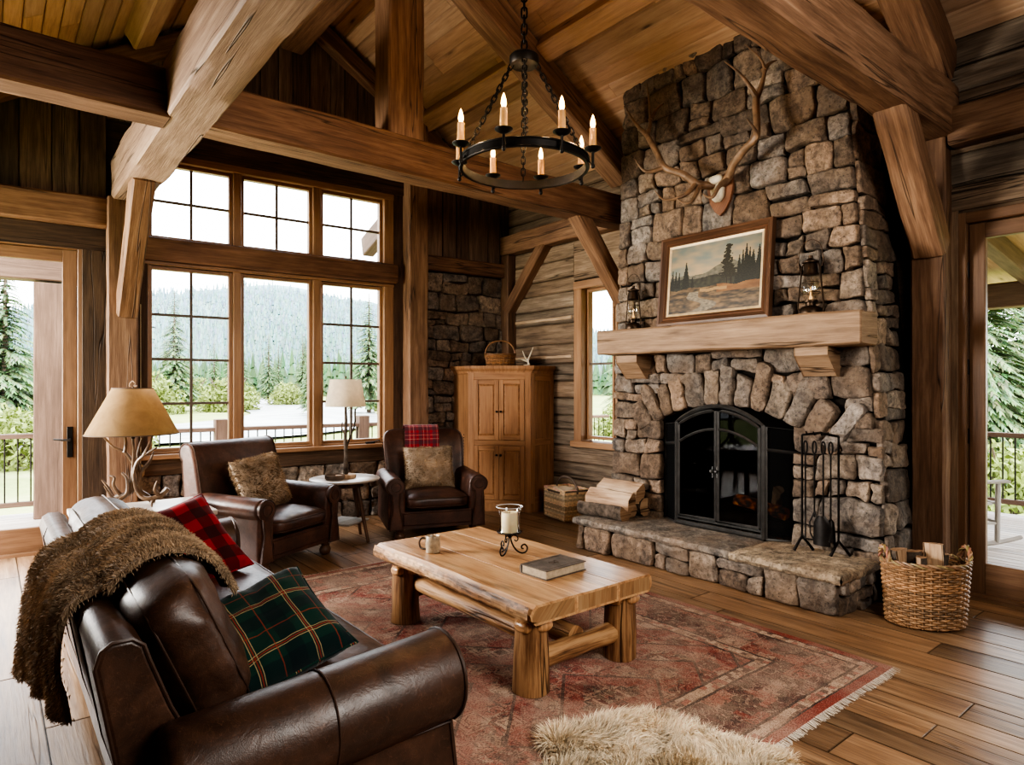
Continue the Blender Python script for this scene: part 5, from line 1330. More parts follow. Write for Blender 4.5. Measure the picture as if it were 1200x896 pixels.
def ant(pts, r0=.020, r1=.004):
    mb = MB(); p = smooth_path([al + V(q) for q in pts], 6); n = len(p) - 1
    mb.tube(p, [lerp(r0, r1, (i / n)) for i in range(n + 1)], 9, wob=.12); return mb
RT = V((cos(radians(39)), -sin(radians(39)), 0)); DP = V((sin(radians(39)), cos(radians(39)), 0))
def q3(a, d, z): p = RT * a + DP * d; return (p.x, p.y, z)
AP = [  # across, deep, up: a ring of shed antlers, tips up and out
 [[(-.02, 0, .10), (.0, 0, .22), (.01, .0, .38), (.0, 0, .5)]],
 [[(.25, .02, .13), (.20, 0, .075), (.12, -.03, .06), (.06, -.03, .10), (.02, -.02, .22), (.04, -.02, .32), (.10, -.03, .38), (.20, -.04, .44)], [(.10, -.03, .38), (.14, -.03, .46), (.16, -.02, .53)], [(.20, 0, .075), (.19, -.05, .13), (.22, -.07, .20)], [(.16, -.01, .06), (.16, -.04, .025), (.17, -.05, .004)]],
 [[(-.22, .02, .005), (-.16, 0, .05), (-.09, 0, .08), (-.02, 0, .10), (.03, .02, .20), (.0, .02, .30), (-.06, 0, .40), (-.13, -.02, .44), (-.21, -.03, .53)], [(-.14, 0, .06), (-.17, -.02, .14), (-.21, -.03, .20)], [(-.06, 0, .40), (-.05, .0, .48), (-.07, 0, .56)], [(-.09, 0, .08), (-.11, -.05, .16), (-.10, -.06, .22), (-.14, -.06, .235)]],
 [[(-.06, -.16, .004), (-.05, -.10, .05), (-.02, -.04, .10), (-.03, -.02, .20), (-.07, -.02, .25)], [(-.05, -.10, .05), (-.09, -.12, .10), (-.13, -.13, .17)]],
 [[(.06, .16, .004), (.05, .10, .06), (.02, .05, .12), (.04, .03, .25), (.02, .03, .38), (.06, .03, .52)], [(.04, .03, .25), (.10, .05, .33), (.12, .06, .40)]],
]
for grp in AP:
    acc = MB()
    for k, pts in enumerate(grp):
        m2 = ant([q3(*p) for p in pts], .021 if k == 0 else .015, .005 if k else .007); b = acc.add(m2.v)
        for ff, uv in zip(m2.f, m2.uv): acc.face(tuple(b + i for i in ff), uv, (1, 1, 1), True)
    acc.build('antler', m_antler_dk, o)
mb = MB(); mb.lathe([(.306, .535), (.135, .872)], al, 48, cap=False); so = mb.build('parchment_shade', m_rawhide, o)
mb = MB()
for r, z in ((.306, .535), (.135, .872)): mb.tube([al + V((r * cos(t), r * sin(t), z)) for t in [2 * pi * i / 48 for i in range(48)]], .004, 6, closed=True)
mb.build('laced_rim', m_bark2, so)
mb = MB(); mb.tube([al + V((0, 0, .48)), al + V((0, 0, .885))], .006, 8); mb.lathe([(.016, .50), (.018, .52), (.016, .58), (.0, .585)], al, 12); mb.build('lamp_rod', m_bronze, o)
mb = MB(); mb.tube(smooth_path([al + RT * a + V((0, 0, z)) for a, z in ((-.018, .885), (-.02, .905), (.0, .925), (.02, .908), (.012, .888), (.03, .892))], 4), .005, 6); mb.build('antler_finial', m_antler, o)

# ================================================================== CORNER CUPBOARD
cb = thing('corner_cupboard', 'tall oak corner cupboard with four panelled doors', 'cupboard', (5.05, 6.35, 0))
FL, FR = V((4.575, 6.50, 0)), V((5.075, 5.905, 0)); CD = (FR - FL); CW = CD.length; CD.normalize(); CN = V((CD.y, -CD.x, 0))
if CN.dot(V((-1, -1, 0))) < 0: CN = -CN
BL, BR = V((4.60, 6.88, 0)), V((5.46, 5.93, 0))
def PCB(a, b, o): return FL + CD * a + CN * o + V((0, 0, b))
outline = [FL, FR, BR, V((5.46, 6.84, 0)), V((4.60, 6.88, 0))]
mb = MB(); mb.rings([[p + V((0, 0, z)) for p in outline] for z in (.09, 1.70)], (.9, .9, .9), False); mb.build('carcass', m_oak, cb)
def grow(k): c = sum(outline, V()) / 5; return [FL + (FL - c).normalized() * k, FR + (FR - c).normalized() * k, BR + V((0, -k, 0)), V((5.465, 6.845, 0)), V((4.60 - k, 6.885, 0))]
mb = MB(); mb.rings([[p + V((0, 0, z)) for p in grow(k)] for z, k in ((1.665, .0), (1.675, .012), (1.70, .018), (1.725, .045), (1.74, .05), (1.765, .05))], (1, 1, 1), False); mb.build('cornice', m_oak, cb)
mb = MB(); mb.rings([[p + V((0, 0, z)) for p in grow(k)] for z, k in ((0.0, .012), (.10, .012), (.115, .0))], (.9, .9, .9), False); mb.build('plinth', m_oak, cb)
mb = MB()
for (a0_, a1_, b0_, b1_) in ((0, .075, .10, 1.68), (CW - .075, CW, .10, 1.68), (.075, CW - .075, 1.60, 1.68), (.075, CW - .075, .80, .86), (.075, CW - .075, .10, .14)): slab(mb, PCB, a0_, a1_, b0_, b1_, -.01, .012, (1, 1, 1), 'a' if a1_ - a0_ > b1_ - b0_ else 'b', .003)
mb.build('face_frame', m_oak, cb)
dw = (CW - .15) / 2
for (z0_, z1_) in ((.865, 1.595), (.145, .795)):
    for i in range(2):
        a0_ = .076 + i * dw; a1_ = a0_ + dw - .003; st_ = .055; mb = MB()
        for (x0_, x1_, y0_, y1_) in ((a0_, a0_ + st_, z0_, z1_), (a1_ - st_, a1_, z0_, z1_), (a0_ + st_, a1_ - st_, z0_, z0_ + st_), (a0_ + st_, a1_ - st_, z1_ - st_, z1_)): slab(mb, PCB, x0_, x1_, y0_, y1_, 0, .022, (1.05, 1.05, 1.05), 'a' if x1_ - x0_ > y1_ - y0_ else 'b', .004)
        do = mb.build('door', m_oak, cb)
        mb = MB(); A_, B_, Cc, D_ = a0_ + st_, a1_ - st_, z0_ + st_, z1_ - st_; k = .022
        mb.rings([[PCB(A_, Cc, .006), PCB(B_, Cc, .006), PCB(B_, D_, .006), PCB(A_, D_, .006)], [PCB(A_ + .004, Cc + .004, .007), PCB(B_ - .004, Cc + .004, .007), PCB(B_ - .004, D_ - .004, .007), PCB(A_ + .004, D_ - .004, .007)], [PCB(A_ + k, Cc + k, .018), PCB(B_ - k, Cc + k, .018), PCB(B_ - k, D_ - k, .018), PCB(A_ + k, D_ - k, .018)]], (.98, .95, .9), False, cap0=False)
        # upright grain on the raised field
        fi = len(mb.f) - 1; mb.uv[fi] = [(p_[1], p_[0]) for p_ in [(A_ + k, Cc + k), (B_ - k, Cc + k), (B_ - k, D_ - k), (A_ + k, D_ - k)]]
        mb.build('raised_panel', m_oak, do)
        mb = MB(); ka = a1_ - .024 if i == 0 else a0_ + .024; kz = (z0_ + z1_) / 2 - .02 if z0_ > .5 else z1_ - .11
        mb.tube([PCB(ka, kz, .02), PCB(ka, kz, .034)], .006, 8); mb.sell(PCB(ka, kz, .042), (.014, .014, .014), 2, 2, n=5); mb.build('knob', m_iron, do)
def PSD(a, b, o): d = (BR - FR); L = d.length; d.normalize(); n = V((d.y, -d.x, 0)); return FR + d * a + n * o + V((0, 0, b))
SL = (BR - FR).length
mb = MB()
for (x0_, x1_, y0_, y1_) in ((0, .06, .1, 1.68), (SL - .06, SL, .1, 1.68), (.06, SL - .06, .10, .18), (.06, SL - .06, 1.58, 1.68), (.06, SL - .06, .80, .88)): slab(mb, PSD, x0_, x1_, y0_, y1_, -.006, .010, (1, 1, 1), 'a' if x1_ - x0_ > y1_ - y0_ else 'b', .003)
mb.build('side_frame', m_oak, cb)
# ================================================================== CHANDELIER
cc = V((2.60, 3.09, 0)); CZ = 2.855; CR = .395
cd = thing('chandelier', 'round black iron chandelier with eight candle lights hanging on chains', 'chandelier', cc + V((0, 0, CZ)))
mb = MB(); n = 56
def cring(r, z): return [cc + V((r * cos(2 * pi * i / n), r * sin(2 * pi * i / n), z)) for i in range(n)]
mb.rings([cring(CR, CZ), cring(CR, CZ + .055), cring(CR - .012, CZ + .055), cring(CR - .012, CZ), cring(CR, CZ)], (1, 1, 1), True, cap0=False, cap1=False)
for z in (CZ + .004, CZ + .052): mb.tube(cring(CR + .004, z), .006, 6, closed=True)
mb.build('iron_ring', m_iron, cd)
HZ2 = 3.50
mb = MB(); mb.lathe([(.0, -.01), (.02, -.01), (.03, .0), (.085, .005), (.092, .02), (.092, .055), (.08, .068), (.03, .075), (.012, .10), (.0, .10)], cc + V((0, 0, HZ2)), 32); mb.build('canopy_cup', m_iron, cd)
def chain(p0, p1, name, link=.05, r=.0045, w=.013):
    p0, p1 = V(p0), V(p1); L = (p1 - p0).length; d = (p1 - p0) / L; k = max(2, round(L / (link * .74))); stp = L / k
    x = d.orthogonal().normalized(); y = d.cross(x); mb = MB()
    for i in range(k):
        c = p0 + d * (stp * (i + .5)); e = x if i % 2 else y; h = stp * .5 + r * 1.6
        pts = [c + e * (w * cos(t)) + d * ((h - w) * (1 if sin(t) > 0 else -1) * (1 if abs(sin(t)) > .01 else 0) + w * sin(t)) for t in [2 * pi * q / 12 for q in range(12)]]
        mb.tube(pts, r, 5, closed=True)
    return mb.build(name, m_iron, cd)
for k in range(4):
    a = radians(-39 + 90 * k); d = V((cos(a), sin(a), 0))
    chain(cc + d * .075 + V((0, 0, HZ2 + .015)), cc + d * (CR - .006) + V((0, 0, CZ + .055)), 'chain')
chain(cc + V((0, 0, HZ2 + .10)), cc + V((0, 0, 5.14)), 'hanging_chain', .07, .006, .017)
mb = MB(); mb.lathe([(.0, 0), (.05, 0), (.055, -.02), (.02, -.04), (.0, -.04)], cc + V((0, 0, 5.15)), 20); mb.build('ceiling_plate', m_iron, cd)
CANDLES = []
for k in range(8):
    a = radians(-39 + 90 / 4 + 6 + 45 * k); d = V((cos(a), sin(a), 0)); p = cc + d * (CR + .035)
    mb = MB(); mb.tube([cc + d * (CR + .004) + V((0, 0, CZ + .02)), p + V((0, 0, CZ - .012)), p + V((0, 0, CZ + .07))], [.007, .010, .009], 8); mb.sell(p + V((0, 0, CZ - .018)), (.013, .013, .016), 2, 2, n=4)
    mb.lathe([(.0, .066), (.02, .068), (.05, .085), (.052, .09), (.045, .088), (.0, .078)], p + V((0, 0, CZ)), 20); co = mb.build('candle_cup', m_iron, cd)
    mb = MB(); mb.lathe([(.0, .08), (.021, .08), (.0225, .10), (.021, .20), (.0225, .206), (.012, .21), (.0, .21)], p + V((0, 0, CZ)), 14); mb.build('candle_sleeve', m_sleeve, co)
    mb = MB(); mb.lathe([(.0, .208), (.010, .21), (.0165, .232), (.014, .255), (.006, .282), (.0, .295)], p + V((0, 0, CZ)), 12); mb.build('flame_bulb', m_flame, co)
    CANDLES.append(p + V((0, 0, CZ + .25)))

# ================================================================== RUG AND FLEECE
def rug_mat():
    k = NT('oriental_rug'); x, y, _ = k.sep(k.uv())      # x: 0..L, y: 0..W metres
    L, Wd = 3.60, 2.86
    ax = k.ma('ABSOLUTE', k.ma('SUBTRACT', x, L / 2)); ay = k.ma('ABSOLUTE', k.ma('SUBTRACT', y, Wd / 2))
    wob = k.ma('MULTIPLY', k.ma('SUBTRACT', k.noise(k.uv(), 14, 3), .5), .016)
    d = k.ma('MINIMUM', k.ma('SUBTRACT', L / 2, ax), k.ma('SUBTRACT', Wd / 2, ay)); d = k.ma('ADD', d, wob)
    RED, ROSE, CREAM, DARK, TAN = (.24, .058, .045), (.36, .155, .118), (.50, .38, .28), (.050, .036, .034), (.36, .25, .18)
    sym = k.comb(ax, ay, 0.0)
    def motif(sc, jit, cols, edge, ec, off=0, n=4.2, dist='CHEBYCHEV'):
        v = k.map(sym, (sc, sc, 1), (off, off * .7, 0))
        vc = k.n('ShaderNodeTexVoronoi', {'Vector': v, 'Scale': 1.0, 'Randomness': jit}, feature='F1', distance=dist)
        r = k.sep(vc.outputs['Color'])[0]; c = k.ramp(r, cols, 'CONSTANT')
        rings = k.ma('FRACT', k.ma('MULTIPLY', vc.outputs['Distance'], n))
        return k.mix(k.ma('MULTIPLY', k.ma('LESS_THAN', rings, edge), .9), c, ec)
    def lines(sc, off, w):
        """thin scrolling vine-like outlines"""
        n = k.noise(k.map(sym, (sc, sc, 1), (off, off, 0)), 1.0, 2, .5, .6)
        return k.ma('LESS_THAN', k.ma('ABSOLUTE', k.ma('SUBTRACT', k.ma('FRACT', k.ma('MULTIPLY', n, 5.0)), .5)), w)
    field = motif(8, .8, [(0, RED), (.25, ROSE), (.42, (.30, .09, .07)), (.60, TAN), (.74, (.20, .04, .035)), (.88, CREAM)], .26, DARK, 0, 5)
    fine = motif(26, .7, [(0, ROSE), (.3, TAN), (.5, (.15, .07, .055)), (.66, RED), (.82, CREAM)], .30, (.10, .06, .05), 3, 3.5, 'MANHATTAN')
    field = k.mix(.45, field, fine)
    field = k.mix(k.ma('MULTIPLY', lines(7, 2, .06), .75), field, DARK); field = k.mix(k.ma('MULTIPLY', lines(11, 9, .06), .55), field, CREAM)
    dm = k.ma('ADD', k.ma('PINGPONG', ax, .55), ay)
    rg = k.ma('FRACT', k.ma('MULTIPLY', dm, 3.1)); field = k.mix(k.ma('MULTIPLY', k.ma('LESS_THAN', rg, .07), .75), field, DARK)
    field = k.mix(k.ma('MULTIPLY', k.ma('GREATER_THAN', rg, .60), .35), field, (.28, .055, .045))
    main = motif(8, .8, [(0, DARK), (.34, ROSE), (.5, (.07, .045, .045)), (.66, (.40, .27, .2)), (.82, RED)], .24, (.035, .026, .028), 1, 5)
    main = k.mix(.35, main, fine); main = k.mix(k.ma('MULTIPLY', lines(10, 5, .07), .7), main, (.42, .30, .23)); main = k.mix(k.ma('MULTIPLY', lines(13, 1, .06), .7), main, DARK)
    guard = motif(30, .5, [(0, CREAM), (.45, TAN), (.65, (.14, .09, .075)), (.8, ROSE)], .25, (.16, .10, .08), 2)
    c = field
    def band(lo, hi, col):
        nonlocal c
        c = k.mix(k.ma('MULTIPLY', k.ma('GREATER_THAN', d, lo), k.ma('LESS_THAN', d, hi)), c, col)
    band(.42, .435, DARK); band(.435, .50, guard); band(.50, .515, DARK)
    band(.13, .42, main); band(.118, .132, DARK); band(.06, .118, guard); band(.052, .062, DARK); band(-.1, .052, RED)
    wear = k.ramp(k.noise(k.uv(), 2.6, 5, .65, .5), [(.37, 0.0), (.67, .66)])
    c = k.mix(wear, c, (.44, .33, .26))
    c = k.mix(1.0, c, (1.3, 1.27, 1.25), 'MULTIPLY')
    sp = k.noise(k.map(k.uv(), (240, 90, 1)), 1.0, 2, .6)
    c = k.mix(k.ramp(sp, [(.35, .7), (.5, 0.0)]), c, (.07, .05, .04)); c = k.mix(k.ramp(sp, [(.55, 0.0), (.7, .6)]), c, (.50, .38, .29))
    return k.bsdf(c, .95, k.bump(sp, .5, .004), spec=.1)
rx0, rx1, ry0, ry1 = .90, 3.76, 1.415, 5.015
rug = thing('rug', 'large faded red oriental rug under the coffee table', 'rug', ((rx0 + rx1) / 2, (ry0 + ry1) / 2, 0))
mb = MB(); NX, NY = 60, 80
def rp(u, v): 
    x, y = lerp(rx0, rx1, u), lerp(ry0, ry1, v)
    return V((x + NZ.noise(V((y * 1.5, u * 2, 1))) * .008 * (u > .5), y + NZ.noise(V((x * 1.5, v, 5))) * .008, .010 + .0012 * NZ.noise(V((x * 4, y * 4, 0)))))
mb.grid(rp, NX, NY, uvfn=lambda u, v: (v * (ry1 - ry0), u * (rx1 - rx0)))
def rim(f, n):
    for i in range(n):
        p, q = f(i / n), f((i + 1) / n); j = mb.add([p, q, V((q.x, q.y, .001)), V((p.x, p.y, .001))]); mb.face((j, j + 1, j + 2, j + 3), [(0, 0)] * 4, (.7, .7, .7))
rim(lambda t: rp(t, 0), NX); rim(lambda t: rp(t, 1), NX); rim(lambda t: rp(0, t), NY); rim(lambda t: rp(1, t), NY)
mb.build('woven_field', rug_mat(), rug)
for v0, s in ((0, -1), (1, 1)):
    mb = MB()
    for i in range(420):
        p = rp((i + R.random()) / 420, v0); q = p + V((R.uniform(-.012, .012), s * R.uniform(.028, .045), -.006)); w = .0022
        j = mb.add([p + V((-w, 0, 0)), p + V((w, 0, 0)), V((q.x + w, q.y, .003)), V((q.x - w, q.y, .003))]); mb.face((j, j + 1, j + 2, j + 3), None, (R.uniform(.8, 1.1),) * 3)
    mb.build('fringe', m_fur_s, rug)

sk = thing('sheepskin', 'cream sheepskin fleece lying over the edge of the red rug', 'sheepskin rug', (2.035, 1.63, .0125))
sc = V((2.035, 1.63, .0)); RTv = V((cos(radians(41)), -sin(radians(41)), 0)); DPv = V((sin(radians(41)), cos(radians(41)), 0))
def sko(t):
    r = 1 + .10 * cos(3 * t + .6) + .08 * sin(5 * t + 1.0) + .05 * cos(7 * t)
    return sc + RTv * (.46 * r * cos(t)) + DPv * (.33 * r * sin(t))
mb = MB(); n = 64; rings_ = []
for k, (f, h) in enumerate(((1.0, .0), (1.0, .012), (.96, .024), (.85, .034), (.6, .040), (.3, .042), (.02, .042))):
    rings_.append([sc.lerp(sko(2 * pi * i / n), f) + V((0, 0, .0135 + h + (.006 * NZ.noise(V((i * .7, k, 0))) if k > 1 else 0))) for i in range(n)])
mb.rings(rings_, (.9, .85, .78), True); mb.build('hide', m_fur_s, sk)
tr = tris_of(mb); tr = [(a, b, c, (n_ if n_.z > -.01 else -n_)) for a, b, c, n_ in tr]
fm = MB(); fur(fm, tr, 30000, .062, .0022, furc((1.12, 1.06, .95), .3), (.12, -.12, -.30), .8, 12); fm.build('fur', m_fur_s, sk)

# ================================================================== BASKETS
def wicker(o, mat, path, z0, z1, rows, amp, th, base=(1, 1, 1), flare=0.0, stakes=30, fill=None):
    """woven wall: path(t, grow) -> point on the outline; strands weave in and out of upright stakes"""
    mb = MB(); N = stakes * 4
    for r in range(rows):
        z = lerp(z0, z1, (r + .5) / rows); g = flare * (r / rows); c = shade(.55, 1.25, .06); c = tuple(a * b for a, b in zip(c, base))
        pts = []
        for i in range(N):
            t = i / N; p = path(t, g + amp * cos(pi * (t * stakes + r)) ); pts.append(p + V((0, 0, z)))
        mb.tube(pts, th, 5, c, closed=True)
    mb.build('woven_wall', mat, o)
    mb = MB()
    for i in range(stakes):
        t = (i + .0) / stakes; mb.tube([path(t, 0) + V((0, 0, z0)), path(t, flare) + V((0, 0, z1))], th * .8, 5, tuple(q * .85 for q in base))
    mb.build('stake_rib', mat, o)
    mb = MB(); bb = mb.add([path(i / 40, -th) + V((0, 0, z0 + .006)) for i in range(40)]); mb.face([bb + i for i in range(40)], None, (.5, .45, .4)); mb.build('basket_bottom', mat, o)
def rope_loop(mb, pts, r, tw, c=(1, 1, 1), strands=3):
    pts = [V(p) for p in pts]; n = len(pts)
    for s in range(strands):
        q = []
        for i, p in enumerate(pts):
            t = (pts[min(i + 1, n - 1)] - pts[max(i - 1, 0)]).normalized(); x = t.orthogonal().normalized() if abs(t.z) > .99 else t.cross(V((0, 0, 1))).normalized(); y = t.cross(x); a = i * tw + 2 * pi * s / strands
            q.append(p + x * (r * cos(a)) + y * (r * sin(a)))
        mb.tube(q, r * .85, 5, tuple(k * R.uniform(.75, 1.15) for k in c))
RT4 = V((cos(radians(42)), -sin(radians(42)), 0)); DP4 = V((sin(radians(42)), cos(radians(42)), 0))
bc = V((4.655, 1.56, .002)); wb = thing('log_basket', 'tall honey wicker basket holding split logs by the glass door', 'basket', bc)
def ovl(t, g): a = 2 * pi * t; return bc + RT4 * ((.225 + g) * cos(a)) + DP4 * ((.175 + g) * sin(a))
wicker(wb, m_wicker, ovl, .008, .395, 27, .0065, .0078, flare=.025, stakes=34)
mb = MB(); pts = [ovl(i / 120, .025) + V((0, 0, .40)) for i in range(121)]; rope_loop(mb, pts, .009, .55); mb.build('braided_rim', m_wicker, wb)
for sg in (-1, 1):
    mb = MB(); cen = bc + RT4 * (sg * .245) + V((0, 0, .40)); pts = [cen + DP4 * (.055 * cos(a)) + V((0, 0, .085 * sin(a))) + RT4 * (sg * .012 * sin(a)) for a in [pi * i / 26 for i in range(27)]]
    rope_loop(mb, pts, .0085, .6); mb.build('loop_handle', m_wicker, wb)
def basket_log(p0, p1, r, a0, a1, label, seed):
    """split log standing or leaning between two points"""
    p0, p1 = V(p0), V(p1); d = (p1 - p0); L = d.length; d.normalize(); x = d.orthogonal().normalized(); y = d.cross(x); n = 9; ms, mbk = MB(), MB()
    prof = [(r * cos(lerp(a0, a1, i / n)), r * sin(lerp(a0, a1, i / n))) for i in range(n + 1)] + [(-.2 * r * cos((a0 + a1) / 2), -.2 * r * sin((a0 + a1) / 2))]
    rg = [[p0 + d * (L * k / 5) + x * (a * (1 + .12 * NZ.noise(V((a * 30, b * 30, k + seed))))) + y * (b * (1 + .12 * NZ.noise(V((b * 30, a * 30, k + seed))))) for a, b in prof] for k in range(6)]
    m = len(prof); bs = [ms.add(q) for q in rg]; bk_ = [mbk.add(q) for q in rg]
    for k in range(5):
        for i in range(m):
            j = (i + 1) % m; T, B = (mbk, bk_) if i < n else (ms, bs); T.face((B[k] + i, B[k] + j, B[k + 1] + j, B[k + 1] + i), [(k * .08, i * .05), (k * .08, i * .05 + .05), (k * .08 + .08, i * .05 + .05), (k * .08 + .08, i * .05)], (.85, .78, .7))
    for k, rev in ((0, 1), (5, 0)):
        ii = [bs[k] + i for i in range(m)]; ii = ii[::-1] if rev else ii; ms.face(ii, [(ms.v[i].x, ms.v[i].y) for i in ii], (.8, .7, .58))
    o = thing('firewood_log', label, 'firewood', p0, group='split logs in the wicker basket'); ms.build('split_face', m_split, o); mbk.build('bark', m_bark, o)
b0 = bc + V((0, 0, .02))
basket_log(b0 + RT4 * .06 + DP4 * -.03, bc + RT4 * .055 + DP4 * .01 + V((0, 0, .50)), .062, -2.6, .6, 'pale split log standing tallest in the wicker basket', 1)
basket_log(b0 + RT4 * -.10 + DP4 * .02, bc + RT4 * -.13 + DP4 * .03 + V((0, 0, .455)), .060, -1.0, 2.2, 'brown split log in the wicker basket at the hearth side', 2)
basket_log(b0 + RT4 * -.02 + DP4 * .07, bc + RT4 * -.04 + DP4 * .08 + V((0, 0, .44)), .058, 1.0, 4.2, 'dark split log in the middle of the wicker basket', 3)
basket_log(b0 + RT4 * .10 + DP4 * .08, bc + RT4 * .13 + DP4 * .06 + V((0, 0, .43)), .05, 2.0, 5.2, 'low split log at the back of the wicker basket by its handle', 4)
basket_log(b0 + RT4 * -.07 + DP4 * -.07, bc + RT4 * -.07 + DP4 * -.05 + V((0, 0, .43)), .05, 3.0, 6.0, 'low split log at the front of the wicker basket', 5)
# square seagrass basket by the cupboard
qc = V((5.20, 5.42, .002)); gb = thing('square_basket', 'pale square woven basket with dark arched handle beside the cupboard', 'basket', qc, radians(-12))
QR = M.Rotation(radians(-12), 3, 'Z')
def sqp(t, g):
    hx, hy = .165 + g, .225 + g; P = 2 * (hx + hy) * 2; s = t * P
    cor = [(-hx, -hy), (hx, -hy), (hx, hy), (-hx, hy), (-hx, -hy)]; 
    for a, b in zip(cor, cor[1:]):
        L = abs(b[0] - a[0]) + abs(b[1] - a[1])
        if s <= L + 1e-9: return qc + QR @ V((lerp(a[0], b[0], s / L), lerp(a[1], b[1], s / L), 0))
        s -= L
    return qc + QR @ V((cor[0][0], cor[0][1], 0))
wicker(gb, m_seagrass, sqp, .006, .335, 26, .003, .0072, stakes=46)
mb = MB(); rope_loop(mb, [sqp(i / 80, .0) + V((0, 0, .342)) for i in range(81)], .006, .5); mb.build('bound_rim', m_seagrass, gb)
mb = MB()
mb.tube([qc + QR @ V((-.17, y, z)) for y, z in ((-.13, .315), (.13, .315))], .012, 6); mb.tube([qc + QR @ V((x, -.23, .335)) for x in (-.16, .16)], .010, 6); mb.build('leather_edge', m_bark2, gb)
mb = MB(); mb.tube(smooth_path([qc + QR @ V((-.0 , y, z)) for y, z in ((-.225, .30), (-.215, .37), (-.13, .445), (0, .47), (.13, .445), (.215, .37), (.225, .30))], 5), .014, 8); mb.build('arched_handle', m_bark2, gb)
bl = thing('folded_blanket', 'folded pale cloth lying in the square basket', 'blanket', qc + V((0, 0, .20)))
mb = MB(); mb.sell(qc + QR @ V((0, .02, .285)), (.125, .17, .07), 5, 2.4, rot=QR, n=12, wr=.03, seed=3); mb.build('cloth', m_linen, bl)

# on top of the cupboard
tb = V((4.93, 6.32, 1.766)); o = thing('handled_basket', 'small brown woven basket with arched handle on the cupboard top', 'basket', tb)
def ov2(t, g): a = 2 * pi * t; return tb + V((.777, -.629, 0)) * ((.165 + g) * cos(a)) + V((.629, .777, 0)) * ((.12 + g) * sin(a))
wicker(o, m_wicker, ov2, .004, .135, 10, .004, .0075, (.75, .62, .5), .02, 24)
mb = MB(); rope_loop(mb, [ov2(i / 60, .022) + V((0, 0, .14)) for i in range(61)], .007, .55, (.5, .4, .3)); mb.build('braided_rim', m_wicker, o)
mb = MB(); mb.tube(smooth_path([tb + V((.777, -.629, 0)) * a + V((0, 0, z)) for a, z in ((-.185, .10), (-.175, .20), (-.11, .285), (0, .31), (.11, .285), (.175, .20), (.185, .10))], 5), .010, 7, (.6, .5, .4)); mb.build('arched_handle', m_wicker, o)
sa = V((5.17, 6.13, 1.766)); o = thing('shed_antler', 'small pale forked antler standing on the cupboard top', 'antler', sa)
acc = MB()
for pts, r0 in ((((0.05, 0, .012), (.04, 0, .07), (.07, 0, .15), (.10, 0, .23)), .016), (((.045, 0, .06), (.0, 0, .11), (-.03, 0, .19)), .011), (((.045, 0, .05), (-.05, 0, .085), (-.12, 0, .09), (-.14, 0, .14)), .011), (((.05, 0, .01), (.0, -.03, .012), (-.05, -.05, .012)), .014)):
    p = smooth_path([sa + V((.777, -.629, 0)) * q[0] + V((0, q[1], q[2])) for q in pts], 5); n = len(p) - 1; acc.tube(p, [lerp(r0, .003, (i / n) ** 1.3) for i in range(n + 1)], 8, wob=.1)
acc.build('tines', m_bone, o)

# cord with wooden pull hanging by the door-side post
mb = MB(); pc = W(.955, .06, 0)
cp = thing('cord_pull', 'thin cord with pale wooden pull hanging by the post behind the antler lamp', 'cord pull', pc + V((0, 0, .62)))
mb.tube([pc + V((0, 0, .76)), pc + V((0, 0, 1.6)), pc + V((0, 0, 2.3))], .0025, 5); mb.build('cord', m_wax, cp)
mb = MB(); mb.lathe([(.008, .765), (.030, .75), (.034, .72), (.032, .66), (.012, .635), (.0, .635)], pc, 16); mb.build('wooden_pull', m_plate, cp)
# casement cranks on the sill
for (s_, lb) in ((1.60, 'dark casement crank on the sill behind the rolled back armchair'), (3.30, 'dark casement crank on the sill beside the branch lamp')):
    o = thing('window_crank', lb, 'window crank', W(s_, .03, .846)); mb = MB(); mb.box(W(s_, .03, .857), (.11, .035, .022), WA); mb.build('crank_body', m_iron, o); mb = MB(); mb.tube([W(s_ + .03, .05, .865), W(s_ + .10, .06, .88), W(s_ + .11, .06, .865)], .007, 6); mb.build('folding_handle', m_iron, o)

# ================================================================== OUTSIDE
def out(name, mb, mat, label, cat='ground', kind='structure'):
    return tag(mb.build(name, mat), label, cat, None, kind)
# deck boards beyond the windows and the right-hand door
mb = MB()
y = 0
for i in range(20):
    o0 = -.17 - i * .135; slab(mb, lambda a, b, o: W(a, o0 - b, -.06 + o), -4.5, 9.6, .004, .131, -.03, 0, shade(.85, 1.15, .04), 'a')
out('deck_floor', mb, m_deck, 'grey board deck outside the window wall', 'deck')
mb = MB()
for i in range(34):
    x = 5.68 + i * .125; slab(mb, lambda a, b, o: V((x + b, a, -.075 + o)), -2.5, 7.0, .004, .121, -.03, 0, shade(.8, 1.15, .05), 'a')
out('deck_floor', mb, m_deck, 'grey board deck outside the door by the chimney', 'deck')
def railing(P, a0, a1, label, posts, gap=.125):
    """P(a, b, o): along, up, across"""
    r = thing('deck_railing', label, 'railing', P((a0 + a1) / 2, -.06, 0)); 
    mb = MB(); slab(mb, P, a0, a1, .89, .945, -.07, .07, (1, 1, 1), 'a'); mb.build('top_rail', m_redcedar, r)
    mb = MB(); slab(mb, P, a0, a1, .07, .13, -.03, .03, (1, 1, 1), 'a'); mb.build('bottom_rail', m_redcedar, r)
    mb = MB(); a = a0 + .06; 
    while a < a1: mb.tube([P(a, .13, 0), P(a, .89, 0)], .0095, 6); a += gap
    mb.build('baluster_grating', m_iron, r)
    for a in posts:
        mb = MB(); mb.beam(P(a, -.06, 0), P(a, 1.06, 0), .17, .17, P(a, 0, 1) - P(a, 0, 0), .01, .003, 3); mb.build('railing_post', m_redcedar, r)
OD = -2.55
railing(lambda a, b, o: W(a, OD + o, b), -4.4, 9.5, 'cedar railing with dark balusters along the river side deck', (2.17, 4.25, 6.6, 8.9))
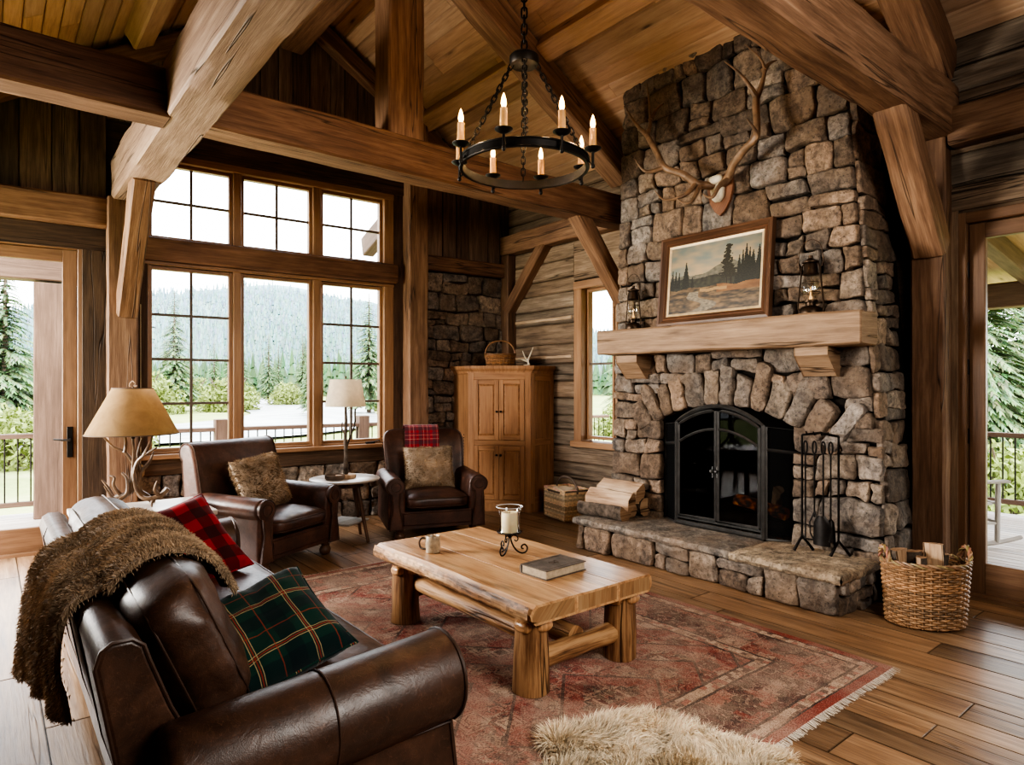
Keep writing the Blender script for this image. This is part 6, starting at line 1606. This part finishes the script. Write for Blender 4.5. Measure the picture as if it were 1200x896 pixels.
railing(lambda a, b, o: V((9.75 + o, a, b)), -2.4, 6.6, 'cedar railing with dark balusters beyond the rocking chair', (-.3, 3.9, 6.2))
def post_out(name, p0, p1, w, label, cat='post', h=None, mat=None):
    mb = MB(); mb.beam(p0, p1, w, h or w, WN if abs((V(p1) - V(p0)).normalized().z) > .5 else (0, 0, 1), .012, .004, R.randint(1, 50), kp=3); o = mb.build(name, mat or m_redcedar); base_at(o, p0); return tag(o, label, cat, None, 'structure')
post_out('porch_post', W(.215, -2.45, -.06), W(.215, -2.45, 2.75), .30, 'thick cedar porch post seen through the glass door by the lamp')
post_out('porch_beam', W(-4.5, -2.45, 2.98), W(1.2, -2.45, 2.98), .28, 'cedar porch beam above the thick post', 'beam', .40)
mb = MB(); mb.beam(W(3.75, -.2, 3.66), W(3.75, -1.15, 3.40), .16, .26, (0, 0, 1), .012, .004, 5, kp=3); o = mb.build('rafter_tail', m_redcedar); tag(o, 'roof rafter tail jutting outside the upper window', 'rafter', None, 'structure')
mb = MB(); mb.beam(W(4.6, -.2, 3.66), W(4.6, -1.15, 3.40), .16, .26, (0, 0, 1), .012, .004, 6, kp=3); o = mb.build('rafter_tail', m_redcedar); tag(o, 'roof rafter tail further along the eave outside', 'rafter', None, 'structure')
# porch roof over the right-hand deck
mb = MB()
for i in range(16):
    y = -2.4 + i * .58
    slab(mb, lambda a, b, o: V((a, y + b, 3.42 - (a - 5.6) * .12 + o)), 5.62, 10.3, 0, .57, 0, .03, shade(.9, 1.1), 'a')
out('porch_roof', mb, m_ceil, 'pine boarded porch roof outside the door', 'roof')
for k, y in enumerate((-1.2, .45, 2.10, 3.75, 5.4)):
    post_out('porch_rafter', (5.62, y, 3.30), (10.2, y, 2.75), .15, 'porch rafter outside the door, %s' % ('first', 'second', 'third', 'fourth', 'fifth')[k] + ' along the deck', 'rafter', .22)
post_out('porch_beam', (9.65, -2.4, 2.62), (9.65, 6.6, 2.62), .22, 'cedar porch beam over the far railing', 'beam', .30)
post_out('porch_post', (9.72, -1.9, -.06), (9.72, -1.9, 2.5), .22, 'cedar porch post at the near end of the far railing')
post_out('porch_post', (9.72, 5.6, -.06), (9.72, 5.6, 2.5), .22, 'cedar porch post at the river end of the far railing')
# rocking chair on the deck
rc = thing('rocking_chair', 'grey weathered wooden rocking chair out on the deck', 'rocking chair', (7.70, 2.33, -.074), radians(51))
# local: faces -y
def rb(name, pts, r=.018, n=8, parent=rc): mb = MB(); mb.tube(pts, r, n); return mb.build(name, m_greywood, parent, world=False)
for sx in (-.27, .27):
    mb = MB(); pts = [V((sx, y, .03 + .16 * (y / .55) ** 2 * .55)) for y in [lerp(-.5, .55, i / 12) for i in range(13)]]; mb.tube(pts, .022, 4, sm=False); mb.build('rocker', m_greywood, rc, world=False)
    rb('leg', [(sx, -.26, .05), (sx, -.27, .64)], .024); rb('leg', [(sx, .24, .05), (sx, .28, .45), (sx * .93, .42, 1.15)], .022)
    mb = MB(); mb.beam((sx * 1.06, -.36, .655), (sx * 1.04, .33, .625), .085, .028, (0, 0, 1)); mb.build('arm', m_greywood, rc, world=False)
    rb('side_stretcher', [(sx, -.26, .24), (sx, .25, .24)], .014)
mb = MB()
for k in range(7): mb.beam((-.26, -.28 + k * .085, .43 - k * .006), (.26, -.28 + k * .085, .43 - k * .006), .07, .02, (0, 0, 1))
mb.build('slatted_seat', m_greywood, rc, world=False)
for k in range(6):
    x = -.19 + k * .076; mb = MB(); mb.beam((x, .28, .45), (x, .42, 1.10), .05, .014, (0, 1, 0)); mb.build('back_slat', m_greywood, rc, world=False)
rb('top_rail', [(-.26, .42, 1.14), (0, .44, 1.17), (.26, .42, 1.14)], .03); rb('front_stretcher', [(-.27, -.265, .25), (.27, -.265, .25)], .014)

# meadow, river, hills
def ground_z(x, y):
    r = math.hypot(x, y); return -1.5 - .2 * NZ.noise(V((x * .03, y * .03, 0))) + min(1, r / 60) * NZ.noise(V((x * .012, y * .012, 4))) * .5
k = NT('meadow_grass'); n1 = k.noise(k.obj(), .35, 6, .7); n2 = k.noise(k.obj(), 6, 4, .7)
c = k.ramp(k.ma('ADD', k.ma('MULTIPLY', n1, .7), k.ma('MULTIPLY', n2, .3)), [(.35, (.19, .25, .085)), (.5, (.31, .35, .135)), (.68, (.44, .42, .23))]); m_grass = k.bsdf(c, .95, k.bump(n2, .6, .1), spec=.1)
mb = MB(); 
def gp(u, v):
    x = lerp(-160, 420, u ** 1.0); y = lerp(-150, 420, v); return V((x, y, ground_z(x, y)))
mb.grid(gp, 116, 114); out('ground', mb, m_grass, 'sunny meadow around the lodge', 'ground')
# river: a pale braided gravel stream crossing the view
cen = smooth_path([(-90, 34, 0), (-40, 40, 0), (-5, 44, 0), (12, 46, 0), (22, 56, 0), (31, 78, 0), (41, 112, 0), (52, 150, 0), (50, 210, 0)], 10)
mb = MB(); NR_ = len(cen) - 1
def rv(u, v):
    i = min(int(u * NR_), NR_ - 1); p = cen[i].lerp(cen[i + 1], u * NR_ - i); t = (cen[i + 1] - cen[i]).normalized(); nrm = V((-t.y, t.x, 0)); w = 6.5 + 3 * NZ.noise(p * .03)
    q = p + nrm * ((v - .5) * 2 * w); return V((q.x, q.y, ground_z(q.x, q.y) + .18))
mb.grid(rv, 120, 10); k = NT('braided_river'); n = k.noise(k.map(k.obj(), (.25, .9, 1)), .8, 6, .65)
c = k.ramp(n, [(.38, (.16, .18, .20)), (.47, (.32, .34, .34)), (.55, (.46, .45, .43)), (.68, (.25, .23, .18))]); mr = k.bsdf(c, .35, spec=.5)
out('river', mb, mr, 'pale shallow river with gravel bars crossing the meadow', 'river')
# wooded hills; haze painted into the colours, bluer with height
def hill(name, f, x0, x1, y0, y1, nx, ny, colf, label):
    mb = MB(); mb.grid(lambda u, v: V((lerp(x0, x1, u), lerp(y0, y1, v), f(lerp(x0, x1, u), lerp(y0, y1, v)))), nx, ny, lambda u, v: colf(lerp(x0, x1, u), lerp(y0, y1, v)))
    return out(name, mb, m_far, label, 'hill')
def h1(x, y):  # ridge with its crest beyond the river, higher behind the left half of the windows
    x, y = x / 2.2, y / 2.2; d = (y * .83 + x * .40); s = (x * .92 - y * .35)
    up = max(0, min(1, (d - 190) / 340)); up = up * up * (3 - 2 * up)
    return -3 + 2.2 * up * (57 + 26 * math.exp(-((s + 10) / 110) ** 2) - .05 * max(0, s - 60) + 16 * NZ.noise(V((x * .006, y * .006, 1))) + 7 * NZ.noise(V((x * .02, y * .02, 2))))
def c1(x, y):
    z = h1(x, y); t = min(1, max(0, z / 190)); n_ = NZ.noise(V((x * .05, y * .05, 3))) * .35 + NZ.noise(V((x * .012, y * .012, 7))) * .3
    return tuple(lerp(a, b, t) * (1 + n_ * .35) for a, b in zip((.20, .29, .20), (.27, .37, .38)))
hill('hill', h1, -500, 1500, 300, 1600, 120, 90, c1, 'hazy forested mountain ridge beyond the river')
# distant forest on the ridge: uncountable; haze mixed into the tree colours by distance
mb = MB()
def cone(mb, p, h, r, col, n=5, tiers=2):
    for t in range(tiers):
        q = t / max(1, tiers - 1); zb, zt = h * (.10 + .55 * q), h * (.10 + .55 * q + (1.1 if tiers < 3 else .62) / tiers + .12); zt = min(zt, h) if t < tiers - 1 else h; rr_ = r * (1 - .62 * q); b = mb.add([p + V((rr_ * cos(2 * pi * i / n + t), rr_ * sin(2 * pi * i / n + t), zb + R.uniform(-.04, .04) * h)) for i in range(n)] + [p + V((0, 0, zt))])
        for i in range(n): mb.face((b + i, b + (i + 1) % n, b + n), None, tuple(q * R.uniform(.8, 1.1) for q in col), False)
RF = random.Random(5)
for _ in range(17000):
    a = RF.uniform(-.3, 1.15); r = 380 + 760 * RF.random() ** .8; x, y = r * sin(a), r * cos(a); z = h1(x, y)
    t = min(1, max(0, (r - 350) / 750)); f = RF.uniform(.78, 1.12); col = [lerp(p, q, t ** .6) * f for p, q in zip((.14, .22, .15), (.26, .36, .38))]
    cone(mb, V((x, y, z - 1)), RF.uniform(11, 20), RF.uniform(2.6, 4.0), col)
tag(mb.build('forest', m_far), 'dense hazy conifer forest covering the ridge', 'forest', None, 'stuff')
# valley-floor forest edge behind the river, tinted paler with distance as haze
mb = MB()
for _ in range(2600):
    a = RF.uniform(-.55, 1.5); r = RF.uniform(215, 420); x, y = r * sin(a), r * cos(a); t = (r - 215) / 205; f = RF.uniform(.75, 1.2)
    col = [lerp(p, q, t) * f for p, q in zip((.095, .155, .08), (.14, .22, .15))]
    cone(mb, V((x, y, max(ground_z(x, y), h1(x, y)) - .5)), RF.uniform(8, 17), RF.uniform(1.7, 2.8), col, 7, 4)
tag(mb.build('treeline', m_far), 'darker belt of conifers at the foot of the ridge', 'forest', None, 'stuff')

def conifer(name, h, rad, seed, dens=1.0, bare=.10, S=8, wd=.22):
    """spruce: drooping whorls of needled boughs on a straight trunk"""
    rr = random.Random(seed); o = bpy.data.objects.new(name, None); COL.objects.link(o); WM[o.name] = M.Identity(4)
    mb = MB(); mb.tube([(0, 0, -.3), (0, 0, h * .5), (0, 0, h * .97)], [h * .018, h * .011, h * .002], 8); mb.build('trunk', m_bark2, o)
    f = MB(); L = int(34 * dens)
    for k in range(L):
        t = k / (L - 1); z = h * lerp(bare, .985, t); R0 = rad * (1 - t) ** .85 * rr.uniform(.8, 1.15) + .04 * rad
        nb = max(4, int((5 + 9 * (1 - t)) * dens ** .5))
        for b in range(nb):
            a = rr.uniform(0, 2 * pi); ln = R0 * rr.uniform(.7, 1.1); d = V((cos(a), sin(a), 0)); sd = V((-sin(a), cos(a), 0)); up = rr.uniform(-.05, .22)
            base = V((0, 0, z)); cb_ = rr.uniform(.65, 1.25)
            for s in range(S):
                t0, t1 = s / S, (s + 1.35) / S; w = ln * wd * (1 - t0 * .75)
                p = base + d * (ln * t0) + V((0, 0, ln * (up * t0 - .38 * t0 * t0))); q = base + d * (ln * min(1.05, t1)) + V((0, 0, ln * (up * t1 - .38 * t1 * t1)))
                for sg in (-1, 1):
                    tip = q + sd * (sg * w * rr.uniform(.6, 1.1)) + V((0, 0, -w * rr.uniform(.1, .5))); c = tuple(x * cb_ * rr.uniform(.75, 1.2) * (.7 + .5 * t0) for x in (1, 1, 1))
                    i = f.add([p, p + (q - p) * .55, tip, p + sd * (sg * w * .35) + V((0, 0, -w * .15))]); f.face((i, i + 1, i + 2, i + 3), None, c)
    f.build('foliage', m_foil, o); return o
protos = [conifer('spruce_tree', 14, 2.9, 3, 1.5), conifer('spruce_tree', 11, 1.9, 8, 1.3), conifer('pine_tree', 12, 3.4, 21, 2.3, .06, 13, .13)]
TREES = [  # x, y, scale, kind, label
 (1.0, 58, 1.02, 0, 'tall spruce seen through the glass door by the lamp'), (-4.5, 66, .95, 1, 'slim spruce at the far side of the door glass'), (6.0, 84, .9, 1, 'spruce behind the thick porch post'),
 (17.5, 86, 1.05, 0, 'broad spruce in the first tall window, beyond the river'), (23.0, 90, .85, 1, 'slender spruce beside the broad spruce in the first tall window'), (12.5, 104, .9, 0, 'dark spruce farthest off in the first tall window'),
 (29, 105, .92, 1, 'spruce across the river at the near end of the picture window stand'), (32.5, 110, .98, 1, 'second spruce of the stand in the picture window'), (36, 108, 1.1, 1, 'third and darkest spruce of the stand in the picture window'), (39, 112, .95, 1, 'fourth spruce of the stand in the picture window'), (42.5, 110, 1.12, 1, 'tall fifth spruce of the stand in the picture window'), (46, 118, .95, 0, 'last broad spruce of the stand in the picture window'),
 (27.5, 44, .92, 0, 'leafy spruce filling the pane beside the branch lamp shade'), (33.5, 49, 1.02, 1, 'spruce at the outer edge of the third tall window'), (30, 60, .9, 0, 'paler spruce behind those in the third tall window'), (24.5, 62, .62, 1, 'small spruce low in the third tall window'),
 (44, 36, 1.1, 0, 'big spruce outside the narrow window beyond the mantel'), (36, 30, .9, 2, 'bushy pine outside the narrow window beyond the mantel'),
 (23.5, 6.6, .84, 2, 'bushy green pine close beyond the rocking chair railing'), (30, 10.5, 1.0, 2, 'taller pine behind the bushy one beyond the rocking chair'), (35, 2.5, 1.0, 0, 'spruce at the edge of the door glass beyond the railing'), (40, 9, 1.1, 0, 'tall spruce far beyond the rocking chair deck')]
used = set()
for x, y, s, kd, lb in TREES:
    p = protos[kd]; o = p if kd not in used else dup(p, (x, y, 0), R.random() * 6)
    used.add(kd); o.location = (x, y, ground_z(x, y)); o.scale = (s, s, s); o.rotation_euler = (0, 0, R.random() * 6); tag(o, lb, 'tree', 'conifers outside the windows')
def bush(name, seed, r=1.3):
    rr = random.Random(seed); o = bpy.data.objects.new(name, None); COL.objects.link(o); WM[o.name] = M.Identity(4); f = MB(); st = MB()
    for _ in range(9): a = rr.uniform(0, 6.3); st.tube([(0, 0, -.2), (cos(a) * r * .3, sin(a) * r * .3, r * .6), (cos(a) * r * .6, sin(a) * r * .6, r * 1.1)], [.04, .025, .01], 5)
    st.build('stem', m_bark2, o)
    for _ in range(2600):
        v = V((rr.gauss(0, 1), rr.gauss(0, 1), abs(rr.gauss(0, 1)))).normalized() * (r * rr.uniform(.55, 1.0)); v.z = v.z * 1.15; v *= 1 + .25 * NZ.noise(v * 1.6 + V((seed, 0, 0)))
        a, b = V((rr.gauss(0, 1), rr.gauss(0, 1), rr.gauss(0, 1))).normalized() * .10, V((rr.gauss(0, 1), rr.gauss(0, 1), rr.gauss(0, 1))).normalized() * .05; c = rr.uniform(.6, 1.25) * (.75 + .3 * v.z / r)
        i = f.add([v - a, v + b, v + a, v - b]); f.face((i, i + 1, i + 2, i + 3), None, (c, c, c * rr.uniform(.7, 1)))
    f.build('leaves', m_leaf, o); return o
bp = bush('shrub', 4)
for i, (x, y, s, lb) in enumerate([(-1.6, 26, 1.3, 'yellow-green shrub below the spruce in the door glass'), (.8, 30, 1.5, 'shrub beside the thick porch post'), (13, 78, 3.0, 'round yellow-green shrub across the river in the first tall window'), (22.0, 80, 2.8, 'shrub before the slender spruce in the first tall window'), (25.0, 112, 3.0, 'rounded willow shrub across the river in the picture window'), (35, 96, 2.3, 'green shrub at the foot of the picture window stand'), (37, 69, 2.2, 'shrub on the river bank in the picture window'), (21.8, 38, 1.3, 'shrub under the leafy spruce by the branch lamp'), (28, 37, 1.6, 'shrub low in the third tall window'), (30, 26, 1.5, 'shrub outside the narrow window'), (19, 4.5, 1.2, 'pale shrub beyond the rocking chair railing'), (18.2, 7.6, 1.0, 'low shrub under the bushy pine'), (4.4, 34, 1.3, 'shrub right of the porch post at the meadow edge'), (42, 92, 2.2, 'shrub at the far gravel bank')]):
    o = bp if i == 0 else dup(bp, (x, y, 0)); o.location = (x, y, ground_z(x, y)); o.scale = (s, s, s); o.rotation_euler = (0, 0, i * 1.3); tag(o, lb.replace('right of', 'past'), 'shrub', 'shrubs in the meadow')

# ================================================================== LIGHT AND CAMERA
w = bpy.data.worlds.new('sky'); SC.world = w; w.use_nodes = True; t = w.node_tree; t.nodes.clear()
tc = t.nodes.new('ShaderNodeTexCoord'); sp = t.nodes.new('ShaderNodeSeparateXYZ'); t.links.new(tc.outputs['Generated'], sp.inputs[0])
rp_ = t.nodes.new('ShaderNodeValToRGB'); t.links.new(sp.outputs['Z'], rp_.inputs[0]); e = rp_.color_ramp.elements; e[0].position = 0; e[0].color = (.93, .95, .97, 1); e[1].position = .6; e[1].color = (.86, .92, 1.0, 1)
bg = t.nodes.new('ShaderNodeBackground'); t.links.new(rp_.outputs[0], bg.inputs[0]); bg.inputs[1].default_value = SKY
wo = t.nodes.new('ShaderNodeOutputWorld'); t.links.new(bg.outputs[0], wo.inputs[0])
def light(kind, name, loc, energy, color=(1, 1, 1), rot=(0, 0, 0), **kw):
    l = bpy.data.lights.new(name, kind); l.energy = energy; l.color = color
    for k_, v_ in kw.items(): setattr(l, k_, v_)
    o = bpy.data.objects.new(name, l); o.location = loc; o.rotation_euler = rot; COL.objects.link(o); return o
def portal(P, a0, a1, b0, b1, inward):
    c = P((a0 + a1) / 2, (b0 + b1) / 2, -.30); o = light('AREA', 'window_portal', c, 1, shape='RECTANGLE', size=a1 - a0, size_y=b1 - b0)
    o.rotation_euler = V(inward).to_track_quat('-Z', 'Y').to_euler(); o.data.cycles.is_portal = True
portal(PW, 1.0, 3.52, .84, 3.8, WN); portal(PW, -.5, .45, 0, 2.7, WN); portal(PR, .6, 1.6, 0, 2.7, (-1, 0, 0)); portal(PR, 4.55, 5.48, .84, 2.7, (-1, 0, 0))
portal(PL, 4.9, 7.1, .25, 2.85, (1, 0, 0))  # the added opening in the unseen side wall
sun = light('SUN', 'sun', (0, 0, 30), SUN, (1, .95, .86), angle=radians(12)); sun.rotation_euler = V((.35, .62, -.75)).to_track_quat('-Z', 'Y').to_euler()
for p in CANDLES: light('POINT', 'candle_light', p, CANDLE_W, (1, .66, .34), shadow_soft_size=.02)
light('POINT', 'lamp_light', lb0 + V((0, 0, .83)), 5, (1, .74, .46), shadow_soft_size=.04)
light('POINT', 'lamp_light', al + V((0, 0, .68)), 1.5, (1, .74, .46), shadow_soft_size=.04)
for loc, e_, rot, sx, sy in FILLS: light('AREA', 'fill_light', loc, e_, (1, .95, .88), rot, shape='RECTANGLE', size=sx, size_y=sy)  # unseen fill, no such fixtures in the room
cam = bpy.data.cameras.new('camera'); co = bpy.data.objects.new('camera', cam); COL.objects.link(co); SC.camera = co
cam.sensor_width = 36; cam.lens = 36 * 760 / 1200; cam.shift_y = 6 / 1200; cam.clip_end = 3000; cam.clip_start = .02
co.location = (0, 0, 1.5); co.rotation_euler = (radians(90), 0, -radians(39))
SC.view_settings.view_transform = 'AgX'; SC.view_settings.look = LOOK; SC.view_settings.exposure = EXPO
SC.cycles.max_bounces = 8; SC.cycles.diffuse_bounces = 4; SC.cycles.glossy_bounces = 4; SC.cycles.transparent_max_bounces = 12; SC.cycles.transmission_bounces = 4
SC.cycles.caustics_reflective = False; SC.cycles.caustics_refractive = False; SC.cycles.sample_clamp_indirect = 6
